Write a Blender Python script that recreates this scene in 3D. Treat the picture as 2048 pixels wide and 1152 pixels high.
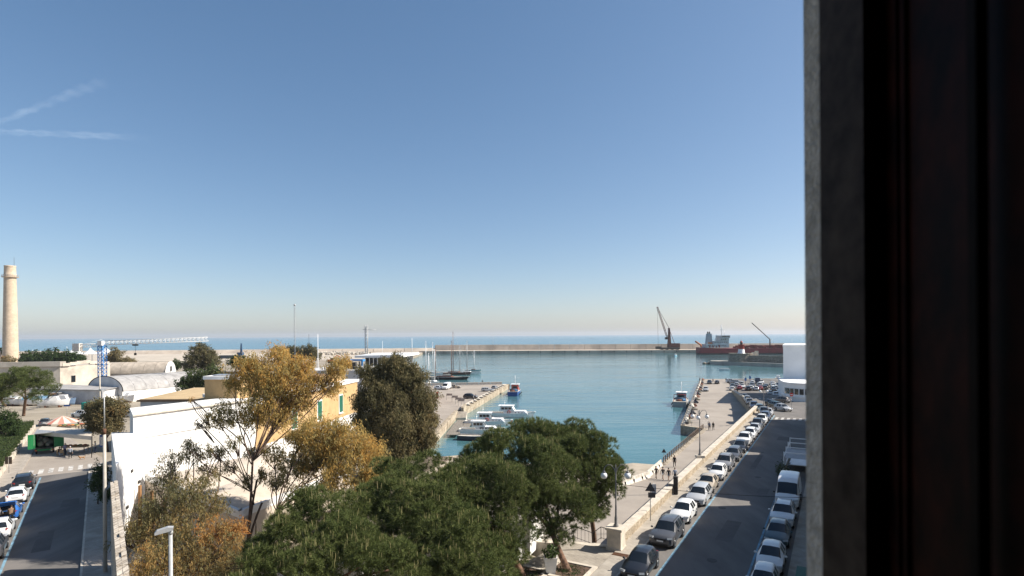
import bpy, bmesh, math, random
import numpy as np
from mathutils import Vector, Matrix
random.seed(7); RNG = np.random.default_rng(11)
R = math.radians
SC = bpy.context.scene
for o in list(bpy.data.objects): bpy.data.objects.remove(o)
COL = SC.collection

# ------------------------------------------------------------------ camera
CAMZ = 16.5
HAZE = 8e-5
FPX, CX, CY, ROLL = 1137.8, 1024.0, 670.0, 0.0063      # in pixels of the 2048 px photograph
cd = bpy.data.cameras.new('camera'); cam = bpy.data.objects.new('camera', cd); COL.objects.link(cam)
cd.lens = 20.0; cd.sensor_width = 36.0; cd.shift_y = (CY - 576) / 2048
cd.clip_start = 0.02; cd.clip_end = 60000
cd.dof.use_dof = True; cd.dof.focus_distance = 120; cd.dof.aperture_fstop = 2.8
cam.matrix_world = Matrix.Translation((0, 0, CAMZ)) @ Matrix.Rotation(R(90), 4, 'X') @ Matrix.Rotation(-ROLL, 4, 'Z')
SC.camera = cam

# ------------------------------------------------------------------ sky, sun, exposure
SUN_EL, SUN_AZ = 40.0, 87.0            # azimuth measured clockwise from the view direction (+Y)
wd = bpy.data.worlds.new('World'); SC.world = wd; wd.use_nodes = True
nt = wd.node_tree; nt.nodes.clear()
sky = nt.nodes.new('ShaderNodeTexSky'); sky.sky_type = 'NISHITA'; sky.sun_disc = False
sky.sun_elevation = R(SUN_EL); sky.sun_rotation = R(SUN_AZ)
sky.altitude = 0; sky.air_density = 0.8; sky.dust_density = 0.8; sky.ozone_density = 2.8
bg = nt.nodes.new('ShaderNodeBackground'); bg.inputs[1].default_value = 0.080
wo = nt.nodes.new('ShaderNodeOutputWorld')
# slight per-channel response so that the whole sky has the photograph's colour balance
sp_ = nt.nodes.new('ShaderNodeSeparateColor'); cb_ = nt.nodes.new('ShaderNodeCombineColor'); nt.links.new(sky.outputs[0], sp_.inputs[0])
for c_, (g_, k_) in enumerate(((1.05, 2.079), (0.9, 1.644), (0.8, 1.472))):
    pw_ = nt.nodes.new('ShaderNodeMath'); pw_.operation = 'POWER'; pw_.inputs[1].default_value = g_
    ml_ = nt.nodes.new('ShaderNodeMath'); ml_.operation = 'MULTIPLY'; ml_.inputs[1].default_value = 0.08 ** g_ * k_ / 1.932 / 0.08
    nt.links.new(sp_.outputs[c_], pw_.inputs[0]); nt.links.new(pw_.outputs[0], ml_.inputs[0]); nt.links.new(ml_.outputs[0], cb_.inputs[c_])
nt.links.new(cb_.outputs[0], bg.inputs[0]); nt.links.new(bg.outputs[0], wo.inputs[0])
sl = bpy.data.lights.new('sun', 'SUN'); sl.energy = 4.4; sl.angle = R(0.55); sl.color = (1.0, 0.93, 0.83)
so = bpy.data.objects.new('sun', sl); COL.objects.link(so)
sdir = Vector((math.cos(R(SUN_EL)) * math.sin(R(SUN_AZ)), math.cos(R(SUN_EL)) * math.cos(R(SUN_AZ)), math.sin(R(SUN_EL))))
so.rotation_euler = sdir.to_track_quat('Z', 'Y').to_euler(); so.location = (60, 20, 80)
vs = SC.view_settings; vs.view_transform = 'Standard'; vs.look = 'None'; vs.exposure = 0.95; vs.gamma = 1.0
vs.use_curve_mapping = False
SC.cycles.max_bounces = 8; SC.cycles.transparent_max_bounces = 12
SC.cycles.use_denoising = True
SC.cycles.sample_clamp_indirect = 6.0

# ------------------------------------------------------------------ pixel -> place
def ray(px, py):
    u, v = px - CX, py - CY
    return ((u * math.cos(ROLL) - v * math.sin(ROLL)) / FPX, (u * math.sin(ROLL) + v * math.cos(ROLL)) / FPX)
def P(px, py, z=0.0):                       # where the ray through a pixel meets the level z
    a, b = ray(px, py); Y = (CAMZ - z) / b
    return Vector((a * Y, Y, z))
def D(px, py, Y):                           # the point of a pixel's ray at depth Y
    a, b = ray(px, py)
    return Vector((a * Y, Y, CAMZ - b * Y))

# ------------------------------------------------------------------ materials
MT = {}
def mat(name, col, rough=0.85, var=0.18, scale=1.5, bump=0.0, bscale=None, metal=0.0, col2=None, spec=0.3, detail=6, coat=0.0):
    if name in MT: return MT[name]
    m = bpy.data.materials.new(name); m.use_nodes = True; n = m.node_tree; b = n.nodes['Principled BSDF']
    b.inputs['Roughness'].default_value = rough; b.inputs['Metallic'].default_value = metal
    b.inputs['Specular IOR Level'].default_value = spec; b.inputs['Coat Weight'].default_value = coat
    tc = n.nodes.new('ShaderNodeTexCoord')
    c2 = col2 if col2 else tuple(max(0, c * (1 - var * 1.6)) for c in col)
    if var > 0 or col2:
        nz = n.nodes.new('ShaderNodeTexNoise'); nz.inputs['Scale'].default_value = scale; nz.inputs['Detail'].default_value = detail
        nz.inputs['Roughness'].default_value = 0.62
        rp = n.nodes.new('ShaderNodeValToRGB'); rp.color_ramp.elements[0].position = 0.32; rp.color_ramp.elements[1].position = 0.68
        rp.color_ramp.elements[0].color = (*c2, 1); rp.color_ramp.elements[1].color = (*(min(1, c * (1 + var * .3)) for c in col), 1)
        n.links.new(tc.outputs['Object'], nz.inputs['Vector']); n.links.new(nz.outputs['Fac'], rp.inputs['Fac'])
        n.links.new(rp.outputs['Color'], b.inputs['Base Color'])
    else:
        b.inputs['Base Color'].default_value = (*col, 1)
    if bump > 0:
        n2 = n.nodes.new('ShaderNodeTexNoise'); n2.inputs['Scale'].default_value = bscale or scale * 8; n2.inputs['Detail'].default_value = 5
        bp = n.nodes.new('ShaderNodeBump'); bp.inputs['Strength'].default_value = bump; bp.inputs['Distance'].default_value = 0.03
        n.links.new(tc.outputs['Object'], n2.inputs['Vector']); n.links.new(n2.outputs['Fac'], bp.inputs['Height'])
        n.links.new(bp.outputs['Normal'], b.inputs['Normal'])
    MT[name] = m; return m

def stone_mat(name, cols, bw, bh, mortar=0.012, mcol=(0.42, 0.37, 0.3), rough=0.9, bump=0.6, rot=None, squash=1.0, dirt=0.5):
    """coursed masonry / paving, laid out in object space"""
    if name in MT: return MT[name]
    m = bpy.data.materials.new(name); m.use_nodes = True; n = m.node_tree; b = n.nodes['Principled BSDF']
    b.inputs['Roughness'].default_value = rough; b.inputs['Specular IOR Level'].default_value = 0.25
    tc = n.nodes.new('ShaderNodeTexCoord'); mp = n.nodes.new('ShaderNodeMapping')
    if rot: mp.inputs['Rotation'].default_value = rot
    br = n.nodes.new('ShaderNodeTexBrick'); br.inputs['Scale'].default_value = 1.0
    br.inputs['Brick Width'].default_value = bw; br.inputs['Row Height'].default_value = bh
    br.inputs['Mortar Size'].default_value = mortar; br.inputs['Mortar Smooth'].default_value = 0.3; br.inputs['Bias'].default_value = 0.0
    br.inputs['Color1'].default_value = (*cols[0], 1); br.inputs['Color2'].default_value = (*cols[1], 1); br.inputs['Mortar'].default_value = (*mcol, 1)
    wz = n.nodes.new('ShaderNodeTexNoise'); wz.inputs['Scale'].default_value = 1.3
    n.links.new(tc.outputs['Object'], mp.inputs['Vector']); n.links.new(mp.outputs['Vector'], br.inputs['Vector'])
    n.links.new(tc.outputs['Object'], wz.inputs['Vector'])
    nz = n.nodes.new('ShaderNodeTexNoise'); nz.inputs['Scale'].default_value = 0.9; nz.inputs['Detail'].default_value = 8; nz.inputs['Roughness'].default_value = .68
    rp = n.nodes.new('ShaderNodeValToRGB'); rp.color_ramp.elements[0].position = 0.3; rp.color_ramp.elements[1].position = 0.66
    rp.color_ramp.elements[0].color = (1 - dirt, 1 - dirt * 1.05, 1 - dirt * 1.1, 1); rp.color_ramp.elements[1].color = (1, 1, 1, 1)
    mx = n.nodes.new('ShaderNodeMixRGB'); mx.blend_type = 'MULTIPLY'; mx.inputs[0].default_value = 1.0
    n.links.new(tc.outputs['Object'], nz.inputs['Vector']); n.links.new(nz.outputs['Fac'], rp.inputs['Fac'])
    n.links.new(br.outputs['Color'], mx.inputs[1]); n.links.new(rp.outputs['Color'], mx.inputs[2]); n.links.new(mx.outputs[0], b.inputs['Base Color'])
    ad = n.nodes.new('ShaderNodeMath'); ad.operation = 'MULTIPLY_ADD'; ad.inputs[1].default_value = -1.0
    n3 = n.nodes.new('ShaderNodeTexNoise'); n3.inputs['Scale'].default_value = 9
    n.links.new(tc.outputs['Object'], n3.inputs['Vector'])
    n.links.new(br.outputs['Fac'], ad.inputs[0]); n.links.new(n3.outputs['Fac'], ad.inputs[2])
    bp = n.nodes.new('ShaderNodeBump'); bp.inputs['Strength'].default_value = bump; bp.inputs['Distance'].default_value = 0.03
    n.links.new(ad.outputs[0], bp.inputs['Height']); n.links.new(bp.outputs['Normal'], b.inputs['Normal'])
    MT[name] = m; return m

def tint_mat(name, stops, transl=0.35, rough=0.6):
    """foliage: colour from the per-leaf attribute 'tint'"""
    if name in MT: return MT[name]
    m = bpy.data.materials.new(name); m.use_nodes = True; n = m.node_tree; n.nodes.clear()
    at = n.nodes.new('ShaderNodeAttribute'); at.attribute_name = 'tint'
    rp = n.nodes.new('ShaderNodeValToRGB')
    while len(rp.color_ramp.elements) < len(stops): rp.color_ramp.elements.new(0.5)
    for e, (p, c) in zip(rp.color_ramp.elements, stops): e.position = p; e.color = (*c, 1)
    pb = n.nodes.new('ShaderNodeBsdfPrincipled'); pb.inputs['Roughness'].default_value = rough; pb.inputs['Specular IOR Level'].default_value = 0.08
    tr = n.nodes.new('ShaderNodeBsdfTranslucent'); mx = n.nodes.new('ShaderNodeMixShader'); mx.inputs[0].default_value = transl
    ou = n.nodes.new('ShaderNodeOutputMaterial')
    n.links.new(at.outputs['Fac'], rp.inputs['Fac']); n.links.new(rp.outputs['Color'], pb.inputs['Base Color']); n.links.new(rp.outputs['Color'], tr.inputs['Color'])
    n.links.new(pb.outputs[0], mx.inputs[1]); n.links.new(tr.outputs[0], mx.inputs[2]); n.links.new(mx.outputs[0], ou.inputs[0])
    MT[name] = m; return m

def paint_mat(name='vehicle_paint', rough=0.22, coat=0.6):
    if name in MT: return MT[name]
    m = bpy.data.materials.new(name); m.use_nodes = True; n = m.node_tree; b = n.nodes['Principled BSDF']
    oi = n.nodes.new('ShaderNodeObjectInfo'); tc = n.nodes.new('ShaderNodeTexCoord')
    nz = n.nodes.new('ShaderNodeTexNoise'); nz.inputs['Scale'].default_value = 2.5; nz.inputs['Detail'].default_value = 6
    mr = n.nodes.new('ShaderNodeMapRange'); mr.inputs[3].default_value = rough; mr.inputs[4].default_value = rough + .18
    n.links.new(tc.outputs['Object'], nz.inputs['Vector']); n.links.new(nz.outputs['Fac'], mr.inputs[0]); n.links.new(mr.outputs[0], b.inputs['Roughness'])
    n.links.new(oi.outputs['Color'], b.inputs['Base Color']); b.inputs['Coat Weight'].default_value = coat; b.inputs['Coat Roughness'].default_value = .08
    b.inputs['Specular IOR Level'].default_value = .45
    MT[name] = m; return m
def tinted(name, rough=0.8, var=.25, scale=4):
    """object-coloured material with mottling (cloth, hulls, plaster of repeated things)"""
    if name in MT: return MT[name]
    m = bpy.data.materials.new(name); m.use_nodes = True; n = m.node_tree; b = n.nodes['Principled BSDF']
    oi = n.nodes.new('ShaderNodeObjectInfo'); tc = n.nodes.new('ShaderNodeTexCoord')
    nz = n.nodes.new('ShaderNodeTexNoise'); nz.inputs['Scale'].default_value = scale; nz.inputs['Detail'].default_value = 6
    rp = n.nodes.new('ShaderNodeValToRGB'); rp.color_ramp.elements[0].position = .3; rp.color_ramp.elements[1].position = .65
    rp.color_ramp.elements[0].color = (1 - var * 1.6,) * 3 + (1,); rp.color_ramp.elements[1].color = (1, 1, 1, 1)
    mx = n.nodes.new('ShaderNodeMixRGB'); mx.blend_type = 'MULTIPLY'; mx.inputs[0].default_value = 1
    n.links.new(tc.outputs['Object'], nz.inputs['Vector']); n.links.new(nz.outputs['Fac'], rp.inputs['Fac'])
    n.links.new(oi.outputs['Color'], mx.inputs[1]); n.links.new(rp.outputs['Color'], mx.inputs[2]); n.links.new(mx.outputs[0], b.inputs['Base Color'])
    b.inputs['Roughness'].default_value = rough; b.inputs['Specular IOR Level'].default_value = .3
    MT[name] = m; return m

glass = mat('dark_glass', (0.012, 0.016, 0.02), rough=0.06, var=0, spec=0.6)
rubber = mat('tyre_rubber', (0.02, 0.02, 0.022), rough=0.85, var=.2, scale=6)
alloy = mat('alloy_rim', (0.42, 0.43, 0.45), rough=0.35, var=.15, metal=0.8)
black = mat('black_plastic', (0.018, 0.018, 0.02), rough=0.5, var=.2)
lampg = mat('headlamp_glass', (0.55, 0.58, 0.6), rough=0.12, var=.2, scale=12, spec=.6)
redl = mat('tail_lamp_red', (0.35, 0.015, 0.015), rough=0.2, var=.2, scale=10, spec=.6)
plate = mat('number_plate_white', (0.75, 0.75, 0.73), rough=0.5, var=.05)
steel = mat('galvanised_steel', (0.42, 0.43, 0.43), rough=0.5, var=.2, scale=5, metal=.4)
dkiron = mat('dark_iron', (0.05, 0.045, 0.042), rough=0.6, var=.3, scale=6)
rust = mat('rusty_iron', (0.16, 0.08, 0.045), rough=0.8, var=.35, scale=6)
whitep = mat('white_gloss', (0.78, 0.78, 0.77), rough=0.4, var=.06, scale=1.2)
asphalt = None

# ------------------------------------------------------------------ mesh helpers
class MB:
    def __init__(s): s.v = []; s.f = []; s.sm = []
    def add(s, vs, fs, smooth=False):
        k = len(s.v); s.v += [tuple(p) for p in vs]; s.f += [tuple(i + k for i in f) for f in fs]; s.sm += [smooth] * len(fs); return s
    def box(s, c, d, rz=0, tilt=None):
        hx, hy, hz = d[0] / 2, d[1] / 2, d[2] / 2
        pts = [Vector((x, y, z)) for z in (-hz, hz) for y in (-hy, hy) for x in (-hx, hx)]
        m = Matrix.Rotation(rz, 3, 'Z')
        if tilt: m = m @ Matrix.Rotation(tilt[0], 3, 'X') @ Matrix.Rotation(tilt[1], 3, 'Y')
        c = Vector(c)
        return s.add([m @ p + c for p in pts], [(0, 2, 3, 1), (4, 5, 7, 6), (0, 1, 5, 4), (2, 6, 7, 3), (0, 4, 6, 2), (1, 3, 7, 5)])
    def b6(s, x0, x1, y0, y1, z0, z1): return s.box(((x0 + x1) / 2, (y0 + y1) / 2, (z0 + z1) / 2), (abs(x1 - x0), abs(y1 - y0), abs(z1 - z0)))
    def prism(s, pts, z0, z1, caps=True):
        a = sum(pts[i][0] * pts[(i + 1) % len(pts)][1] - pts[(i + 1) % len(pts)][0] * pts[i][1] for i in range(len(pts)))
        if a < 0: pts = list(reversed(pts))
        n = len(pts); f0 = z0 if callable(z0) else (lambda x, y: z0); f1 = z1 if callable(z1) else (lambda x, y: z1)
        vs = [(p[0], p[1], f0(p[0], p[1])) for p in pts] + [(p[0], p[1], f1(p[0], p[1])) for p in pts]
        fs = [(i, (i + 1) % n, n + (i + 1) % n, n + i) for i in range(n)]
        if caps: fs += [tuple(range(n - 1, -1, -1)), tuple(range(n, 2 * n))]
        return s.add(vs, fs)
    def extr(s, pts, ax, a0, a1, smooth=False):
        """extrude a 2D outline (p,q) along axis ax; (p,q) are the two other axes in order"""
        n = len(pts)
        def mk(p, t):
            l = list(p); l.insert(ax, t); return l
        vs = [mk(p, a0) for p in pts] + [mk(p, a1) for p in pts]
        return s.add(vs, [(i, (i + 1) % n, n + (i + 1) % n, n + i) for i in range(n)] + [tuple(range(n - 1, -1, -1)), tuple(range(n, 2 * n))], smooth)
    def cyl(s, p0, p1, r0, r1=None, n=10, caps=True, smooth=True):
        p0, p1 = Vector(p0), Vector(p1); r1 = r0 if r1 is None else r1
        d = (p1 - p0); d = d.normalized() if d.length > 1e-6 else Vector((0, 0, 1))
        a = d.orthogonal().normalized(); b = d.cross(a)
        ring = lambda c, r: [c + (a * math.cos(2 * math.pi * i / n) + b * math.sin(2 * math.pi * i / n)) * r for i in range(n)]
        k = len(s.v); s.add(ring(p0, r0) + ring(p1, r1), [(i, (i + 1) % n, n + (i + 1) % n, n + i) for i in range(n)], smooth)
        if caps: s.f += [tuple(k + i for i in range(n - 1, -1, -1)), tuple(k + n + i for i in range(n))]; s.sm += [False, False]
        return s
    def tube(s, pts, r, n=6):
        rs = r if hasattr(r, '__len__') else [r] * len(pts)
        for i in range(len(pts) - 1): s.cyl(pts[i], pts[i + 1], rs[i], rs[i + 1], n, caps=(i in (0, len(pts) - 2)))
        return s
    def lathe(s, prof, c=(0, 0, 0), n=14, smooth=True):
        vs = [(c[0] + r * math.cos(2 * math.pi * i / n), c[1] + r * math.sin(2 * math.pi * i / n), c[2] + z) for r, z in prof for i in range(n)]
        m = len(prof); fs = [(j * n + i, j * n + (i + 1) % n, (j + 1) * n + (i + 1) % n, (j + 1) * n + i) for j in range(m - 1) for i in range(n)]
        return s.add(vs, fs, smooth)
    def ball(s, c, r, n=12, m=8, sq=(1, 1, 1)):
        vs = []; fs = []
        for j in range(m + 1):
            t = math.pi * j / m
            for i in range(n): vs.append((c[0] + r * sq[0] * math.sin(t) * math.cos(2 * math.pi * i / n), c[1] + r * sq[1] * math.sin(t) * math.sin(2 * math.pi * i / n), c[2] + r * sq[2] * math.cos(t)))
        for j in range(m):
            for i in range(n): fs.append((j * n + i, (j + 1) * n + i, (j + 1) * n + (i + 1) % n, j * n + (i + 1) % n))
        return s.add(vs, fs, True)
    def grid(s, rows, smooth=False, flip=False):
        n = len(rows[0]); vs = [p for r in rows for p in r]
        fs = [(j * n + i, j * n + i + 1, (j + 1) * n + i + 1, (j + 1) * n + i) for j in range(len(rows) - 1) for i in range(n - 1)]
        if flip: fs = [tuple(reversed(f)) for f in fs]
        return s.add(vs, fs, smooth)
    def mesh(s, name):
        me = bpy.data.meshes.new(name); me.from_pydata(s.v, [], s.f)
        me.polygons.foreach_set('use_smooth', s.sm); me.update(); return me
    def build(s, name, material, parent=None, loc=(0, 0, 0), rz=0, color=None):
        return link(name, s.mesh(name), material, parent, loc, rz, color)

def link(name, me, material=None, parent=None, loc=(0, 0, 0), rz=0, color=None):
    o = bpy.data.objects.new(name, me); COL.objects.link(o); o.location = loc; o.rotation_euler = (0, 0, rz)
    if material is not None and len(me.materials) == 0: me.materials.append(material)
    if parent is not None: o.parent = parent
    if color is not None: o.color = (*color, 1)
    return o
def tag(o, label, cat, group=None, kind=None):
    if label: o['label'] = label
    if cat: o['category'] = cat
    if group: o['group'] = group
    if kind: o['kind'] = kind
    return o
def thing(name, label, cat, loc=(0, 0, 0), rz=0, group=None):
    o = bpy.data.objects.new(name, None); COL.objects.link(o); o.location = loc; o.rotation_euler = (0, 0, rz); o.empty_display_size = .3
    return tag(o, label, cat, group)
def struct(o): o['kind'] = 'structure'; return o
KIDS = {}
def kids(o):
    if o.name not in KIDS: KIDS[o.name] = [c for c in bpy.data.objects if c.parent == o]
    return KIDS[o.name]
def dup(root, loc, rz, label=None, group=None, colors=None, scale=None):
    r = root.copy(); COL.objects.link(r); r.location = loc; r.rotation_euler = (0, 0, rz)
    if label: r['label'] = label
    if group: r['group'] = group
    if scale: r.scale = scale if hasattr(scale, '__len__') else (scale,) * 3
    for ch in kids(root):
        c = ch.copy(); COL.objects.link(c); c.parent = r
        if colors and ch.name.split('.')[0] in colors: c.color = (*colors[ch.name.split('.')[0]], 1)
        for g in kids(ch):
            d = g.copy(); COL.objects.link(d); d.parent = c
            if colors and g.name.split('.')[0] in colors: d.color = (*colors[g.name.split('.')[0]], 1)
    return r
# ================================================================== THE SETTING
SD = Vector((0.4938, 0.8696)); RN = Vector((0.8696, -0.4938)); B0 = Vector((7.7, 43.5))      # the harbour street on the right
def S(t, d, z=0.0): p = B0 + SD * t + RN * d; return Vector((p.x, p.y, z))
LD = Vector((-0.5865, 0.81)); RL = Vector((0.81, 0.5865)); K0 = Vector((-34.2, 45.3))        # the street on the left
def L(t, d, z=-0.5): p = K0 + LD * t + RL * d; return Vector((p.x, p.y, z))
RZS = math.atan2(SD.x, SD.y) * -1; RZL = math.atan2(LD.x, LD.y) * -1
def interp(tab, y):
    if y <= tab[0][0]: return tab[0][1]
    for (a, b), (c, d) in zip(tab, tab[1:]):
        if y <= c: return b + (d - b) * (y - a) / (c - a)
    return tab[-1][1]
ZS = [(118, 0.0), (140, -0.9), (165, -2.2), (193, -3.49)]
def zs(y): return interp(ZS, y)
ZG = [(112, -0.5), (165, -3.2), (220, -3.4)]
def zg(y): return interp(ZG, y)
def PZ(px, py, f, dz=0.0):                    # pixel -> sloping ground
    z = 0
    for _ in range(30): z = f(P(px, py, z + dz).y)
    q = P(px, py, z + dz); return Vector((q.x, q.y, z))
ZQ, ZW = -3.5, -5.3

def mix_mat(name, stops, scale, fine=40, rough=.9, bump=.25, streak=None):
    m = bpy.data.materials.new(name); m.use_nodes = True; n = m.node_tree; b = n.nodes['Principled BSDF']
    b.inputs['Roughness'].default_value = rough; b.inputs['Specular IOR Level'].default_value = .2
    tc = n.nodes.new('ShaderNodeTexCoord'); mp = n.nodes.new('ShaderNodeMapping')
    if streak: mp.inputs['Rotation'].default_value = (0, 0, streak[0]); mp.inputs['Scale'].default_value = (1, streak[1], 1)
    nz = n.nodes.new('ShaderNodeTexNoise'); nz.inputs['Scale'].default_value = scale; nz.inputs['Detail'].default_value = 10; nz.inputs['Roughness'].default_value = .66
    rp = n.nodes.new('ShaderNodeValToRGB')
    while len(rp.color_ramp.elements) < len(stops): rp.color_ramp.elements.new(.5)
    for e, (p, c) in zip(rp.color_ramp.elements, stops): e.position = p; e.color = (*c, 1)
    n2 = n.nodes.new('ShaderNodeTexNoise'); n2.inputs['Scale'].default_value = fine; n2.inputs['Detail'].default_value = 3
    r2 = n.nodes.new('ShaderNodeValToRGB'); r2.color_ramp.elements[0].color = (.78,) * 3 + (1,); r2.color_ramp.elements[1].color = (1.15,) * 3 + (1,)
    mx = n.nodes.new('ShaderNodeMixRGB'); mx.blend_type = 'MULTIPLY'; mx.inputs[0].default_value = 1
    n.links.new(tc.outputs['Object'], mp.inputs['Vector']); n.links.new(mp.outputs['Vector'], nz.inputs['Vector'])
    n.links.new(tc.outputs['Object'], n2.inputs['Vector'])
    n.links.new(nz.outputs['Fac'], rp.inputs['Fac']); n.links.new(n2.outputs['Fac'], r2.inputs['Fac'])
    n.links.new(rp.outputs['Color'], mx.inputs[1]); n.links.new(r2.outputs['Color'], mx.inputs[2]); n.links.new(mx.outputs[0], b.inputs['Base Color'])
    bp = n.nodes.new('ShaderNodeBump'); bp.inputs['Strength'].default_value = bump; bp.inputs['Distance'].default_value = .02
    n.links.new(n2.outputs['Fac'], bp.inputs['Height']); n.links.new(bp.outputs['Normal'], b.inputs['Normal'])
    MT[name] = m; return m
asphalt = mix_mat('worn_asphalt', [(.28, (.095, .09, .085)), (.5, (.158, .148, .138)), (.72, (.235, .215, .195))], .22, 26, streak=(RZS, .25))
asphaltL = mix_mat('worn_asphalt_left', [(.28, (.085, .081, .077)), (.5, (.148, .139, .13)), (.72, (.225, .206, .188))], .2, 26, streak=(RZL, .22))
pale_as = mix_mat('pale_sunbleached_asphalt', [(.3, (.27, .235, .2)), (.52, (.335, .295, .252)), (.75, (.4, .352, .3))], .12, 20)
dirt = mix_mat('dusty_yard_ground', [(.28, (.2, .17, .13)), (.5, (.31, .27, .21)), (.72, (.4, .35, .28))], .09, 8)
concrete = mix_mat('weathered_concrete', [(.3, (.3, .27, .23)), (.5, (.4, .365, .315)), (.75, (.48, .44, .385))], .3, 14)
sandm = mix_mat('beach_sand', [(.3, (.3, .25, .19)), (.5, (.4, .345, .27)), (.7, (.46, .4, .32))], .25, 12)
plaza_m = stone_mat('plaza_paving', [(.4, .36, .3), (.34, .305, .255)], .6, .3, .01, (.25, .22, .19), bump=.25, rot=(0, 0, RZS + 1.57), dirt=.3)
walk_m = stone_mat('pavement_slabs', [(.43, .39, .33), (.37, .335, .285)], .8, .4, .008, (.28, .25, .21), bump=.2, rot=(0, 0, RZS + 1.57), dirt=.3)
walkL_m = stone_mat('pavement_slabs_left', [(.42, .38, .33), (.36, .325, .28)], .8, .4, .008, (.27, .24, .21), bump=.2, rot=(0, 0, RZL + 1.57), dirt=.3)
limestone = mat('limestone_coping', (.6, .54, .45), rough=.9, var=.2, scale=1.2, bump=.3, bscale=9)
bluep = mat('blue_parking_line', (.2, .38, .5), rough=.8, var=.35, scale=1.6, col2=(.13, .17, .19))
whitel = mat('white_road_paint', (.6, .58, .54), rough=.8, var=.4, scale=1.4, col2=(.24, .225, .205))

def sheet(name, pts, z, m):
    f = z if callable(z) else (lambda x, y: z)
    b = MB(); b.add([(p[0], p[1], f(p[0], p[1])) for p in pts], [tuple(range(len(pts)))])
    me = b.mesh(name); bm = bmesh.new(); bm.from_mesh(me); bmesh.ops.triangulate(bm, faces=bm.faces)
    for fa in bm.faces:
        if fa.normal.z < 0: fa.normal_flip()
    bm.to_mesh(me); bm.free()
    return struct(link(name, me, m))

# ---- sea
def water():
    m = bpy.data.materials.new('harbour_water'); m.use_nodes = True; n = m.node_tree; b = n.nodes['Principled BSDF']
    b.inputs['Roughness'].default_value = .06; b.inputs['IOR'].default_value = 1.333
    tc = n.nodes.new('ShaderNodeTexCoord')
    nz = n.nodes.new('ShaderNodeTexNoise'); nz.inputs['Scale'].default_value = .012; nz.inputs['Detail'].default_value = 4
    rp = n.nodes.new('ShaderNodeValToRGB'); rp.color_ramp.elements[0].position = .35; rp.color_ramp.elements[1].position = .7
    rp.color_ramp.elements[0].color = (.05, .135, .155, 1); rp.color_ramp.elements[1].color = (.08, .185, .2, 1)
    n.links.new(tc.outputs['Object'], nz.inputs['Vector']); n.links.new(nz.outputs['Fac'], rp.inputs['Fac']); n.links.new(rp.outputs['Color'], b.inputs['Base Color'])
    def wave(sc, rot, stretch, det):
        mp = n.nodes.new('ShaderNodeMapping'); mp.inputs['Rotation'].default_value = (0, 0, rot); mp.inputs['Scale'].default_value = (stretch, 1, 1)
        w = n.nodes.new('ShaderNodeTexNoise'); w.inputs['Scale'].default_value = sc; w.inputs['Detail'].default_value = det; w.inputs['Distortion'].default_value = .4
        n.links.new(tc.outputs['Object'], mp.inputs['Vector']); n.links.new(mp.outputs['Vector'], w.inputs['Vector']); return w
    w1 = wave(.42, .1, .22, 3); w2 = wave(2.2, -.25, .45, 3); w3 = wave(.05, .3, .35, 3)
    def mul(a, k):
        q = n.nodes.new('ShaderNodeMath'); q.operation = 'MULTIPLY'; q.inputs[1].default_value = k; n.links.new(a, q.inputs[0]); return q.outputs[0]
    def add(a, c):
        q = n.nodes.new('ShaderNodeMath'); n.links.new(a, q.inputs[0]); n.links.new(c, q.inputs[1]); return q.outputs[0]
    wp = wave(.018, .5, .4, 4); mr_ = n.nodes.new('ShaderNodeMapRange'); mr_.inputs[1].default_value = .35; mr_.inputs[2].default_value = .65; mr_.inputs[3].default_value = .25; mr_.inputs[4].default_value = 1.5; n.links.new(wp.outputs['Fac'], mr_.inputs[0])
    mm_ = n.nodes.new('ShaderNodeMath'); mm_.operation = 'MULTIPLY'; n.links.new(mr_.outputs[0], mm_.inputs[0]); n.links.new(w1.outputs['Fac'], mm_.inputs[1])
    h = add(add(mul(mm_.outputs[0], .11), mul(w2.outputs['Fac'], .03)), mul(w3.outputs['Fac'], .35))
    bp = n.nodes.new('ShaderNodeBump'); bp.inputs['Strength'].default_value = 1.0; bp.inputs['Distance'].default_value = 1.0
    n.links.new(h, bp.inputs['Height']); n.links.new(bp.outputs['Normal'], b.inputs['Normal'])
    return m
def open_sea():
    m = bpy.data.materials.new('open_sea_water'); m.use_nodes = True; n = m.node_tree; b = n.nodes['Principled BSDF']
    b.inputs['Roughness'].default_value = .2; b.inputs['IOR'].default_value = 1.333; b.inputs['Base Color'].default_value = (.025, .105, .19, 1)
    tc = n.nodes.new('ShaderNodeTexCoord'); mp = n.nodes.new('ShaderNodeMapping'); mp.inputs['Scale'].default_value = (.12, 1, 1)
    w = n.nodes.new('ShaderNodeTexNoise'); w.inputs['Scale'].default_value = .012; w.inputs['Detail'].default_value = 6
    rp = n.nodes.new('ShaderNodeValToRGB'); rp.color_ramp.elements[0].position = .36; rp.color_ramp.elements[1].position = .66
    rp.color_ramp.elements[0].color = (.05, .15, .215, 1); rp.color_ramp.elements[1].color = (.085, .21, .275, 1)
    n.links.new(tc.outputs['Object'], mp.inputs['Vector']); n.links.new(mp.outputs['Vector'], w.inputs['Vector']); n.links.new(w.outputs['Fac'], rp.inputs['Fac'])
    n.links.new(rp.outputs['Color'], b.inputs['Base Color'])
    w2 = n.nodes.new('ShaderNodeTexNoise'); w2.inputs['Scale'].default_value = .35; w2.inputs['Detail'].default_value = 4
    bp = n.nodes.new('ShaderNodeBump'); bp.inputs['Strength'].default_value = 1; bp.inputs['Distance'].default_value = .8
    n.links.new(tc.outputs['Object'], w2.inputs['Vector']); n.links.new(w2.outputs['Fac'], bp.inputs['Height']); n.links.new(bp.outputs['Normal'], b.inputs['Normal'])
    return m
sheet('harbour_water', [(-1500, 30), (2500, 30), (2500, 712), (-1500, 712)], ZW, water())
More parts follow.
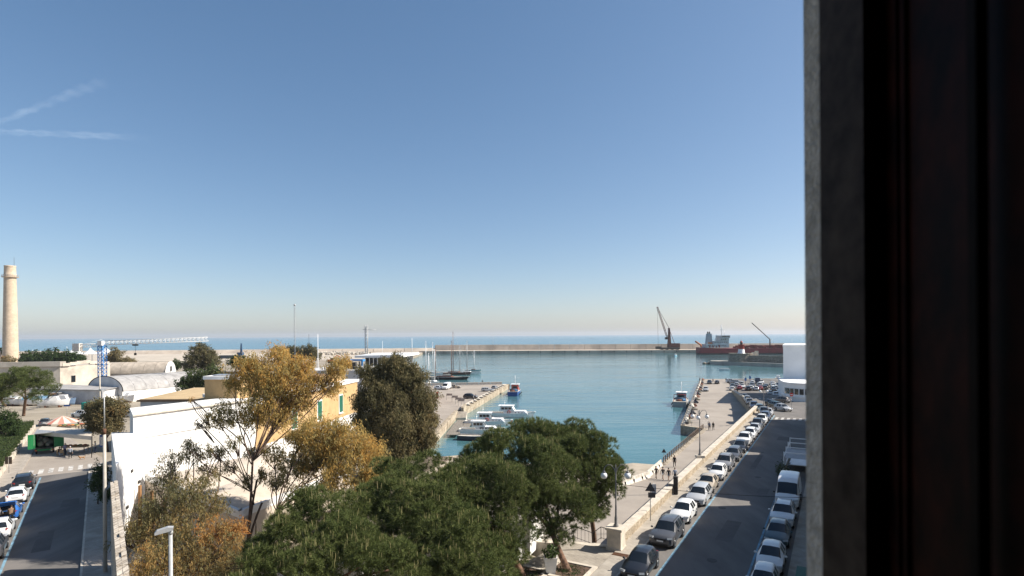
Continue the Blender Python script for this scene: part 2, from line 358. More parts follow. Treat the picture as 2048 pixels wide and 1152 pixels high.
sheet('open_sea', [(-16000, 712), (16000, 712), (16000, 14000), (-16000, 14000)], ZW, open_sea())

# ---- land on the left (yards, market, villa garden), sloping down to the port
def landstrip(name, rows, m, xmin=-900, skirt=True):
    b = MB(); rr = []
    for y, xm in rows: rr.append([(xmin, y, zg(y)), (xmin * .5 + xm * .5, y, zg(y)), (xm, y, zg(y))])
    b.grid(rr)
    if skirt:
        sk = [[(xm, y, zg(y)) for y, xm in rows], [(xm, y, -6.5) for y, xm in rows]]; b.grid(sk)
        y, xm = rows[-1]; b.add([(xmin, y, zg(y)), (xm, y, zg(y)), (xm, y, -6.5), (xmin, y, -6.5)], [(0, 1, 2, 3)])
    return struct(b.build(name, m))
landstrip('ground', [(-60, 12), (30, 6), (42, 3.5), (47, -2), (60, -14), (96, -15.4), (112, -47), (140, -48), (165, -48), (226, -50), (300, -66), (420, -84), (560, -97), (650, -103), (705, -110)], dirt)
# market square and left street
sheet('street_left', [L(-60, -7.0), L(34, -7.0), L(34, .0), L(-60, .0)], -.492, asphaltL)
sheet('market_square', [L(34, -7.0), L(84, -7.0), L(84, 12), L(62, 30), L(40, 30), L(36, 2.2), L(34, 2.2)], lambda x, y: zg(y) + .008, pale_as)
for nm, d0, d1, t0, t1 in (('pavement_left', -8.75, -7.0, -60, 84), ('pavement_left', .02, 2.02, -60, 33)):
    b = MB(); b.prism([L(t0, d0), L(t1, d0), L(t1, d1), L(t0, d1)], -.6, -.36); struct(b.build(nm, walkL_m))
k = MB(); k.prism([L(-60, -.13), L(33, -.13), L(33, .018), L(-60, .018)], -.6, -.352); struct(k.build('kerb', limestone))
sheet('parking_line', [L(-50, -4.92), L(33, -4.92), L(33, -4.74), L(-50, -4.74)], -.487, bluep)
for i in range(8):
    d = -6.3 + i * 1.0
    sheet('crossing_stripe', [L(35.6, d), L(38.6, d), L(38.6, d + .5), L(35.6, d + .5)], -.484, whitel)

# ---- right side: street, plaza, lower road, quay
curve = [(54.2, 125.2), (56.2, 131), (59.0, 140), (62.2, 150), (66.0, 163), (70.2, 177), (75.0, 193)]
rows = [(S(-60, .2), S(-60, 45)), (S(0, .2), S(0, 45)), (S(40, .2), S(40, 45)), (S(85.6, .2), S(85.6, 45))]
rows = [(a.xy, b_.xy) for a, b_ in rows] + [(Vector(c) + Vector((.2, 0)), Vector(c) + Vector((48, 0))) for c in curve] + [(Vector((86, 225)), Vector((150, 225))), (Vector((95, 252)), Vector((150, 252)))]
b = MB(); rr = []
for a, c in rows:
    rr.append([(a.x + (c.x - a.x) * f, a.y + (c.y - a.y) * f, zs(a.y)) for f in (0, .33, .66, 1)])
b.grid(rr, flip=True)
b.grid([[rr[-1][0], rr[-1][1], rr[-1][2], rr[-1][3]], [(p[0], p[1], -6.5) for p in rr[-1]]])
struct(b.build('street_right', asphalt))
for tx0, tx1, ty0, ty1 in ((-20, 8, -20, 44.8),):
    sheet('plaza', [(-1.5, 28), (1.0, 41.5), (4.2, 45.4), (7.3, 43.7), S(-.5, .25), S(-26, .25), S(-34, .25), (-8, 15)], .004, plaza_m)
k = MB(); k.prism([S(-34, .25), S(93, .25), S(93, 1.75), S(-34, 1.75)], -.1, .125); struct(k.build('pavement', walk_m))
k = MB(); k.prism([S(-34, 1.753), S(93, 1.753), S(93, 1.9), S(-34, 1.9)], -.1, .13); struct(k.build('kerb', limestone))
k = MB(); k.prism([S(-34, 11.9), S(74, 11.9), S(74, 15.2), S(-34, 15.2)], -.1, .125); struct(k.build('pavement', walk_m))
sheet('parking_line', [S(-30, 4.02), S(84, 4.02), S(84, 4.2), S(-30, 4.2)], .006, bluep)
sheet('parking_line', [S(-30, 9.45), S(30, 9.45), S(30, 9.6), S(-30, 9.6)], .006, bluep)
for i in range(9):
    d = 4.6 + i * 1.02
    sheet('crossing_stripe', [S(78.3, d), S(81.3, d), S(81.3, d + .5), S(78.3, d + .5)], .006, whitel)
for i in range(8):
    x = 66 + i * 1.15
    sheet('crossing_stripe', [(x, 160), (x + .55, 160), (x + 1.35, 162.6), (x + .8, 162.6)], lambda x_, y_: zs(y_) + .02, whitel)
sheet('pavement_marking', [(78, 206), (104, 203), (104, 203.25), (78, 206.25)], -3.476, whitel)

patch_m = mix_mat('patched_asphalt', [(.3, (.095, .09, .086)), (.6, (.125, .118, .112)), (.8, (.15, .142, .134))], .8, 26)
for i, (t, d, lt, w) in enumerate(((6, 6.3, 5.5, 1.3), (22, 7.6, 2.2, 1.1), (33, 5.6, 9, .7), (55, 6.8, 3.5, 1.8))):
    sheet('asphalt_patch', [S(t, d), S(t + lt, d + .1), S(t + lt, d + w), S(t, d + w - .06)], .005, patch_m)
for i, (t, d) in enumerate(((1.5, 6.9), (15, 5.4), (29, 7.0), (44, 5.8))):
    mh_ = MB().cyl((0, 0, 0), (0, 0, .012), .36, n=20, smooth=False).build('manhole_cover', dkiron, None, tuple(S(t, d, .006))); tag(mh_, ('nearest', 'second nearest', 'third', 'farthest')[i] + ' round iron manhole cover in the right-hand street', 'manhole')
for i, (t, d, lt, w) in enumerate(((2, -3.4, 6, 1.2), (16, -2.2, 3, 1.5))): sheet('asphalt_patch', [L(t, d), L(t + lt, d + .1), L(t + lt, d + w), L(t, d + w)], -.488, patch_m)
quay_edge = [(22.6, 87.2), (40.2, 120), (36.6, 124), (82.8, 251)]
lr = [(-48, 62), (-14, 50), (-2, 47.5), (8.2, 44.2)] + [S(t, 0).xy for t in (4, 40, 85.6)] + [Vector(c) for c in curve] + [Vector((85.8, 225)), Vector((94.8, 252))] + \
     [Vector(p) for p in reversed(quay_edge)] + [(18.3, 79.3), (11.1, 72.2), (0, 71), (-14, 84), (-15.6, 96), (-47, 96)]
b = MB(); me_l = sheet('lower_road', [tuple(p)[:2] for p in lr], ZQ, pale_as)
# quay body walls
quay_m = stone_mat('quay_masonry', [(.5, .44, .35), (.4, .34, .26)], 1.3, .5, .02, (.2, .17, .13), bump=.5, rot=(R(90), 0, R(90)), dirt=.6)
def wallstrip(name, pts, z0, z1, th, m, side=1):
    b = MB()
    for p, q in zip(pts, pts[1:]):
        p, q = Vector(p[:2]), Vector(q[:2]); d = (q - p).normalized(); n = Vector((-d.y, d.x)) * th * side
        za = z1 if not callable(z1) else z1(p.y); zb = z1 if not callable(z1) else z1(q.y)
        vs = [(p.x, p.y, z0), (q.x, q.y, z0), (q.x + n.x, q.y + n.y, z0), (p.x + n.x, p.y + n.y, z0), (p.x, p.y, za), (q.x, q.y, zb), (q.x + n.x, q.y + n.y, zb), (p.x + n.x, p.y + n.y, za)]
        b.add(vs, [(0, 3, 2, 1), (4, 5, 6, 7), (0, 1, 5, 4), (1, 2, 6, 5), (2, 3, 7, 6), (3, 0, 4, 7)])
    return b.build(name, m)
struct(wallstrip('quay_wall', [(22.6, 87.2), (40.2, 120), (36.6, 124), (82.8, 251), (150, 252)], -7, ZQ + .06, .9, quay_m, -1))
struct(wallstrip('quay_kerb', [(37.4, 125), (82.2, 249)], ZQ, ZQ + .22, .5, limestone, -1))
# beach between the lower road and the water
b = MB(); r0 = [(-15.6, 96), (-14, 84), (0, 71), (11.1, 72.2), (18.3, 79.3), (22.6, 87.2)]
r1 = [(-12, 99), (-8, 93), (3, 86), (12, 87), (19, 90.5), (24.5, 91)]; r2 = [(-8, 106), (-3, 102), (6, 100), (14, 100), (21, 99.5), (28, 97)]
b.grid([[(x, y, ZQ) for x, y in r0], [(x, y, -4.55) for x, y in r1], [(x, y, -5.7) for x, y in r2]])
struct(b.build('beach', sandm))
# marina quay on the left
mq = [(-15.6, 96), (-15.7, 109), (-14.4, 151), (-12.4, 159), (-1.2, 232), (-49, 226), (-47.9, 165), (-47.9, 96)]
sheet('marina_quay', mq, ZQ, pale_as)
mq_m = stone_mat('marina_masonry', [(.56, .49, .38), (.46, .39, .29)], 1.6, .6, .02, (.24, .2, .14), bump=.5, rot=(R(90), 0, R(90)), dirt=.7)
struct(wallstrip('quay_wall', [(-15.6, 92), (-15.7, 109), (-14.4, 151), (-12.4, 159), (-1.2, 232), (-49, 226)], -7, ZQ + .05, 1.0, mq_m, 1))
struct(wallstrip('quay_kerb', [(-13.2, 160), (-2.3, 231)], ZQ, ZQ + .12, 1.4, limestone, 1))
# wooden landing and stair at the quay foot
wood = mat('grey_timber', (.28, .25, .21), rough=.9, var=.35, scale=3)
ld = thing('landing_stage', 'grey timber landing stage at the foot of the marina quay stair', 'jetty', (0, 0, 0))
for i in range(22):
    y0 = 121 + i * .95; x0 = -14.2 + (i * .02); w = 4.0 if 4 < i < 17 else 2.6
    MB().b6(x0, x0 + w, y0, y0 + .88, -4.75, -4.62).build('plank', wood, ld)
for y in (122, 128, 134, 140): MB().cyl((-11.4, y, -7), (-11.4, y, -4.2), .13, n=8).build('pile', wood, ld)
st = thing('quay_stair', 'pale stone stair set into the marina quay wall', 'stair', (0, 0, 0))
for i in range(9): MB().b6(-14.9 + .0, -11.9, 149.5 - i * .42 - .42, 149.5 - i * .42, -7, ZQ - .02 - (i) * .13).build('step', limestone, st)
MB().b6(-13.6, -12.9, 150.3, 158.6, -6, ZQ + .9).build('side_wall', mq_m, st)

# ---- far mole and breakwater
molec = mat('mole_concrete', (.52, .44, .355), rough=.95, var=.25, scale=.05, bump=.2, bscale=.4)
moled = mat('mole_wet_concrete', (.2, .19, .175), rough=.95, var=.3, scale=.1)
def band(name, p, q, dep, z0, z1, m):
    p, q = Vector(p), Vector(q); d = (q - p).normalized(); n = Vector((-d.y, d.x)) * dep
    return MB().prism([p, q, q + n, p + n], z0, z1).build(name, m)
q0, q1 = P(838, 708, ZW).xy, P(1700, 704.5, ZW).xy
qd = (q1 - q0).normalized(); qn = Vector((-qd.y, qd.x))
struct(band('mole_quay', q0, q1, 60, -7, -1.9, molec))
br = thing('breakwater', 'long pale concrete breakwater wall across the harbour mouth', 'breakwater', (0, 0, 0))
w0 = q0 + qn * 36 + qd * 12
nseg = 26; seg = (q1 - w0).length / nseg
for i in range(nseg):
    a = w0 + qd * (seg * i + .15); c = w0 + qd * (seg * (i + 1) - .15)
    b = MB(); lo_, hi_ = -2.2, 4.6; b.add([(*(a - qn * 2.6), lo_), (*(c - qn * 2.6), lo_), (*(c + qn * 5), lo_), (*(a + qn * 5), lo_), (*a, hi_), (*c, hi_), (*(c + qn * 4), hi_), (*(a + qn * 4), hi_)], [(0, 3, 2, 1), (4, 5, 6, 7), (0, 1, 5, 4), (1, 2, 6, 5), (2, 3, 7, 6), (3, 0, 4, 7)]); b.build('wall_segment', molec, br)
fen = rust
bd = MB()
for i in range(40):
    a = q0 + qd * (30 + i * 14.2) - qn * .25
    bd.box((a.x, a.y, -3.4), (1.0, .5, 2.2))
o = bd.build('fender', moled); tag(o, 'dark rubber fenders in a row on the far mole', 'fenders', None, 'stuff')
lw0, lw1 = P(150, 705, -3).xy, q0 + qn * 36 + qd * 12
lw0 = Vector((-620, 660))
ld_ = (lw1 - lw0)
bw2 = thing('sea_wall', 'long sandy sea wall behind the boatyard', 'sea wall', (0, 0, 0))
for i in range(14):
    a = lw0 + ld_ * (i / 14 + .0006); c = lw0 + ld_ * ((i + 1) / 14 - .0006); nn = Vector((-ld_.y, ld_.x)).normalized() * 4
    b = MB(); b.add([(*(a - nn * 1.6), -4), (*(c - nn * 1.6), -4), (*(c + nn), -4), (*(a + nn), -4), (*a, .9), (*c, .9), (*(c + nn), .9), (*(a + nn), .9)], [(0, 3, 2, 1), (4, 5, 6, 7), (0, 1, 5, 4), (1, 2, 6, 5), (2, 3, 7, 6), (3, 0, 4, 7)]); b.build('wall_segment', molec, bw2)
sandy = mix_mat('pale_reclaimed_sand', [(.3, (.38, .33, .27)), (.55, (.5, .44, .36)), (.75, (.56, .5, .42))], .03, 2)
sheet('reclaimed_ground', [(-620, 470), (-90, 470), (-96, 560), (-103, 650), (-110, 690), (-620, 655)], -3.36, sandy)

# ---- stone mole with the small lighthouse on the right
mo = thing('stone_mole', 'old stone mole with high wall ending in a round bastion', 'mole', (0, 0, 0))
old = stone_mat('old_mole_stone', [(.37, .33, .27), (.28, .25, .2)], 1.8, .8, .04, (.15, .13, .11), bump=.6, rot=(R(90), 0, 0), dirt=.6)
a, c = P(1420, 728.5, ZW).xy, P(1640, 738, ZW).xy
dm = (c - a).normalized(); nm_ = Vector((-dm.y, dm.x))
MB().prism([a, c, c + nm_ * 16, a + nm_ * 12, a + nm_ * 6 - dm * 3], -7, -2.9).build('base', concrete, mo)
w0 = a + dm * 26 + nm_ * 6
MB().prism([w0, c + nm_ * 6, c + nm_ * 8.5, w0 + nm_ * 2.5], -3, 1.6).build('high_wall', old, mo)
bc = a + dm * 19 + nm_ * 8
MB().lathe([(8.2, -3), (7.6, 2.2), (7.9, 2.4), (7.9, 2.9), (7.2, 2.9), (7.2, 2.3), (0, 2.3)], (bc.x, bc.y, 0), 24, False).build('bastion', old, mo)
MB().box((bc.x + 10, bc.y - 2.5, 1.6), (2.2, 1.2, 5.6), 0).build('buttress', limestone, mo)
MB().box((bc.x + 7.2, bc.y - 3.4, 1.2), (1.6, 1.2, 4.8), 0).build('buttress', limestone, mo)
for i in range(9):
    q = a - dm * (1 + random.random() * 4) + nm_ * (random.random() * 8)
    rk = MB().ball((0, 0, 0), .8 + random.random() * .5, 7, 5, (1.3, 1, .7)).build('rock', old, mo, (q.x, q.y, -5.0 + random.random() * .6), random.random() * 3)
lh = thing('lighthouse', 'small red and white lighthouse on the stone bastion', 'lighthouse', (bc.x + .5, bc.y, 2.3))
redp = mat('lighthouse_red', (.33, .04, .035), rough=.6, var=.25, scale=1)
MB().lathe([(3.0, 0), (2.8, .5), (2.3, .6), (2.0, 3.4)], n=12).build('base', whitep, lh)
MB().lathe([(1.95, 3.4), (1.75, 6.2), (2.2, 6.3), (2.2, 6.5), (0, 6.5)], n=12).build('tower', redp, lh)
MB().lathe([(.9, 6.5), (.9, 8.1)], n=10).build('lantern', glass, lh)
MB().lathe([(1.15, 8.1), (.7, 8.8), (.12, 9.2), (.1, 10.2), (0, 10.2)], n=10).build('lantern_roof', redp, lh)
for i in range(12): MB().cyl((2.1 * math.cos(i * .5236), 2.1 * math.sin(i * .5236), 6.5), (2.1 * math.cos(i * .5236), 2.1 * math.sin(i * .5236), 7.4), .05, n=4).build('rail_post', redp, lh)

# ---- parapet along the street
par_m = stone_mat('parapet_stone', [(.5, .43, .33), (.4, .33, .24)], .55, .27, .018, (.27, .22, .16), bump=.8, rot=(R(90), 0, -RZS * 0 + R(60.4)), dirt=.45)
def parapet(name, label, pts, ztop, zlow, th=.56):
    t = thing(name, label, 'wall')
    wallstrip('wall_body', pts, zlow, ztop, th, par_m, 1).parent = t
    for p, q in zip(pts, pts[1:]):
        p, q = Vector(p[:2]), Vector(q[:2]); d = (q - p); n = max(1, int(d.length / 1.3)); u = d.normalized(); nn = Vector((-u.y, u.x))
        for i in range(n):
            a = p + d * (i / n) + u * .006; c = p + d * ((i + 1) / n) - u * .006
            za = ztop if not callable(ztop) else ztop((a.y + c.y) / 2)
            a2, c2 = a - nn * .06, c - nn * .06; j = random.uniform(-.008, .008)
            MB().prism([a2, c2, c2 + nn * (th + .12), a2 + nn * (th + .12)], za + .002, za + .16 + j).build('coping_stone', limestone, t)
    return t
pw1 = parapet('parapet_wall', 'pale stone parapet between the square and the dark parking meter', [S(1.0, .28), S(16.6, .28)], .85, -4.2)
pw2 = parapet('parapet_wall', 'long pale stone parapet from the parking meter to the bend', [S(17.6, .28), S(93.6, .28)], .85, -4.2)
pw3 = parapet('parapet_wall', 'curved shaded stone retaining wall at the bend of the ramp', [Vector(c) + Vector((.0, .0)) for c in curve], lambda y: zs(y) + .85, -4.2, .6)
pl = thing('lamp_pillar', 'square pale stone pillar ending the parapet by the steps', 'pillar', (*S(.35, .05).xy, 0), RZS)
MB().b6(-.55, .55, -.55, .55, -.1, 1.55).build('shaft', limestone, pl)
MB().b6(-.66, .66, -.66, .66, 1.552, 1.72).build('cap', limestone, pl)
MB().b6(-.6, .6, -.6, .6, -.1, .2).build('plinth', limestone, pl)
# retaining wall, steps and iron railing between plaza and lower road
struct(wallstrip('retaining_wall', [(-2, 47.2), (8.4, 45.5)], -4, -.55, .4, par_m, 1))
stp = thing('stone_steps', 'broad pale stone steps leading off the square', 'steps', (0, 0, 0))
for i in range(5):
    y = 45.0 + i * .42
    MB().prism([(1.6 + i * .25, y + .45), (8.2, y - .95 + .0), (8.5, y - .53), (1.9 + i * .25, y + .87)], -1.2, -.02 - i * .14).build('step', limestone, stp)
def iron_rail(pts, label, h=1.0, gap=.28):
    t = thing('iron_railing', label, 'railing', (0, 0, 0))
    r = MB(); r.tube([Vector(p) + Vector((0, 0, h)) for p in pts], .03, 5); r.build('handrail', dkiron, t)
    r = MB(); r.tube([Vector(p) + Vector((0, 0, .12)) for p in pts], .02, 5); r.build('bottom_rail', dkiron, t)
    for p, q in zip(pts, pts[1:]):
        p, q = Vector(p), Vector(q); n = max(2, int((q - p).length / gap))
        for i in range(n + 1):
            x = p.lerp(q, i / n); MB().cyl(x, x + Vector((0, 0, h)), .014 if i % 5 else .028, n=5).build('baluster', dkiron, t)
    return t
iron_rail([(2.4, 47.4, -.3), (4.3, 46.9, -.75), (5.0, 47.1, -.35), (6.5, 46.6, -.75), (7.2, 46.7, -.3), (8.2, 45.6, -.3)], 'wrought iron railing zigzagging beside the stone steps')
iron_rail([(-6, 49.2, -.2), (-2, 47.9, -.2), (2.0, 47.3, -.2)], 'wrought iron railing behind the pines at the square edge')
# quay fence along the water side of the ramp
fr = thing('ramp_fence', 'brown post and rail fence along the water side of the ramp', 'fence')
fw = mat('fence_brown', (.2, .14, .1), rough=.8, var=.3, scale=4)
f0, f1 = Vector((23.2, 87.6, ZQ)), Vector((40.0, 119.4, ZQ)); nP = 26
for i in range(nP + 1):
    x = f0.lerp(f1, i / nP); MB().b6(x.x - .06, x.x + .06, x.y - .06, x.y + .06, ZQ, ZQ + 1.1).build('post', fw, fr)
for h in (.45, .8, 1.08): MB().cyl(f0 + Vector((0, 0, h)), f1 + Vector((0, 0, h)), .035, n=6).build('rail', fw, fr)
fr2 = thing('steel_railing', 'low steel railing guarding the corner of the quay steps', 'railing')
pts = [Vector((37.4, 124.6, ZQ)), Vector((42.4, 123.4, ZQ)), Vector((42.0, 120.6, ZQ))]
for p, q in zip(pts, pts[1:]):
    for i in range(4):
        x = p.lerp(q, i / 3); MB().cyl(x, x + Vector((0, 0, 1.05)), .035, n=6).build('post', steel, fr2)
    for h in (.35, .7, 1.05): MB().cyl(p + Vector((0, 0, h)), q + Vector((0, 0, h)), .03, n=6).build('rail', steel, fr2)

# ---- our own building: room, facade opening, casement
plas = mat('old_facade_plaster', (.42, .4, .365), rough=.95, var=.22, scale=7, bump=.5, bscale=60)
jamb_m = mat('rough_stone_jamb', (.66, .63, .58), rough=.95, var=.26, scale=22, bump=.7, bscale=90)
inner = mat('dark_interior_plaster', (.1, .085, .07), rough=.9, var=.2, scale=2)
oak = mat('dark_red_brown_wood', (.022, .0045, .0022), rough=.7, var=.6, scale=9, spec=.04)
ob = thing('own_building', 'grey plastered building wall beside the open window', 'building')
x0, x1, zb, zt = -1.6, .693, 15.35, 18.6
MB().b6(-9, x0, 1.05, 1.35, -1, 24).build('facade', plas, ob)
MB().b6(x1 + .003, 9, 1.05, 1.35, -1, 24).build('facade', jamb_m, ob)
MB().b6(x0, x1 + .003, 1.05, 1.35, -1, zb).build('facade', plas, ob)
MB().b6(x0, x1 + .003, 1.05, 1.35, zt, 24).build('facade', plas, ob)
MB().b6(-9, -8.7, -14, 1.05, -1, 24).build('side_wall', plas, ob)
MB().b6(8.7, 9, -14, 1.05, -1, 24).build('side_wall', plas, ob)
MB().b6(-9, 9, -14.3, -14, -1, 24).build('back_wall', plas, ob)
MB().b6(-9, 9, -14, 1.05, 23.6, 24.1).build('roof', plas, ob)
for q in ((-3.2, -3, -4, 1.045, 15, 19), (2.8, 3, -4, 1.045, 15, 19), (-3, 2.8, -4.2, -4, 15, 19), (-3, 2.8, -4, 1.045, 14.8, 15), (-3, 2.8, -4, 1.045, 19, 19.2)):
    MB().b6(*q).build('room_wall', inner, ob)
cw = thing('window_shutter', 'dark red-brown wooden window frame with its shutter open at the right', 'shutter')
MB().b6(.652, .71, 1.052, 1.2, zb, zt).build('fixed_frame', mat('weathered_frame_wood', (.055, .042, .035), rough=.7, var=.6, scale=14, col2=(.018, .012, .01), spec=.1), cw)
h = Vector((.70, 1.07)); u = (Vector((.42, .30)) - h).normalized(); nrm = Vector((-u.y, u.x))
def leafbox(a, b_, z0, z1, th, nm, m, off=0):
    p, q = h + u * a + nrm * off, h + u * b_ + nrm * off
    MB().prism([p, q, q + nrm * th, p + nrm * th], z0, z1).build(nm, m, cw)
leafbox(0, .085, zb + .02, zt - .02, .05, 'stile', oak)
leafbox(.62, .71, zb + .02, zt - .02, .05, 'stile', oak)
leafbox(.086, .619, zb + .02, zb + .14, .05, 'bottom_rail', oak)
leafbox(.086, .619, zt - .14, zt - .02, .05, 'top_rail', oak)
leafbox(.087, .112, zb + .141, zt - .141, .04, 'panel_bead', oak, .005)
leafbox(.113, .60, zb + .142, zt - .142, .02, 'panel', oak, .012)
leafbox(.425, .45, zb + .1, zt - .1, .012, 'streak_strip', mat('streak_brown', (.012, .008, .006), rough=.8, var=.4, scale=12, spec=.03), -.014)  # thin dim strip added to stand in for a pale vertical streak
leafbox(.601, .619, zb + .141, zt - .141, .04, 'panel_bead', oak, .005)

# ---- houses along the right of the street (they shade it)
def house(name, label, t0, t1, h, m, dep=12, d0=14.6, floors=2):
    t = thing(name, label, 'building', (*S(t0, d0).xy, 0), RZS)      # local: y along the street, x away from it
    ln = t1 - t0
    MB().b6(0, dep, 0, ln - .02, -1, h).build('wall', m, t)
    MB().b6(-.12, dep + .1, -.0, ln - .02, h + .002, h + .25).build('cornice', limestone, t)
    nw = max(1, int(ln / 3.2))
    for f in range(floors):
        for i in range(nw):
            y = ln * (i + .5) / nw; z = f * h / floors
            MB().b6(-.05, .06, y - .55, y + .55, z + .95, min(z + 2.5, h - .3)).build('window', glass, t)
            MB().b6(-.12, -.052, y - .7, y + .7, z + .82, z + .94).build('sill', limestone, t)
    return t
pl1 = mat('cream_plaster', (.62, .56, .46), rough=.95, var=.15, scale=.6); pl2 = mat('white_plaster', (.74, .73, .7), rough=.9, var=.12, scale=.5)
pl3 = mat('ochre_plaster', (.55, .4, .24), rough=.95, var=.2, scale=.6)
house('town_house', 'cream house along the shaded street nearest the window', -42, 21.6, 10.1, pl1)
house('town_house', 'low white house in the shaded street row', 21.62, 25.2, 6.6, pl2)
house('town_house', 'ochre house behind the white van', 25.22, 48, 10.2, pl3)
house('town_house', 'narrow white house beyond the ochre one', 48.02, 50.4, 8.5, pl2)
house('town_house', 'long cream house before the zebra crossing', 50.42, 84, 10.4, pl1, floors=2)
# white corner building by the parking area
whm = mat('white_render', (.8, .8, .79), rough=.85, var=.06, scale=.3)
wb = thing('corner_building', 'tall white corner building with a rounded lower front', 'building')
MB().prism([(78.6, 165), (120, 152), (131, 185), (91.2, 190)], -4.5, 12.7).build('main_block', whm, wb)
MB().prism([(78.3, 164.7), (120.2, 151.6), (131.5, 185.4), (91.2, 190.4)], 12.702, 13.1).build('roof_edge', whm, wb)
ann = [(101, 141.0), (84, 146.6)] + [(78.2 + 5.2 * math.cos(R(a)), 151.6 + 5.2 * math.sin(R(a))) for a in range(250, 158, -12)] + [(73.6, 155), (77.6, 166), (100, 160)]
def scalep(pts, k, c=(85, 154)): return [(c[0] + (p[0] - c[0]) * k, c[1] + (p[1] - c[1]) * k) for p in pts]
MB().prism(ann, -4.5, 3.2).build('lower_front', whm, wb)
MB().prism(scalep(ann, 1.02), 3.202, 3.5).build('parapet', whm, wb)
MB().prism(scalep(ann, 1.03), -.25, .15).build('string_course', whm, wb)
MB().prism(scalep(ann, 1.006), -4.6, -1.35).build('plinth', mat('blue_grey_plinth', (.3, .34, .4), rough=.9, var=.15), wb)
for i, a in enumerate(range(176, 262, 14)):
    c = Vector((78.2 + 5.2 * math.cos(R(a)), 151.6 + 5.2 * math.sin(R(a))))
    MB().box((c.x, c.y, 1.25), (.16, .95, 1.5), R(a)).build('window', glass, wb)
for f in (.18, .45, .75):
    c = Vector((84, 146.6)).lerp(Vector((101, 141)), f); MB().box((c.x, c.y, 1.25), (1.6, .16, 1.4), math.atan2(-5.6, 17)).build('window', glass, wb)
    MB().box((c.x, c.y - .02, -1.6), (1.2, .16, 2.0), math.atan2(-5.6, 17)).build('door', mat('blue_door', (.06, .1, .17), rough=.6), wb)
MB().cyl((86, 160.9, 3.5), (86, 160.9, 11), .05, n=5).build('down_pipe', steel, wb)
# ================================================================== BUILDINGS AND LARGE STRUCTURES
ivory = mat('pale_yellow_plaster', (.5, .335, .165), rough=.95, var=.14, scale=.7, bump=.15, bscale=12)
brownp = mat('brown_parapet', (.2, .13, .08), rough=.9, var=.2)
greyp = mat('grey_white_plaster', (.6, .6, .6), rough=.95, var=.14, scale=.5)
beige = mat('beige_roof_plaster', (.62, .53, .43), rough=.95, var=.16, scale=.6, bump=.2, bscale=6)
green_sh = mat('green_shutter', (.015, .12, .075), rough=.55, var=.2, scale=3)
whitew = mat('whitewash', (.8, .79, .76), rough=.95, var=.14, scale=.5, bump=.2, bscale=8)
slate = mat('grey_roof_sheet', (.3, .34, .4), rough=.6, var=.2, scale=.8)

vl = thing('villa', 'white and yellow villa with green shutters behind the golden trees', 'building')
A_, B_, C_ = (-40, 60), (-33.7, 74.6), (-30.5, 112)
MB().prism([A_, B_, (-39, 78), (-45, 66.9)], -.6, 8.2).build('white_block', whitew, vl)
MB().prism([A_, (-39.94, 59.9), (-33.55, 74.5), B_], 5.75, 5.95).build('ledge', whitew, vl)
MB().prism([(-31.4, 45.0), (-37.2, 53), (-42.6, 60.4), (-40.1, 60.5), (-35.0, 54.2)], -.6, 6.4).build('lower_block', whitew, vl)
for q_, z_ in (((-33.1, 49.4), 4.9), ((-33.9, 51.6), 3.4), ((-32.5, 47.9), 2.2)): MB().box((q_[0], q_[1], z_), (.16, .5, .22), math.atan2(9.2, -3.6) - 1.57).build('vent', dkiron, vl)
MB().cyl((-38.0, 64.9, .0), (-38.0, 64.9, 8.1), .06, n=6).build('down_pipe', greyp, vl)
MB().prism([A_, (-39.85, 59.75), (-33.5, 74.4), B_], 8.202, 8.32).build('coping', limestone, vl)
MB().prism([(-33.72, 74.7), C_, (-46, 114), (-46, 84.9), (-39.2, 78.2)], -.6, 7.55).build('yellow_block', ivory, vl)
MB().prism([(-33.5, 74.62), (-30.25, 112.3), (-46.2, 114.3), (-46.2, 84.8), (-39.2, 78.05)], 7.552, 8.0).build('cornice', whitew, vl)
MB().prism([(-41.6, 76.9), (-37.0, 76.5), (-36.75, 79.4), (-41.4, 79.9)], 8.0, 10.75).build('roof_room', ivory, vl)
MB().prism([(-41.75, 76.75), (-36.85, 76.3), (-36.55, 79.4), (-41.5, 80.0)], 10.752, 11.2).build('roof_room_coping', whitew, vl)
MB().prism([(-41.4, 80), (-36.2, 79.5), (-35.2, 92), (-41, 93)], 8.0, 10.6).build('roof_room', ivory, vl)
MB().prism([(-41.5, 80.02), (-36.0, 79.52), (-35.0, 92.2), (-41.2, 93.2)], 10.602, 10.95).build('roof_room_coping', whitew, vl)
MB().b6(-40.8, -37.6, 77.4, 79.2, 11.25, 11.33).build('roof_panel', slate, vl)
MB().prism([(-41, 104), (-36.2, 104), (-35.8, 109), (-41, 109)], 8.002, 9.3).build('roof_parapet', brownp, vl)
MB().prism([(-36.1, 104.02), (-33.4, 104.4), (-32.6, 111), (-35.8, 111)], 8.002, 9.0).build('roof_parapet', ivory, vl)
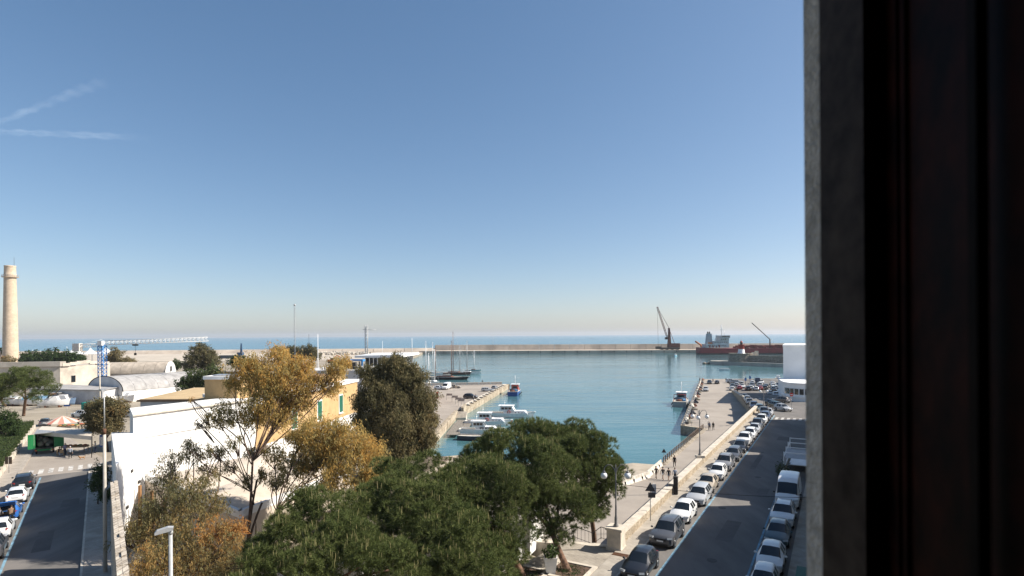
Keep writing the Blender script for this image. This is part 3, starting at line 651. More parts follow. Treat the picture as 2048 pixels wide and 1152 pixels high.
# wing behind, shaded front with a brown eave and a lit roof parapet
MB().prism([(-55.6, 85), (-46.2, 85), (-46.2, 104), (-58, 104)], -.7, 6.9).build('wing_wall', greyp, vl)
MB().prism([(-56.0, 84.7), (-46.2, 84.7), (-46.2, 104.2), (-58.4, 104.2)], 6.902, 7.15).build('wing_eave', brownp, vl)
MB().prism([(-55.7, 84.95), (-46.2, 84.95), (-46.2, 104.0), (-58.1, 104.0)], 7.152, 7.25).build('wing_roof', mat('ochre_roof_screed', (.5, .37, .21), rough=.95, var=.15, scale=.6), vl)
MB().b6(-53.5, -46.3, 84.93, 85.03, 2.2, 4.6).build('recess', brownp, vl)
def shutter_window(parent, c, ang, w, h):
    t = bpy.data.objects.new('window', None); COL.objects.link(t); t.parent = parent; t.location = c; t.rotation_euler = (0, 0, ang)
    MB().b6(-.06, .05, -w / 2 - .22, w / 2 + .22, -.22, h + .22).build('frame', whitew, t)
    for sgn in (-1, 1):
        MB().b6(.052, .11, min(0.01 * sgn, sgn * w / 2), max(0.01 * sgn, sgn * w / 2), 0, h).build('shutter', green_sh, t)
        sl_ = MB()
    MB().b6(.0, .2, -w / 2 - .3, w / 2 + .3, -.34, -.222).build('sill', limestone, t)
    return t
fy = lambda y: -33.72 + (y - 74.7) * (3.22 / 37.3)
for y in (85.5, 94.4, 103.5): shutter_window(vl, (fy(y) + .01, y, 2.7), -math.atan2(3.22, 37.3), 1.5, 3.0)
MB().prism([(-33.3, 76), (-29.9, 108), (-29.2, 108), (-32.6, 76)], -.6, 2.0).build('terrace_wall', whitew, vl)

gh = thing('garden_house', 'low garden house with a pale beige plaster roof behind the trees', 'building')
rp_ = [(-34.3, 53.0), (-29, 63), (-15.6, 54.6), (-20, 41.6)]
MB().prism(rp_, -.6, 3.2).build('wall', beige, gh)
rb = MB(); nU, nV = 18, 10; rowsv = []
for j in range(nV + 1):
    v = j / nV; r_ = []
    for i in range(nU + 1):
        u = i / nU
        p = (Vector(rp_[0]).lerp(Vector(rp_[1]), v)).lerp(Vector(rp_[3]).lerp(Vector(rp_[2]), v), u)
        r_.append((p.x, p.y, 3.25 + .75 * abs(math.sin(u * math.pi * 2)) ** .8))
    rowsv.append(r_)
rb.grid(rowsv, True, True); rb.build('vaulted_roof', beige, gh)
for i in range(4):
    p, q = Vector(rp_[i]), Vector(rp_[(i + 1) % 4]); d = (q - p).normalized(); n = Vector((-d.y, d.x)) * -.3
    MB().prism([p, q, q + n, p + n], 3.202, 3.75).build('parapet', whitew, gh)
for i in range(4):
    p = Vector((-35.2, 53.2)).lerp(Vector((-22, 42.5)), i / 3 * .5); MB().b6(p.x - .1, p.x + .1, p.y - 1.2, p.y - 1.0, -.6, 3.4).build('post', mat('rust_post', (.3, .16, .07), var=.3), gh)

tile = stone_mat('weathered_roof_planks', [(.27, .21, .17), (.2, .155, .125)], 1.4, .22, .02, (.1, .08, .07), rough=.9, bump=.8, rot=(0, 0, 1.2), dirt=.45)
for i, (a, c, w, lab) in enumerate((((-15.2, 47.6), (-13.2, 54.4), 3.0, 'brown planked canopy roof beside the near pines'), ((-12.6, 55.0), (-9.6, 64.2), 3.2, 'brown planked canopy roof towards the water'))):
    cp = thing('canopy', lab, 'canopy')
    a, c = Vector(a), Vector(c); d = (c - a).normalized(); n = Vector((d.y, -d.x))
    nb = 9
    for j in range(nb):
        p0, p1 = a + n * (w * j / nb + .015), a + n * (w * (j + 1) / nb - .015); q0_, q1_ = c + n * (w * j / nb + .015), c + n * (w * (j + 1) / nb - .015)
        MB().prism([p0, p1, q1_, q0_], lambda x, y: 2.9, lambda x, y: 2.98).build('plank', tile, cp)
    for p in (a, c, a + n * w, c + n * w): MB().cyl((p.x, p.y, -.6), (p.x, p.y, 2.9), .08, n=6).build('post', dkiron, cp)

# garden boundary walls
rub = stone_mat('rubble_wall', [(.62, .56, .47), (.48, .43, .36)], .42, .26, .03, (.38, .33, .27), bump=1.0, rot=(R(90), 0, R(36)), dirt=.4)
gw = thing('garden_wall', 'rough pale stone garden wall along the left street pavement', 'wall')
MB().prism([L(-40, 1.7), L(-5.4, 1.7), L(-5.4, 2.1), L(-40, 2.1)], -.6, 5.85).build('wall_body', rub, gw)
for i in range(70):
    t0 = -40 + i * .655
    if t0 > -6: break
    for dd in (1.68, 1.91):
        MB().prism([L(t0 + .01, dd), L(t0 + .63, dd), L(t0 + .63, dd + .22), L(t0 + .01, dd + .22)], 5.852, 5.98 + random.uniform(-.05, .07)).build('cap_stone', rub, gw)
g2 = thing('white_garden_wall', 'white garden wall with pillars seen between the pine trunks', 'wall')
wl = [(-14, 33.5), (-1.5, 41.2), (1.0, 43.4), (2.6, 47.2)]
wallstrip('wall_body', wl, -.6, 2.3, .3, whitew, 1).parent = g2
for p, q in zip(wl, wl[1:]):
    n = max(1, int((Vector(q) - Vector(p)).length / 2.4))
    for i in range(n if q != wl[-1] else n + 1):
        x = Vector(p).lerp(Vector(q), i / n); MB().b6(x.x - .27, x.x + .27, x.y - .27, x.y + .27, -.6, 2.75).build('pillar', whitew, g2)

# building with a shaded grey wall beyond the villa
nb_ = thing('port_building', 'grey-white flat building with chimneys beyond the villa', 'building')
MB().prism([(-46, 125), (-33, 125), (-31.6, 142), (-46, 142)], -2.5, 8.4).build('wall', greyp, nb_)
MB().prism([(-46.2, 124.8), (-32.8, 124.8), (-31.4, 142.2), (-46.2, 142.2)], 8.402, 9.0).build('parapet', greyp, nb_)
MB().b6(-36.2, -35.0, 127, 128.2, 9.002, 10.6).build('chimney', dkiron, nb_); MB().cyl((-34.2, 127.5, 9), (-34.2, 127.5, 10.8), .2, n=8).build('flue', dkiron, nb_)
MB().prism([(-33.5, 132), (-28.5, 131), (-28, 139), (-33, 140)], 5.8, 6.1).build('porch_roof', whitew, nb_)
for p in ((-28.8, 131.4), (-28.4, 138.4)): MB().cyl((*p, -3), (*p, 5.8), .15, n=6).build('porch_post', whitew, nb_)

og = thing('harbour_pavilion', 'orange harbour building with a glazed roof pavilion and white canopy', 'building')
orange = mat('orange_plaster', (.42, .2, .1), rough=.9, var=.2, scale=.6)
MB().prism([(-43, 160), (-31.5, 160), (-30.7, 186), (-43, 186)], -4, 6.2).build('wall', orange, og)
MB().prism([(-43.3, 159.7), (-31.2, 159.7), (-30.4, 186.3), (-43.3, 186.3)], 6.202, 6.6).build('cornice', whitew, og)
MB().prism([(-41.6, 161.5), (-32.6, 161.5), (-31.9, 183), (-41.6, 183)], 6.602, 10.4).build('glazing', glass, og)
for i in range(9):
    x = -41.6 + i * 9 / 8; MB().b6(x - .1, x + .1, 161.35, 161.48, 6.6, 10.4).build('mullion', whitep, og)
for i in range(9):
    y = 162 + i * 2.5; x = -32.56 + (y - 161.5) * .0326; MB().b6(x, x + .16, y - .1, y + .1, 6.6, 10.4).build('mullion', whitep, og)
MB().prism([(-44, 159), (-31, 159), (-30.2, 185), (-44, 185)], lambda x, y: 10.4, lambda x, y: 11.0 + max(0, 1.1 - abs(x + 37) * .16)).build('canopy_roof', whitep, og)
for i in range(5):
    y = 162.5 + i * 4.8; x = -31.5 + (y - 160) * .0308
    MB().box((x + .03, y, 3.6), (.14, 1.3, 2.2), -.031).build('window', glass, og)
    MB().box((x + .03, y, -.6), (.14, 1.3, 2.2), -.031).build('window', glass, og)

# ---- boatyard sheds
ashl = mat('old_beige_plaster', (.56, .5, .42), rough=.95, var=.22, scale=.25, bump=.2, bscale=3)
shd = thing('old_warehouse', 'long beige warehouse with broken gable by the tall chimney', 'building')
MB().prism([(-202, 176), (-151, 190), (-147, 208), (-202, 196)], -4, 7.0).build('wall', ashl, shd)
MB().prism([(-202.4, 175.5), (-150.6, 189.5), (-150.2, 191.5), (-202.4, 178)], 7.002, 8.6).build('parapet', concrete, shd)
for i in range(7):
    t = i / 6; MB().box((-150.4 + 3 * t, 191.6 + 14.5 * t, 7.2 + .9 * (1 - abs(t - .45) * 1.6) + random.uniform(-.12, .12)), (.7, 2.62, 1.0), -.2).build('gable_block', ashl, shd)
MB().box((-150.0, 194.4, 2.5), (.25, 1.4, 2.2), -.22).build('window', glass, shd)
for x in (-158, -166, -176): MB().box((x, 189.9 + (x + 151) * .2745, 2.2), (1.3, .25, 2.0), .268).build('window', glass, shd)

def barrel(name, label, c0, c1, width, zspr, rise, zb, roofm, wallm, gablem):
    """vaulted shed from gable centre c0 to gable centre c1"""
    t = thing(name, label, 'building'); c0, c1 = Vector(c0), Vector(c1); d = (c1 - c0).normalized(); n = Vector((-d.y, d.x))
    for s in (-1, 1):
        p, q = c0 + n * s * width / 2, c1 + n * s * width / 2
        MB().prism([p, q, q - n * s * .3, p - n * s * .3], zb, zspr).build('side_wall', wallm, t)
    N = 14
    def arc(c, k=1.0, e=0): return [(c.x + n.x * k * width / 2 * math.cos(math.pi * i / N), c.y + n.y * k * width / 2 * math.cos(math.pi * i / N), zspr + e + k * rise * math.sin(math.pi * i / N)) for i in range(N + 1)]
    nseg_ = 9
    for i in range(nseg_):
        a, b__ = c0 + (c1 - c0) * (i / nseg_), c0 + (c1 - c0) * ((i + 1) / nseg_ - .002)
        MB().grid([arc(a, 1.02), arc(b__, 1.02)], True).build('roof_sheet', roofm, t)
    for c, s in ((c0, -1), (c1, 1)):
        a1 = arc(c); a2 = arc(c + d * .25 * -s); bb = MB()
        bot1 = [(c.x + n.x * width / 2, c.y + n.y * width / 2, zb), (c.x - n.x * width / 2, c.y - n.y * width / 2, zb)]
        bb.add([bot1[0]] + a1 + [bot1[1]], [tuple(range(N + 3))]); bb.build('gable', gablem, t)
        cc = arc(c + d * .02 * s, 1.0); co = arc(c + d * .02 * s, 1.06); MB().grid([cc, co], False).build('gable_trim', whitew if s > 0 else dkiron, t)
    return t, d, n
sheetm = mat('fibre_cement_roof', (.5, .43, .35), rough=.9, var=.2, scale=.6); sheetg = mat('grey_corrugated_roof', (.38, .37, .36), rough=.8, var=.2, scale=.5)
t1, d1, n1 = barrel('vaulted_shed', 'long barrel-roofed shed with white rounded gable', (-166, 213), (-131.5, 219), 9.0, 3.0, 4.0, -4, sheetm, ashl, whitew)
MB().box((-131.3, 219, 4.4), (.25, 1.0, 1.9), .17).build('window', glass, t1); MB().box((-131.3, 219, -1.9), (.25, 1.3, 2.6), .17).build('door', brownp, t1)
t2, d2, n2 = barrel('arched_boat_shed', 'arched grey boat shed with white side wall below the blue crane', (-126, 176), (-112, 206), 17.5, .2, 4.2, -4, sheetg, whitew, greyp)
MB().box((-118.2, 173.5, -1.0), (2.0, .3, .9), .43 + .0).build('window', glass, t2)
MB().box((-115.2, 182.5, -2.0), (.3, 2.8, 3.0), -.43).build('door', dkiron, t2)
t3 = thing('flat_shed', 'low grey shed with a lean-to beside the arched boat shed', 'building')
MB().prism([(-146, 172), (-121, 168), (-120, 174), (-145, 180)], -4, .9).build('wall', greyp, t3)
MB().prism([(-146.4, 171.4), (-120.8, 167.4), (-119.6, 174.2), (-145.4, 180.6)], lambda x, y: .902 + (y - 168) * .06, lambda x, y: 1.1 + (y - 168) * .06).build('roof', sheetg, t3)
MB().box((-139.5, 170.6, -1.4), (5.5, .3, 1.5), -.16).build('window', glass, t3)
MB().prism([(-143, 169.4), (-134, 168), (-134, 170), (-143, 171.4)], .1, .25).build('awning', sheetg, t3)
rw = thing('retaining_wall', 'stained concrete yard wall with a rusty iron cross post', 'wall')
MB().prism([(-186, 246), (-150, 240), (-150, 241), (-186, 247)], -4, 3.6).build('wall_body', mat('stained_concrete', (.42, .33, .26), rough=.95, var=.35, scale=.3), rw)
MB().b6(-174.2, -173.2, 242.6, 243.2, -4, 3.3).build('iron_post', rust, rw); MB().b6(-176, -171.6, 242.4, 242.55, -.4, .4).build('iron_arm', rust, rw)
yw = thing('yard_wall', 'long brown concrete wall behind the yard trees', 'wall')
for i in range(12):
    p = Vector((-128, 240)).lerp(Vector((-62, 226)), i / 12); q = Vector((-128, 240)).lerp(Vector((-62, 226)), (i + .985) / 12)
    MB().prism([p, q, q + Vector((.1, .4)), p + Vector((.1, .4))], -4, 2.0).build('wall_panel', mat('brown_wall', (.25, .2, .165), rough=.95, var=.25, scale=.4), yw)

# ---- tall chimney
ch = thing('factory_chimney', 'tall tapering concrete factory chimney', 'chimney', (*D(21, 700, 322).xy, -3.4))
chm = stone_mat('chimney_concrete', [(.6, .49, .37), (.53, .43, .32)], 2.2, 1.25, .02, (.43, .34, .25), bump=.2, rot=(R(90), 0, 0), dirt=.25)
MB().lathe([(3.85, 0), (3.75, 4), (2.75, 55.2)], n=32).build('shaft', chm, ch)
MB().lathe([(2.75, 55.2), (2.9, 55.5), (2.9, 55.9), (2.72, 56.2), (2.62, 60.2), (2.72, 60.4), (2.72, 60.9), (2.2, 60.9), (2.2, 57), (0, 57)], n=32).build('crown', chm, ch)
MB().lathe([(2.9, 54.2), (3.8, 54.3), (3.8, 54.5), (2.9, 54.5)], n=24, smooth=False).build('platform', chm, ch)
MB().cyl((3.2, -1, 60.5), (3.2, -1, 65.5), .07, n=5).build('lightning_rod', dkiron, ch)
pr = MB()
for i in range(20): a = i * .314; pr.cyl((3.7 * math.cos(a), 3.7 * math.sin(a), 54.5), (3.7 * math.cos(a), 3.7 * math.sin(a), 55.6), .05, n=4)
for zz in (55.05, 55.6):
    for i in range(20): a = i * .314; pr.cyl((3.7 * math.cos(a), 3.7 * math.sin(a), zz), (3.7 * math.cos(a + .314), 3.7 * math.sin(a + .314), zz), .05, n=4)
for o in [pr.build('platform_railing', steel, ch)]: o['kind'] = 'stuff'
ldr = MB().b6(-.3, .3, -4.12, -4.0, 3, 10); o = ldr.build('ladder', rust, ch)

# ---- tower crane
def lattice(b, p, q, w, r, bays, up=Vector((0, 0, 1)), tri=False):
    p, q = Vector(p), Vector(q); d = (q - p).normalized(); s = d.cross(up); s = s.normalized() if s.length > 1e-3 else Vector((1, 0, 0)); t = s.cross(d).normalized()
    cs = [(-s - t) * w / 2, (s - t) * w / 2, (s + t) * w / 2, (-s + t) * w / 2] if not tri else [(-s) * w / 2 - t * w * .0, s * w / 2 - t * w * .0, t * w * 1.0]
    m = len(cs)
    for c in cs: b.cyl(p + c, q + c, r, n=5)
    for i in range(bays):
        a, e = p.lerp(q, i / bays), p.lerp(q, (i + 1) / bays)
        for j in range(m):
            b.cyl(a + cs[j], e + cs[(j + 1) % m], r * .6, n=4)
            b.cyl(a + cs[j], a + cs[(j + 1) % m], r * .6, n=4)
cbase = D(205, 780, 186); cx, cy_ = cbase.x, cbase.y
cblue = mat('crane_blue', (.05, .25, .6), rough=.5, var=.2, scale=1); cwhite = mat('crane_white', (.72, .72, .7), rough=.5, var=.12, scale=1)
tc_ = thing('tower_crane', 'blue and white tower crane above the boat sheds', 'crane', (cx, cy_, -3.3))
zt_ = D(205, 690, 186).z + 3.3
b = MB(); lattice(b, (0, 0, 0), (0, 0, zt_ - .3), 1.7, .13, 14); o = b.build('mast', cblue, tc_); o['kind'] = 'stuff'
b = MB(); jd = (D(400, 679, 190) - D(212, 686, 186)); jd = jd.normalized()
lattice(b, Vector((0, 0, zt_)) + jd * 1, Vector((0, 0, zt_)) + jd * 32.5, 1.3, .1, 24, tri=True); o = b.build('jib', cwhite, tc_); o['kind'] = 'stuff'
b = MB(); lattice(b, Vector((0, 0, zt_)) - jd * 8.5, Vector((0, 0, zt_)) - jd * 1, 1.0, .09, 6); o = b.build('counter_jib', cwhite, tc_); o['kind'] = 'stuff'
cj = Vector((0, 0, zt_)) - jd * 7.4
MB().box((cj.x, cj.y, cj.z - .5), (2.2, 1.6, 2.6)).build('counterweight', mat('cw_concrete', (.62, .58, .52), var=.2), tc_)
MB().cyl((0, 0, zt_ - .4), (0, 0, zt_ + .3), 1.1, n=12).build('slewing_ring', cblue, tc_)
MB().box((.2, -.9, zt_ + .6), (1.4, 1.3, 1.5)).build('cab', cwhite, tc_)
tr = Vector((0, 0, zt_)) + jd * 10; MB().box((tr.x, tr.y, tr.z - .4), (1.4, 1.0, .5)).build('trolley', dkiron, tc_)
MB().cyl((tr.x, tr.y, tr.z - .6), (tr.x, tr.y, tr.z - 3.2), .05, n=4).build('hoist_rope', dkiron, tc_); MB().box((tr.x, tr.y, tr.z - 3.4), (.6, .4, .8)).build('hook_block', dkiron, tc_)
for s in (1, -1):
    a = Vector((0, 0, zt_ + 1.8)); e = Vector((0, 0, zt_)) + (jd * 14 if s > 0 else -jd * 8)
    MB().cyl(a, e, .05, n=4).build('tie_bar', cwhite, tc_)

# ---- radio mast, yard derrick, thin masts
am = D(590, 735, 150); ra = thing('radio_mast', 'very tall thin lattice radio mast behind the golden tree', 'mast', (am.x, am.y, zg(150)))
b = MB(); lattice(b, (0, 0, 0), (0, 0, D(590, 612, 150).z - zg(150)), .28, .016, 26); o = b.build('lattice', steel, ra); o['kind'] = 'stuff'
MB().ball((0, 0, D(590, 610, 150).z - zg(150)), .3, 8, 6).build('top_lamp', steel, ra)
dk = D(733, 715, 320); de = thing('yard_derrick', 'grey lattice mast crane with a cross arm in the boatyard', 'crane', (dk.x, dk.y, -3.4))
hz_ = D(733, 650, 320).z + 3.4
b = MB(); lattice(b, (0, 0, 0), (0, 0, hz_), 1.3, .12, 12); o = b.build('mast', steel, de); o['kind'] = 'stuff'
MB().cyl((-2, 0, hz_ - 2.5), (5.4, 0, hz_ - 2.8), .14, n=5).build('cross_arm', steel, de)
for k_ in (-4.5, -3.4): MB().cyl((k_, 0, 0), (0, 0, hz_ * .5), .1, n=5).build('stay', steel, de)
def polemast(px, pyb, pyt, Y, label, r=.09, m=None, name='flag_pole'):
    p = D(px, pyb, Y); q = D(px, pyt, Y); zb_ = min(p.z, zg(Y)) if Y < 560 else -3
    o = thing(name, label, 'pole', (p.x, p.y, zb_))
    MB().cyl((0, 0, 0), (0, 0, q.z - zb_), r, r * .6, n=6).build('shaft', m or whitep, o); MB().cyl((0, 0, 0), (0, 0, .3), r * 2.2, n=8).build('foot', steel, o)
    return o
polemast(636, 735, 668, 160, 'white pole with flared top right of the golden tree', .13)
polemast(618, 715, 668, 330, 'thin dark pole beyond the yard trees', .14, dkiron)
polemast(765, 715, 682, 330, 'thin white pole near the red container', .14)
polemast(824, 700, 676, 520, 'thick white pole on the mole left of the yachts', .35)
polemast(986, 697, 668, 700, 'thin grey pole on the mole right of the yachts', .2, steel)
polemast(65, 722, 700, 330, 'leftmost of the pale lamp poles beyond the warehouse', .12)
polemast(80, 722, 701, 330, 'second pale lamp pole beyond the warehouse', .12)
polemast(134, 713, 693, 340, 'tall pale pole right of the palms', .14)
polemast(200, 812, 741, 150, 'pale timber pole in front of the blue crane', .2, limestone)
for i, px in enumerate((1030, 1100, 1160, 1230, 1290, 1545, 1584)):
    polemast(px, 692, 683 if px < 1400 else 678, 720, ['first', 'second', 'third', 'fourth', 'fifth', 'sixth', 'seventh'][i] + ' tiny lamp post on the breakwater from the left', .16, steel, 'lamp_post')

# ---- harbour crane on the mole
hc = P(1351, 701, -1.9); hc = q0 + qd * ((hc.xy - q0).dot(qd)) + qn * 12
hx = thing('harbour_crane', 'tall red-brown mobile harbour crane with raised lattice boom on the far mole', 'crane', (hc.x, hc.y, -1.9))
hred = mat('harbour_crane_red', (.16, .055, .035), rough=.6, var=.25, scale=.5)
s_ = hc.y / FPX
MB().box((0, 0, 1.6), (22, 9, 2.2)).build('undercarriage', dkiron, hx)
for i in (-9, -3, 3, 9): MB().cyl((i, -4.6, .9), (i, 4.6, .9), .9, n=10).build('wheel', rubber, hx)
MB().box((5, 0, 5.2), (13, 6, 4.6)).build('machine_house', hred, hx)
MB().extr([(-2.6, 3.0), (1.9, 3.0), (1.4, 12), (.3, 25.5), (-1.2, 25.5), (-1.6, 12)], 1, -1.6, 1.6).build('tower', hred, hx)
MB().box((-3.6, 0, 13.4), (3.0, 2.6, 2.6)).build('cab', dkiron, hx)
tip = Vector(((1327 - 1351) * s_, 0, (700 - 614) * s_))
b = MB(); lattice(b, (-2, 0, 12.5), tip, 1.4, .16, 14); o = b.build('boom', hred, hx); o['kind'] = 'stuff'
for dy in (-.8, .8): MB().cyl((-.3, dy, 25.3), tip, .13, n=4).build('pendant_rope', dkiron, hx)
MB().cyl((6, 0, 7), (-.2, 0, 24.5), .3, n=5).build('back_stay', hred, hx)
MB().cyl(tip, (tip.x + 1, 0, 4), .14, n=4).build('hoist_rope', dkiron, hx); MB().box((tip.x + 1, 0, 2.4), (6, 4, 3)).build('grab', dkiron, hx)

# ---- tents, low white building, yard machines at the back
tb = D(176, 716, 330)
for i, (dx, w) in enumerate(((-8, 9), (0.6, 6.5), (9, 9.5))):
    tt = thing('marquee', ('left', 'middle', 'right')[i] + ' one of three white peaked marquees beyond the trees', 'tent', (tb.x + dx, tb.y + i, -3.4), 0, 'white marquees')
    zz = D(176, 708, 330).z + 3.4; r_ = MB()
    prof = [(w * .72, 0), (w * .45, .8), (w * .2, 2.0), (.05, 3.6)]
    r_.lathe([(a, zz + z) for a, z in prof], n=8, smooth=False); r_.build('roof', whitep, tt)
    for sx in (-1, 1):
        for sy in (-1, 1): MB().cyl((sx * w * .48, sy * w * .48, 0), (sx * w * .48, sy * w * .48, zz + .1), .1, n=5).build('pole', whitep, tt)
lo = D(183, 722, 300); lb = thing('beach_club', 'low white beach building under the marquees', 'building', (lo.x, lo.y, -3.4))
MB().b6(-8, 7, 0, 6, 0, 4.2).build('wall', whitew, lb); MB().b6(-10, 8, -1, 7, 4.202, 4.7).build('roof', whitew, lb)
for x in (-6, -3.5, -1, 1.5, 4): MB().b6(x - .8, x + .8, -.06, .04, 1, 3.4).build('window', glass, lb)
def boxy(name, label, cat, px, py, Y, dims, m, extra=None, rz=0):
    p = D(px, py, Y); o = thing(name, label, cat, (p.x, p.y, zg(Y)), rz)
    MB().b6(-dims[0] / 2, dims[0] / 2, -dims[1] / 2, dims[1] / 2, .15, dims[2]).build('body', m, o)
    for i in range(int(dims[0] / .8)): x = -dims[0] / 2 + .4 + i * .8; MB().b6(x - .06, x + .06, -dims[1] / 2 - .06, -dims[1] / 2 - .002, .25, dims[2] - .1).build('rib', m, o)
    for sx in (-1, 1): MB().b6(sx * dims[0] / 2 - .12, sx * dims[0] / 2 + .12, -dims[1] / 2 - .05, dims[1] / 2 + .05, 0, .148).build('skid', dkiron, o)
    return o
boxy('shipping_container', 'rust red shipping container by the sea wall', 'container', 770, 706, 480, (12.2, 2.6, 5.2), mat('container_red', (.34, .07, .045), var=.25, scale=.5))
boxy('shipping_container', 'orange container right of the red one by the sea wall', 'container', 788, 706, 490, (8, 2.6, 4.0), mat('container_orange', (.55, .22, .08), var=.25, scale=.5))
boxy('shipping_container', 'teal container among the stored boats', 'container', 182, 806, 146, (3.4, 2.2, 2.2), mat('container_teal', (.02, .3, .26), var=.25, scale=.8))
lf = D(713, 720, 300); tl = thing('boat_lift', 'blue boat lift gantry in the yard', 'gantry', (lf.x, lf.y, -3.4)); bl_ = mat('lift_blue', (.05, .25, .55), var=.2)
for sx in (-4, 4):
    for sy in (-4, 4): MB().b6(sx - .4, sx + .4, sy - .4, sy + .4, 0, 6.5).build('leg', bl_, tl)
    MB().b6(sx - .45, sx + .45, -4.5, 4.5, 6.502, 7.6).build('side_beam', bl_, tl)
MB().b6(-3.5, 3.5, 3.4, 4.4, 6.6, 7.5).build('cross_beam', bl_, tl)
ex = D(662, 708, 420); xc = thing('excavator', 'orange excavator on the pale rubble by the sea wall', 'excavator', (ex.x, ex.y, -3.4)); exo = mat('excavator_orange', (.6, .17, .05), var=.2)
MB().b6(-2, 2, -1.4, 1.4, 0, 1.1).build('tracks', dkiron, xc); MB().b6(-2.2, 1.2, -1.3, 1.3, 1.12, 2.6).build('body', exo, xc); MB().b6(-.1, 1.4, -1.2, .2, 2.62, 3.9).build('cab', glass, xc)
MB().tube([(1, .6, 2.4), (4, .6, 5.6), (6.6, .6, 4.6)], .4, 6).build('boom', exo, xc); MB().tube([(6.6, .6, 4.6), (7.4, .6, 1.8)], .3, 6).build('stick', exo, xc); MB().b6(6.8, 8.0, 0, 1.2, .6, 1.8).build('bucket', dkiron, xc)
bm_ = D(482, 705, 540); bx = thing('blue_quay_crane', 'small dark blue crane beside the sea wall', 'crane', (bm_.x, bm_.y, -3.4)); bdk = mat('crane_dark_blue', (.03, .08, .16), var=.2)
MB().b6(-4, 4, -2, 2, 0, 2.2).build('chassis', bdk, bx); MB().b6(-3, 2, -2, 2, 2.202, 5).build('house', bdk, bx); MB().extr([(-.6, 5), (1.2, 5), (.8, 13.5), (-.1, 13.5)], 1, -.6, .6).build('tower', bdk, bx)
fe = D(460, 707, 520)
boxy('storage_rack', 'long dark storage rack beside the small blue crane', 'rack', 462, 707, 520, (20, 3, 3.0), mat('rack_dark', (.06, .08, .1), var=.3))
# riprap at the basin head
rk = MB()
for i in range(260):
    t = random.random(); p = P(642 + 100 * t, 711 - 2 * random.random(), -4.2); q = 1.0 + random.random() * 1.4
    rk.box((p.x, p.y + random.uniform(-12, 12), -3.6 + random.random() * 2), (q * 1.3, q, q), random.random() * 3, (random.random(), random.random()))
o = rk.build('riprap', mat('riprap_stone', (.5, .45, .38), var=.25, scale=.4)); tag(o, 'pale rubble bank at the head of the harbour basin', 'rubble', None, 'stuff')
# ================================================================== VEHICLES
paint = paint_mat()
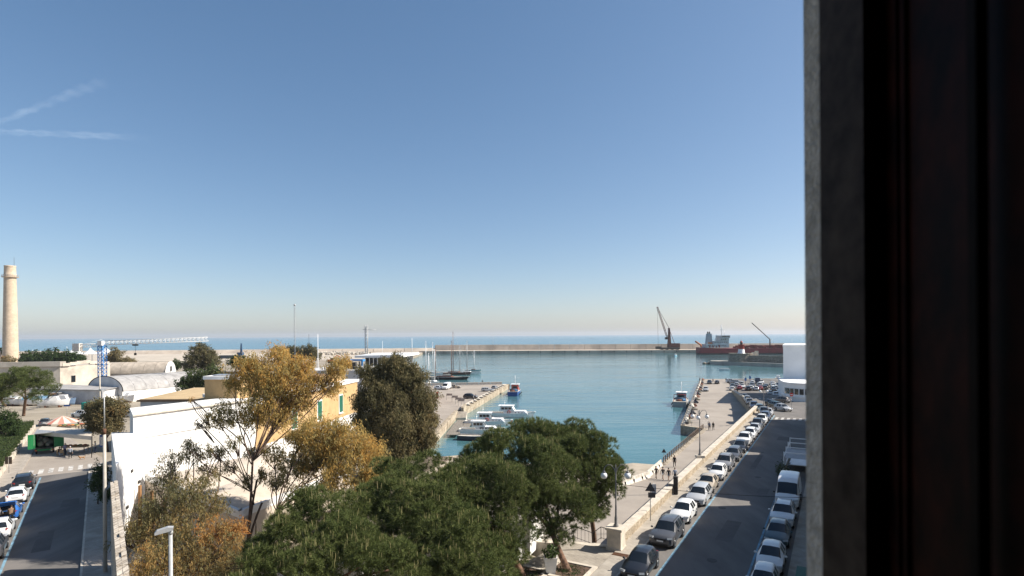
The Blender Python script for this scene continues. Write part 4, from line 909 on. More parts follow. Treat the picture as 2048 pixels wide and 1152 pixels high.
# station: fraction from front, z low, z belt, z top, half width factors low / belt / top
TYPES = {
 'hatchback': dict(L=4.0, W=1.74, H=1.47, r=.315, ax=(.185, .81), st=[(0, .34, .52, .58, .66, .66, .5), (.025, .22, .62, .69, .86, .85, .68), (.09, .2, .71, .79, .97, .95, .8), (.2, .2, .8, .89, 1, .98, .84), (.285, .2, .89, .97, 1, .98, .8),
     (.455, .2, .93, 1.42, 1, .97, .66), (.47, .2, .93, 1.43, 1, .97, .665), (.6, .2, .95, 1.47, 1, .97, .675), (.625, .2, .95, 1.47, 1, .97, .675), (.76, .2, .97, 1.44, 1, .965, .665), (.79, .2, .98, 1.43, 1, .96, .66), (.87, .22, .99, 1.38, .98, .94, .63), (.965, .25, .97, 1.0, .93, .9, .74), (.985, .28, .9, .94, .9, .88, .72), (1, .36, .6, .66, .8, .8, .62)], ws=4, rs=11, pil=(5, 7, 9, 10)),
 'suv': dict(L=4.5, W=1.88, H=1.66, r=.36, ax=(.19, .8), st=[(0, .42, .7, .76, .74, .74, .6), (.02, .26, .8, .88, .9, .88, .74), (.08, .24, .9, .98, .98, .96, .84), (.2, .24, .97, 1.05, 1, .98, .86), (.28, .24, 1.03, 1.1, 1, .98, .82),
     (.43, .24, 1.06, 1.6, 1, .97, .7), (.445, .24, 1.06, 1.61, 1, .97, .7), (.58, .24, 1.08, 1.66, 1, .97, .71), (.605, .24, 1.08, 1.66, 1, .97, .71), (.75, .24, 1.1, 1.64, 1, .965, .7), (.775, .24, 1.1, 1.63, 1, .96, .7), (.89, .26, 1.12, 1.57, .98, .94, .67), (.965, .3, 1.08, 1.12, .95, .92, .78), (.985, .32, 1.0, 1.05, .93, .9, .76), (1, .42, .7, .76, .86, .84, .68)], ws=4, rs=11, pil=(5, 7, 9)),
 'estate': dict(L=4.6, W=1.8, H=1.5, r=.325, ax=(.18, .8), st=[(0, .34, .52, .58, .66, .66, .5), (.02, .22, .64, .71, .88, .86, .7), (.08, .2, .74, .82, .98, .96, .82), (.2, .2, .84, .92, 1, .98, .86), (.29, .2, .91, .98, 1, .98, .81),
     (.44, .2, .94, 1.43, 1, .97, .66), (.455, .2, .94, 1.44, 1, .97, .665), (.58, .2, .96, 1.48, 1, .97, .675), (.6, .2, .96, 1.48, 1, .97, .675), (.73, .2, .98, 1.48, 1, .965, .67), (.75, .2, .98, 1.48, 1, .96, .67), (.91, .22, .99, 1.44, .98, .94, .65), (.975, .25, .98, 1.02, .94, .9, .76), (.99, .28, .9, .95, .9, .88, .72), (1, .36, .6, .66, .82, .8, .64)], ws=4, rs=11, pil=(5, 7, 9)),
 'city_car': dict(L=3.6, W=1.62, H=1.5, r=.29, ax=(.17, .83), st=[(0, .34, .56, .62, .68, .68, .54), (.03, .22, .68, .76, .88, .86, .7), (.1, .2, .78, .87, .98, .95, .82), (.18, .2, .86, .95, 1, .98, .84), (.25, .2, .93, 1.01, 1, .98, .8),
     (.43, .2, .96, 1.45, 1, .97, .68), (.45, .2, .96, 1.46, 1, .97, .685), (.62, .2, .98, 1.5, 1, .97, .695), (.65, .2, .98, 1.5, 1, .97, .695), (.8, .2, 1.0, 1.47, 1, .96, .68), (.83, .2, 1.0, 1.46, 1, .955, .68), (.91, .22, 1.0, 1.42, .98, .94, .66), (.97, .25, .98, 1.02, .94, .91, .76), (.985, .28, .9, .95, .91, .88, .74), (1, .36, .62, .68, .82, .8, .64)], ws=4, rs=11, pil=(5, 7, 9, 10)),
 'van': dict(L=5.7, W=2.05, H=2.5, r=.36, ax=(.17, .76), st=[(0, .42, .7, .78, .76, .76, .62), (.02, .28, .84, .93, .92, .9, .76), (.06, .26, .98, 1.08, .98, .96, .84), (.11, .26, 1.1, 1.2, 1, .98, .86), (.15, .26, 1.2, 1.32, 1, .98, .85),
     (.27, .26, 1.3, 2.22, 1, .98, .82), (.29, .26, 1.3, 2.3, 1, .98, .83), (.40, .26, 1.32, 2.48, 1, .98, .84), (.42, .26, 1.32, 2.5, 1, .98, .84), (.7, .26, 1.32, 2.52, 1, .98, .84), (.75, .26, 1.32, 2.52, 1, .98, .84), (.985, .28, 1.32, 2.46, 1, .97, .83), (.99, .3, 1.3, 2.3, 1, .97, .83), (.995, .32, 1.1, 1.3, .98, .95, .82), (1, .4, .8, 1.0, .96, .93, .8)], ws=4, rs=-1, pil=(5, 7, 8, 9, 10)),
}
CARM = {}
def sharp(me, ang=38):
    me.polygons.foreach_set('use_smooth', [True] * len(me.polygons))
    try: me.set_sharp_from_angle(angle=R(ang))
    except Exception: pass
    return me
def car_meshes(kind):
    if kind in CARM: return CARM[kind]
    T = TYPES[kind]; Ln, hw = T['L'], T['W'] / 2; st = T['st']; rings = []
    for f, zl, zb_, zt_, wl_, wb_, wt_ in st:
        y = Ln / 2 - f * Ln; wl_, wb_, wt_ = wl_ * hw, wb_ * hw, wt_ * hw
        half = [(0, zl), (wl_ * .84, zl), (wl_ * .97, zl + .09), (wl_, zl * .4 + zb_ * .6), (wb_, zb_), (wt_, zt_ - .055), (wt_ * .82, zt_), (0, zt_ + .025)]
        rings.append([(x, y, z) for x, z in half] + [(-x, y, z) for x, z in reversed(half[1:-1])])
    n = len(rings[0]); cat = {k: [] for k in ('body', 'windscreen', 'rear_window', 'sideR', 'sideL')}
    for i in range(len(rings) - 1):
        for j in range(n):
            f = (i * n + j, i * n + (j + 1) % n, (i + 1) * n + (j + 1) % n, (i + 1) * n + j); c = 'body'
            top = j in (5, 6, 7, 8); band = j in (4, 9)
            if i == T['ws'] and top: c = 'windscreen'
            elif i == T['rs'] and top: c = 'rear_window'
            elif band and T['ws'] < i < (T['rs'] if T['rs'] > 0 else 99) and i not in T['pil'] and (kind != 'van' or i < 8): c = 'sideR' if j == 4 else 'sideL'
            cat[c].append(f)
    cat['body'] += [tuple(range(n)), tuple(reversed([(len(rings) - 1) * n + k for k in range(n)]))]
    allv = [p for r_ in rings for p in r_]
    def sub(fs, nm):
        idx = sorted({k for f in fs for k in f}); mp = {k: q for q, k in enumerate(idx)}
        me = bpy.data.meshes.new(nm); me.from_pydata([allv[k] for k in idx], [], [tuple(reversed([mp[k] for k in f])) for f in fs]); me.update(); return sharp(me)
    out = {k: sub(v, k) for k, v in cat.items() if v}
    out['T'] = T; CARM[kind] = out; return out
WHM = {}
def wheel_mesh(r):
    if r not in WHM:
        t = MB().lathe([(r * .62, -.1), (r * .9, -.11), (r, -.08), (r, .08), (r * .9, .11), (r * .62, .1)], n=20).mesh('tyre')
        q = MB().lathe([(0, .075), (r * .2, .085), (r * .25, .07)], n=20)
        for a in range(5):
            c, s = math.cos(a * 1.2566), math.sin(a * 1.2566); k = .07
            q.add([(c * r * .15 - s * k, s * r * .15 + c * k, .09), (c * r * .15 + s * k, s * r * .15 - c * k, .09), (c * r * .62 + s * k * .8, s * r * .62 - c * k * .8, .1), (c * r * .62 - s * k * .8, s * r * .62 + c * k * .8, .1)], [(0, 1, 2, 3)])
        q.lathe([(r * .57, .1), (r * .66, .115), (r * .66, .09)], n=20)
        d = MB().lathe([(0, .05), (r * .64, .05)], n=16).mesh('hub_shadow')
        WHM[r] = (t, q.mesh('rim'), d)
    return WHM[r]
def make_car(kind, label, loc, heading, color, group, plate_on=True):
    """heading: world direction (x, y) the car points to"""
    m = car_meshes(kind); T = m['T']; Ln, hw, r = T['L'], T['W'] / 2, T['r']
    nm = {'suv': 'parked_suv', 'van': 'parked_van'}.get(kind, 'parked_car')
    t = thing(nm, label, {'suv': 'car', 'van': 'van'}.get(kind, 'car'), loc, math.atan2(-heading[0], heading[1]), group)
    link('body', m['body'], paint, t, color=color)
    link('windscreen', m['windscreen'], glass, t)
    if 'rear_window' in m: link('rear_window', m['rear_window'], glass, t)
    link('side_window', m['sideR'], glass, t); link('side_window', m['sideL'], glass, t)
    ty, ri, hs = wheel_mesh(r)
    def shared(key, mk):
        k = (kind, key)
        if k not in CARM: CARM[k] = mk().mesh(key if isinstance(key, str) else key[0])
        return CARM[k]
    for fx in T['ax']:
        y = Ln / 2 - fx * Ln
        for s in (1, -1):
            ar = shared(('arch', fx, s), lambda: MB().cyl((s * hw * .9, y, r), (s * hw * 1.008, y, r), r + .055, n=18))
            link('wheel_arch', ar, black, t)
            w = link('wheel', ty, rubber, t, (s * (hw - .085), y, r)); w.rotation_euler = (0, R(90) * s, 0)
            q = link('rim', ri, alloy, w); link('hub_shadow', hs, black, w)
    zf = T['st'][2][2]; yf = Ln / 2; zr = T['st'][12][2]
    front = [('headlight', lampg, lambda s=s: MB().box((s * hw * .74, yf - .14, zf - .06), (hw * .42, .22, .14), -s * .42, (.35, 0))) for s in (1, -1)]
    rear = [('tail_light', redl, lambda s=s: MB().box((s * hw * .74, -yf + .115, zr - .12), (hw * .26, .12, .2), s * .3)) for s in (1, -1)]
    extra = [('grille', black, lambda: MB().box((0, yf - .03, zf - .17), (hw * .95, .1, .16))), ('bumper_intake', black, lambda: MB().box((0, yf - .02, .36), (hw * 1.25, .08, .15))),
             ('rear_bumper', black, lambda: MB().box((0, -yf + .03, .4), (hw * 1.35, .12, .16)))]
    for i, (nm_, m_, f) in enumerate(front + rear + extra): link(nm_, shared((nm_, i), f), m_, t)
    link('number_plate', shared('pf', lambda: MB().box((0, yf + .03, zf - .27), (.5, .03, .115))), plate, t)
    link('number_plate', shared('pr', lambda: MB().box((0, -yf - .012, .78), (.5, .03, .115))), plate, t)
    yc = Ln / 2 - T['st'][4][0] * Ln - .28
    for s in (1, -1): link('wing_mirror', shared(('mir', s), lambda: MB().ball((s * (hw + .11), yc, T['st'][4][2] + .1), .1, 8, 6, (1.1, .7, .8))), paint if kind != 'van' else black, t, color=color)
    if kind == 'suv':
        for s in (1, -1): link('roof_rail', shared(('rail', s), lambda: MB().tube([(s * hw * .62, .4, T['H'] - .03), (s * hw * .62, .3, T['H'] + .04), (s * hw * .62, -1.3, T['H'] + .02), (s * hw * .61, -1.42, T['H'] - .05)], .022, 5)), black, t)
    return t
WHT, SIL, GRY, DGR, BLK, BLU, RED, TEAL, BEI, DBL = (.72, .72, .71), (.42, .43, .44), (.2, .2, .205), (.07, .072, .078), (.013, .014, .017), (.03, .13, .42), (.4, .02, .02), (.04, .075, .085), (.42, .36, .28), (.025, .04, .085)
CN = {WHT: 'white', SIL: 'silver', GRY: 'grey', DGR: 'dark grey', BLK: 'black', BLU: 'blue', RED: 'red', TEAL: 'dark green', BEI: 'beige', DBL: 'dark blue'}
KN = {'hatchback': 'hatchback', 'suv': 'SUV', 'estate': 'estate car', 'city_car': 'small car', 'van': 'van'}
ORD = ['first', 'second', 'third', 'fourth', 'fifth', 'sixth', 'seventh', 'eighth', 'ninth', 'tenth', 'eleventh', 'twelfth', 'thirteenth', 'fourteenth', 'fifteenth', 'sixteenth', 'seventeenth', 'eighteenth', 'nineteenth', 'twentieth']
# row beside the parapet, facing the camera
rowA = [(39.4, 'hatchback', BLK), (45.6, 'suv', DGR), (51.0, 'hatchback', WHT), (56.1, 'estate', SIL), (60.6, 'hatchback', BEI), (65.2, 'city_car', WHT), (70.0, 'suv', GRY), (75.2, 'estate', DGR), (80.2, 'hatchback', BLK),
        (85.2, 'suv', WHT), (90.2, 'estate', WHT), (94.8, 'hatchback', SIL), (99.4, 'suv', DGR), (104.2, 'suv', WHT), (109.2, 'estate', DBL), (114.2, 'hatchback', SIL)]
for i, (y, k, c) in enumerate(rowA):
    t = (y - 43.5 + 3.05 * .4938) / .8696; t += random.uniform(-.2, .2); p = S(t, 2.98 + random.uniform(-.1, .1))
    make_car(k, f'{CN[c]} {KN[k]}, {ORD[i]} in the row parked beside the stone parapet', (p.x, p.y, .006), -SD, c, 'cars parked along the parapet')
rowB = [(1528, 823, 'suv', DGR), (1520, 815.5, 'estate', TEAL), (1508, 811, 'suv', DBL), (1499, 803, 'hatchback', DGR), (1495, 797.5, 'estate', GRY), (1490, 793, 'hatchback', BLK)]
for i, (px, py, k, c) in enumerate(rowB):
    p = PZ(px, py, zs, .75); hd = Vector((-.31, -.95)); make_car(k, f'{CN[c]} {KN[k]}, {ORD[i]} car along the curved retaining wall', (p.x, p.y, p.z + .02), hd, c, 'cars along the curved wall')
# right side of the street
for t, k, c, lab in ((-2.2, 'city_car', WHT, 'white small car cut by the bottom edge of the view'), (2.6, 'hatchback', WHT, 'white hatchback behind the lowest car on the shaded side'), (8.2, 'hatchback', TEAL, 'dark green hatchback between two white cars on the shaded side'),
                     (13.4, 'suv', WHT, 'white SUV with roof rails in front of the van'), (20.0, 'van', WHT, 'white panel van parked on the shaded side of the street')):
    p = S(t, 10.75); make_car(k, lab, (p.x, p.y, .006), -SD, c, 'vehicles parked on the shaded side')
for px, py, k, c, lab in ((1546, 806, 'hatchback', BLK, 'black hatchback parked by the white corner building'), (1555, 810, 'estate', TEAL, 'dark green estate beside the silver car at the corner building'), (1566, 815, 'hatchback', SIL, 'silver hatchback nearest us at the corner building'), (1563, 800, 'suv', DGR, 'dark SUV behind the three cars at the corner building')):
    p = PZ(px, py, zs, .7); make_car(k, lab, (p.x, p.y, p.z + .02), Vector((.25, -.97)) if k != 'suv' else Vector((-.4, .9)), c, 'cars at the corner building')
# quay car park
lot = [(1419, 764, BLK, 'estate'), (1434, 764, DGR, 'hatchback'), (1463, 762.5, WHT, 'suv'), (1475, 763.5, SIL, 'estate'), (1505, 764.5, WHT, 'hatchback'), (1514, 763.5, DBL, 'van'), (1522, 764.5, WHT, 'suv'), (1545, 766, WHT, 'hatchback'),
       (1473, 768.5, SIL, 'hatchback'), (1465, 772, BLK, 'estate'), (1485, 772, WHT, 'hatchback'), (1504, 770, DGR, 'estate'), (1519, 769.5, SIL, 'suv'), (1532, 771.5, DGR, 'hatchback'), (1547, 771, WHT, 'estate'), (1557, 770.5, BLK, 'hatchback'),
       (1411.5, 778, SIL, 'estate'), (1464, 776.5, WHT, 'hatchback'), (1478.5, 775, RED, 'hatchback'), (1496, 777, BLK, 'suv'), (1501.5, 774.5, WHT, 'estate'), (1512, 777, WHT, 'city_car'), (1520, 776, RED, 'hatchback'), (1530, 776, BLK, 'suv'), (1547, 777.5, BLK, 'hatchback'), (1553, 775.5, SIL, 'estate'), (1561, 778.5, DGR, 'suv'),
       (1539, 784.5, WHT, 'estate'), (1551, 788.5, WHT, 'suv'), (1558, 785, BEI, 'hatchback')]
rws = [('waterside row', lambda q: q < 767), ('second waterside row', lambda q: 767 <= q < 773.6), ('third waterside row', lambda q: 773.6 <= q < 781), ('row nearest street', lambda q: q >= 781)]
placed = []
for nm_, test in rws:
    it = sorted([q for q in lot if test(q[1])])
    for i, (px, py, c, k) in enumerate(it):
        p = P(px, py, ZQ + .7); away = random.random() < .55
        hd = Vector((.3, .95)) if away else Vector((-.3, -.95))
        if py < 767: hd = Vector((.97, -.22)) if i in (2, 3) else hd
        if px == 1411.5: hd = Vector((-.35, -.94))
        for _ in range(6):
            if all((p.xy - q).length > 2.5 for q in placed): break
            p.y += 1.4; p.x += .55
        placed.append(p.xy.copy())
        make_car(k, f'{CN[c]} {KN[k]} in quay car park, {ORD[i]} from left, {nm_}', (p.x, p.y, ZQ + .012), hd, c, 'cars in the quay car park')
# marina quay
for px, py, k, c, hd, lab in ((975, 779, 'estate', SIL, (.97, .1), 'silver estate car on the marina quay near the edge'), (989, 775, 'hatchback', GRY, (.2, .97), 'grey hatchback beyond the silver estate on the marina quay'), (941, 793, 'suv', BLK, (.96, -.25), 'black SUV alone in the middle of the marina quay'),
                              (910, 772.5, 'estate', BEI, (.97, -.1), 'beige estate beside the white lorry on the marina quay'), (879, 775, 'hatchback', WHT, (.9, -.3), 'white hatchback left of the lorry on the marina quay')):
    p = P(px, py, ZQ + .7); make_car(k, lab, (p.x, p.y, ZQ + .01), Vector(hd).normalized(), c, 'vehicles on the marina quay')
p = P(893, 773, ZQ + 1); make_car('van', 'white box van on the marina quay', (p.x, p.y, ZQ + .01), Vector((-.2, -.98)), WHT, 'vehicles on the marina quay')
# left street, seen from behind
for i, (py, k, c, lab) in enumerate(((961, 'suv', BLK, 'black SUV first in the row on the left street'), (985, 'hatchback', WHT, 'white hatchback in front of the blue car on the left street'), (1017, 'hatchback', BLU, 'bright blue hatchback with its tailgate raised'),
                       (1051, 'hatchback', WHT, 'white hatchback behind the blue car on the left street'), (1090, 'suv', DGR, 'dark grey SUV near the bottom left corner'), (1136, 'hatchback', BLK, 'dark hatchback cut by the bottom left corner'))):
    # find the point of the parked lane at that image row
    best = min((abs((CAMZ - .3) / ray(1024 + FPX * (L(t / 10, -5.95).x / L(t / 10, -5.95).y), py)[1] - L(t / 10, -5.95).y), t / 10) for t in range(-150, 420, 2))[1]
    q = L(best, -5.95); o = make_car(k, lab, (q.x, q.y, -.486), LD, c, 'cars parked on the left street')
    if c == BLU:
        tg = MB(); tg.add([(-.62, -1.5, 1.42), (.62, -1.5, 1.42), (.66, -2.25, 1.95), (-.66, -2.25, 1.95), (-.62, -1.5, 1.36), (.62, -1.5, 1.36), (.66, -2.27, 1.88), (-.66, -2.27, 1.88)], [(0, 1, 2, 3), (7, 6, 5, 4), (0, 4, 5, 1), (1, 5, 6, 2), (2, 6, 7, 3), (3, 7, 4, 0)])
        tg.build('raised_tailgate', paint, o, color=BLU); MB().b6(-.6, .6, -2.03, -1.9, .62, 1.0).build('boot_opening', black, o); BLUE_CAR = q
for px, py, k, c, hd, lab in ((90, 845, 'estate', DGR, (-.6, .8), 'dark car half hidden behind the striped parasol'), (163, 829, 'suv', WHT, (-.9, .3), 'white car parked beyond the market stalls'), (262, 829, 'hatchback', SIL, (.95, .1), 'silver car between the round tree and the villa')):
    q = PZ(px, py, zg, .6); make_car(k, lab, (q.x, q.y, q.z + .012), Vector(hd).normalized(), c, 'cars around the market square')
# ================================================================== BOATS AND SHIP
hullm = tinted('hull_paint', rough=.35, var=.12, scale=1.5); deckm = mat('boat_deck', (.55, .5, .42), var=.2, scale=2); woodm = mat('varnished_wood', (.16, .06, .03), rough=.5, var=.3, scale=2)
def hull_mb(Ln, B, free, draft, rake=.12, stern=.85, sheer=.35):
    b = MB(); rows = []; N = 16
    for i in range(N + 1):
        f = i / N; x = -Ln / 2 + Ln * f
        w = B / 2 * (stern + (1 - stern) * min(1, f * 3)) * (1 - max(0, (f - .5) / .5) ** 2.2); w = max(w, .02)
        zt_ = free * (1 + sheer * max(0, (f - .35) / .65) ** 2 + .08 * (1 - f)); xo = rake * Ln * max(0, (f - .7) / .3) * .5
        rows.append([(x - xo * .5, 0, -draft), (x - xo * .3, w * .72, -draft * .6), (x, w * .92, 0.0), (x + xo * .5, w, zt_ * .6), (x + xo, w * 1.02, zt_)])
    b.grid(rows, True); b.grid([[(p[0], -p[1], p[2]) for p in r_] for r_ in rows], True, True)
    t = [rows[0][k] for k in range(5)]; b.add([*t, *[(p[0], -p[1], p[2]) for p in reversed(t)]], [tuple(range(10))])
    dk = MB(); dk.grid([[(r_[4][0], r_[4][1] * .96, r_[4][2] - .14), (r_[4][0], -r_[4][1] * .96, r_[4][2] - .14)] for r_ in rows])
    rail = MB(); 
    for s in (1, -1): rail.tube([(r_[4][0], s * r_[4][1], r_[4][2] + .02) for r_ in rows], .05, 4)
    return b, dk, rail
def boat(name, label, cat, loc, hd, Ln, B, free, color, group=None, rail_m=None):
    t = thing(name, label, cat, loc, math.atan2(hd[1], hd[0]), group)
    h, d, r_ = hull_mb(Ln, B, free, .5); h.build('hull', hullm, t, color=color); d.build('deck', deckm, t); r_.build('gunwale', rail_m or whitep, t); return t
def trapbox(x0, x1, w, z0, z1, fs, bs, tw=.88):
    """cabin with raked front and back"""
    b = MB(); vs = [(x0, -w, z0), (x1, -w, z0), (x1, w, z0), (x0, w, z0), (x0 + bs, -w * tw, z1), (x1 - fs, -w * tw, z1), (x1 - fs, w * tw, z1), (x0 + bs, w * tw, z1)]
    return b.add(vs, [(0, 3, 2, 1), (4, 5, 6, 7), (0, 1, 5, 4), (1, 2, 6, 5), (2, 3, 7, 6), (3, 0, 4, 7)])
def cruiser(label, px, py, hd, Ln, lettering=None, color=(.75, .76, .76), ring=True, low=1.0):
    p = P(px, py, ZW); t = boat('pilot_boat', label, 'boat', (p.x, p.y, ZW), hd, Ln, Ln * .3, 1.1, color, 'boats moored by the marina quay')
    trapbox(-.12 * Ln, .40 * Ln, Ln * .115, .95, 1.75, .9, .1).build('coach_roof', whitep, t)
    trapbox(-.2 * Ln, .12 * Ln, Ln * .115, 1.752, 3.0 * low, .75, .2).build('wheelhouse', whitep, t)
    MB().b6(-.23 * Ln, .1 * Ln, -Ln * .115, Ln * .115, 3.0 * low + .003, 3.0 * low + .12).build('wheelhouse_roof', whitep, t)
    for s in (-1, 1):
        for i in range(3): MB().box(((-.13 + i * .075) * Ln, s * Ln * .1105, 2.35 * low + .1), (Ln * .062, .05, .55), 0, (s * .09, 0)).build('window', glass, t)
        for i in range(3): MB().cyl(((.14 + i * .07) * Ln, s * Ln * .1125, 1.38), ((.14 + i * .07) * Ln, s * Ln * .118, 1.38), .12, n=10).build('porthole', glass, t)
        if ring:
            rg = MB(); pts = [(Ln * .0 + .38 * math.cos(a * .5236), s * (Ln * .12 + .03), 1.5 + .38 * math.sin(a * .5236)) for a in range(13)]; rg.tube(pts, .09, 6); rg.build('lifebuoy', mat('lifebuoy_red', (.5, .06, .04), var=.15), t)
    MB().add([(.115 * Ln, -Ln * .1, 1.9), (.115 * Ln, Ln * .1, 1.9), (.055 * Ln + .06, Ln * .095, 2.85 * low), (.055 * Ln + .06, -Ln * .095, 2.85 * low)], [(0, 1, 2, 3)]).build('windscreen', glass, t)
    MB().tube([(-.1 * Ln, 0, 3.1 * low), (-.1 * Ln, 0, 4.4)], .04, 5).build('mast', whitep, t); MB().cyl((-.1 * Ln, -.5, 3.8), (-.1 * Ln, .5, 3.8), .07, n=6).build('radar', whitep, t)
    rl_ = MB().tube([(.2 * Ln, Ln * .12, 1.9), (.36 * Ln, Ln * .08, 2.0), (.5 * Ln, 0, 2.2), (.36 * Ln, -Ln * .08, 2.0), (.2 * Ln, -Ln * .12, 1.9)], .025, 4); rl_.build('bow_rail', steel, t)
    if lettering:
        cu = bpy.data.curves.new('lettering', 'FONT'); cu.body = lettering; cu.size = .95; cu.extrude = .01; cu.align_x = 'CENTER'; cu.align_y = 'CENTER'
        tmp = bpy.data.objects.new('tmp', cu); COL.objects.link(tmp); dg = bpy.context.evaluated_depsgraph_get(); me = bpy.data.meshes.new_from_object(tmp.evaluated_get(dg)); bpy.data.objects.remove(tmp)
        o = link('lettering', me, black, t, (Ln * .13, -Ln * .1165, 1.36)); o.rotation_euler = (R(90 - 6), 0, 0)
    return t
cruiser('largest white cabin cruiser moored at the quay, farthest of the pilot boats', 1019, 834, (.985, -.12), 12.5)
cruiser('white cabin boat with red lifebuoy, second from the marina stair', 975, 850.5, (.985, -.1), 10.8)
cruiser('white boat lettered PILOTI moored below the two cruisers', 962, 868, (.99, -.08), 9.6, 'PILOTI', ring=False, low=.95)
p = P(950, 880, ZW); t = boat('skiff', 'dark-hulled open boat nearest the pine tops', 'boat', (p.x, p.y, ZW), (.97, -.2), 7.2, 2.3, .9, (.03, .04, .06), 'boats moored by the marina quay')
for x in (-1.8, 0, 1.6): MB().b6(x - .15, x + .15, -.95, .95, .62, .74).build('thwart', whitep, t)
MB().tube([(-.4, 0, .6), (-.4, 0, 4.4)], .035, 5).build('mast', steel, t)
p = P(1004, 846, ZW); t = boat('tender', 'small white tender with orange tubes between the cruisers', 'boat', (p.x, p.y, ZW), (.99, .05), 4.8, 2.0, .55, (.5, .1, .04), 'boats moored by the marina quay')
MB().b6(-.5, .5, -.4, .4, .45, 1.3).build('console', whitep, t); MB().b6(-2.6, -2.2, -.25, .25, .4, 1.3).build('outboard', black, t)

def trawler(label, px, py, hd, Ln, color, wheel_c):
    p = P(px, py, ZW); t = boat('fishing_boat', label, 'boat', (p.x, p.y, ZW), hd, Ln, Ln * .32, 1.5, color, 'fishing boats')
    wm = tinted('wheelhouse_paint', .5, .15, 1.5)
    trapbox(.08 * Ln, .32 * Ln, Ln * .1, 1.45, 3.5, .25, .05, .95).build('wheelhouse', wm, t, color=wheel_c)
    MB().b6(.06 * Ln, .34 * Ln, -Ln * .12, Ln * .12, 3.502, 3.65).build('wheelhouse_roof', whitep, t)
    for s in (-1, 1): MB().box((.2 * Ln, s * Ln * .0985, 2.85), (Ln * .15, .06, .6)).build('window', glass, t)
    MB().box((.078 * Ln, 0, 2.6), (.06, Ln * .12, .9)).build('door', glass, t)
    MB().tube([(.18 * Ln, 0, 3.6), (.18 * Ln, 0, 6.8)], .09, 6).build('mast', whitep, t)
    for k_ in (-1, 1): MB().tube([(.18 * Ln, 0, 5.8), (.18 * Ln, k_ * 1.6, 5.9)], .04, 4).build('spreader', whitep, t)
    for s in (-1, 1): MB().tube([(-.38 * Ln, s * Ln * .13, 1.3), (-.38 * Ln, s * Ln * .12, 3.6)], .08, 6).build('gallows_post', mat('gallows_red', (.3, .05, .04), var=.2), t)
    MB().tube([(-.38 * Ln, -Ln * .125, 3.6), (-.38 * Ln, Ln * .125, 3.6)], .08, 6).build('gallows_beam', mat('gallows_red', (.3, .05, .04)), t)
    MB().cyl((-.1 * Ln, -.9, 1.8), (-.1 * Ln, .9, 1.8), .45, n=12).build('net_drum', mat('net_blue', (.05, .12, .2), var=.4, scale=4), t)
    MB().ball((-.26 * Ln, .3, 1.6), .8, 10, 6, (1.1, 1.3, .6)).build('net_heap', mat('net_brown', (.2, .09, .06), var=.4, scale=5), t)
    MB().b6(-.3 * Ln, .0, -Ln * .11, -Ln * .05, 1.35, 1.9).build('fish_crates', mat('crate_blue', (.08, .22, .4), var=.3), t)
    MB().tube([(.2 * Ln, -.3, 3.6), (.2 * Ln, -.9, 4.3), (.5 * Ln, 0, 3.2)], .04, 4).build('fore_stay', steel, t)
    for s in (-1, 1):
        for i in range(3): MB().cyl(((-.3 + i * .25) * Ln, s * Ln * .165, .5), ((-.3 + i * .25) * Ln, s * Ln * .185, .5), .3, n=10).build('tyre_fender', rubber, t)
    return t
trawler('blue fishing boat with red gear moored at the end of the marina quay', 1029, 789, (.12, .99), 13, (.03, .09, .28), (.45, .1, .07))
trawler('white fishing boat moored stern-on to the right-hand quay', 1362, 809, (.34, .94), 14, (.36, .35, .34), (.16, .22, .28))

def yacht(label, px, py, hd, Ln, mast_h, color=(.75, .75, .74), mcol=None, masts=(.08,), name='sailing_yacht'):
    p = P(px, py, ZW); t = boat(name, label, 'sailboat', (p.x, p.y, ZW), hd, Ln, Ln * .27, 1.15, color, 'sailing boats in the basin')
    trapbox(-.12 * Ln, .22 * Ln, Ln * .075, 1.0, 1.7, .8, .2).build('coach_roof', whitep if color[0] > .4 else woodm, t)
    for s in (-1, 1): MB().box((.04 * Ln, s * Ln * .0735, 1.38), (Ln * .2, .05, .25)).build('window', glass, t)
    mm = mcol or whitep
    for i, mx_ in enumerate(masts):
        hh = mast_h * (1 if i == 0 else .86); MB().cyl((mx_ * Ln, 0, 1.0), (mx_ * Ln, 0, hh), .2, .13, n=7).build('mast', mm, t)
        MB().tube([(mx_ * Ln, 0, 2.4), (mx_ * Ln - .34 * Ln, 0, 2.5)], .16, 6).build('boom', mat('sail_cover', (.6, .58, .52), var=.15), t)
        for k_ in (.42, .7): MB().tube([(mx_ * Ln, -.9, hh * k_), (mx_ * Ln, .9, hh * k_)], .04, 4).build('spreader', mm, t)
        for s in (-1, 1): MB().tube([(mx_ * Ln, 0, hh), (mx_ * Ln - .2, s * Ln * .12, 1.1)], .025, 3).build('shroud', steel, t)
        MB().tube([(mx_ * Ln, 0, hh), (.5 * Ln if i == 0 else mx_ * Ln + .3 * Ln, 0, 1.6)], .05, 4).build('fore_stay', steel, t); MB().tube([(mx_ * Ln, 0, hh), (-.48 * Ln, 0, 1.2)], .025, 3).build('back_stay', steel, t)
    return t
def mh(py_top, px, py): Y = P(px, py, ZW).y; return D(px, py_top, Y).z - ZW
yacht('dark wooden two-masted sailing ship with reddish deckhouse', 886, 758.5, (.97, -.25), 25, mh(681, 886, 758), (.035, .02, .02), woodm, (.18, -.16), 'wooden_schooner')
yacht('wooden sailing boat with the tallest dark mast behind the schooner', 905, 749, (.97, -.2), 20, mh(663, 908, 749), (.12, .05, .04), woodm, (.02,), 'wooden_yacht')
yacht('white sailing yacht with two dark masts at the right end of the group', 931, 748.5, (.98, -.15), 16, mh(681, 931, 748), (.72, .73, .73), steel, (.06, -.2))
yacht('small teal-sided yacht beyond the two-masted yacht', 946, 744, (.98, -.1), 9, mh(700, 946, 744), (.2, .36, .38))
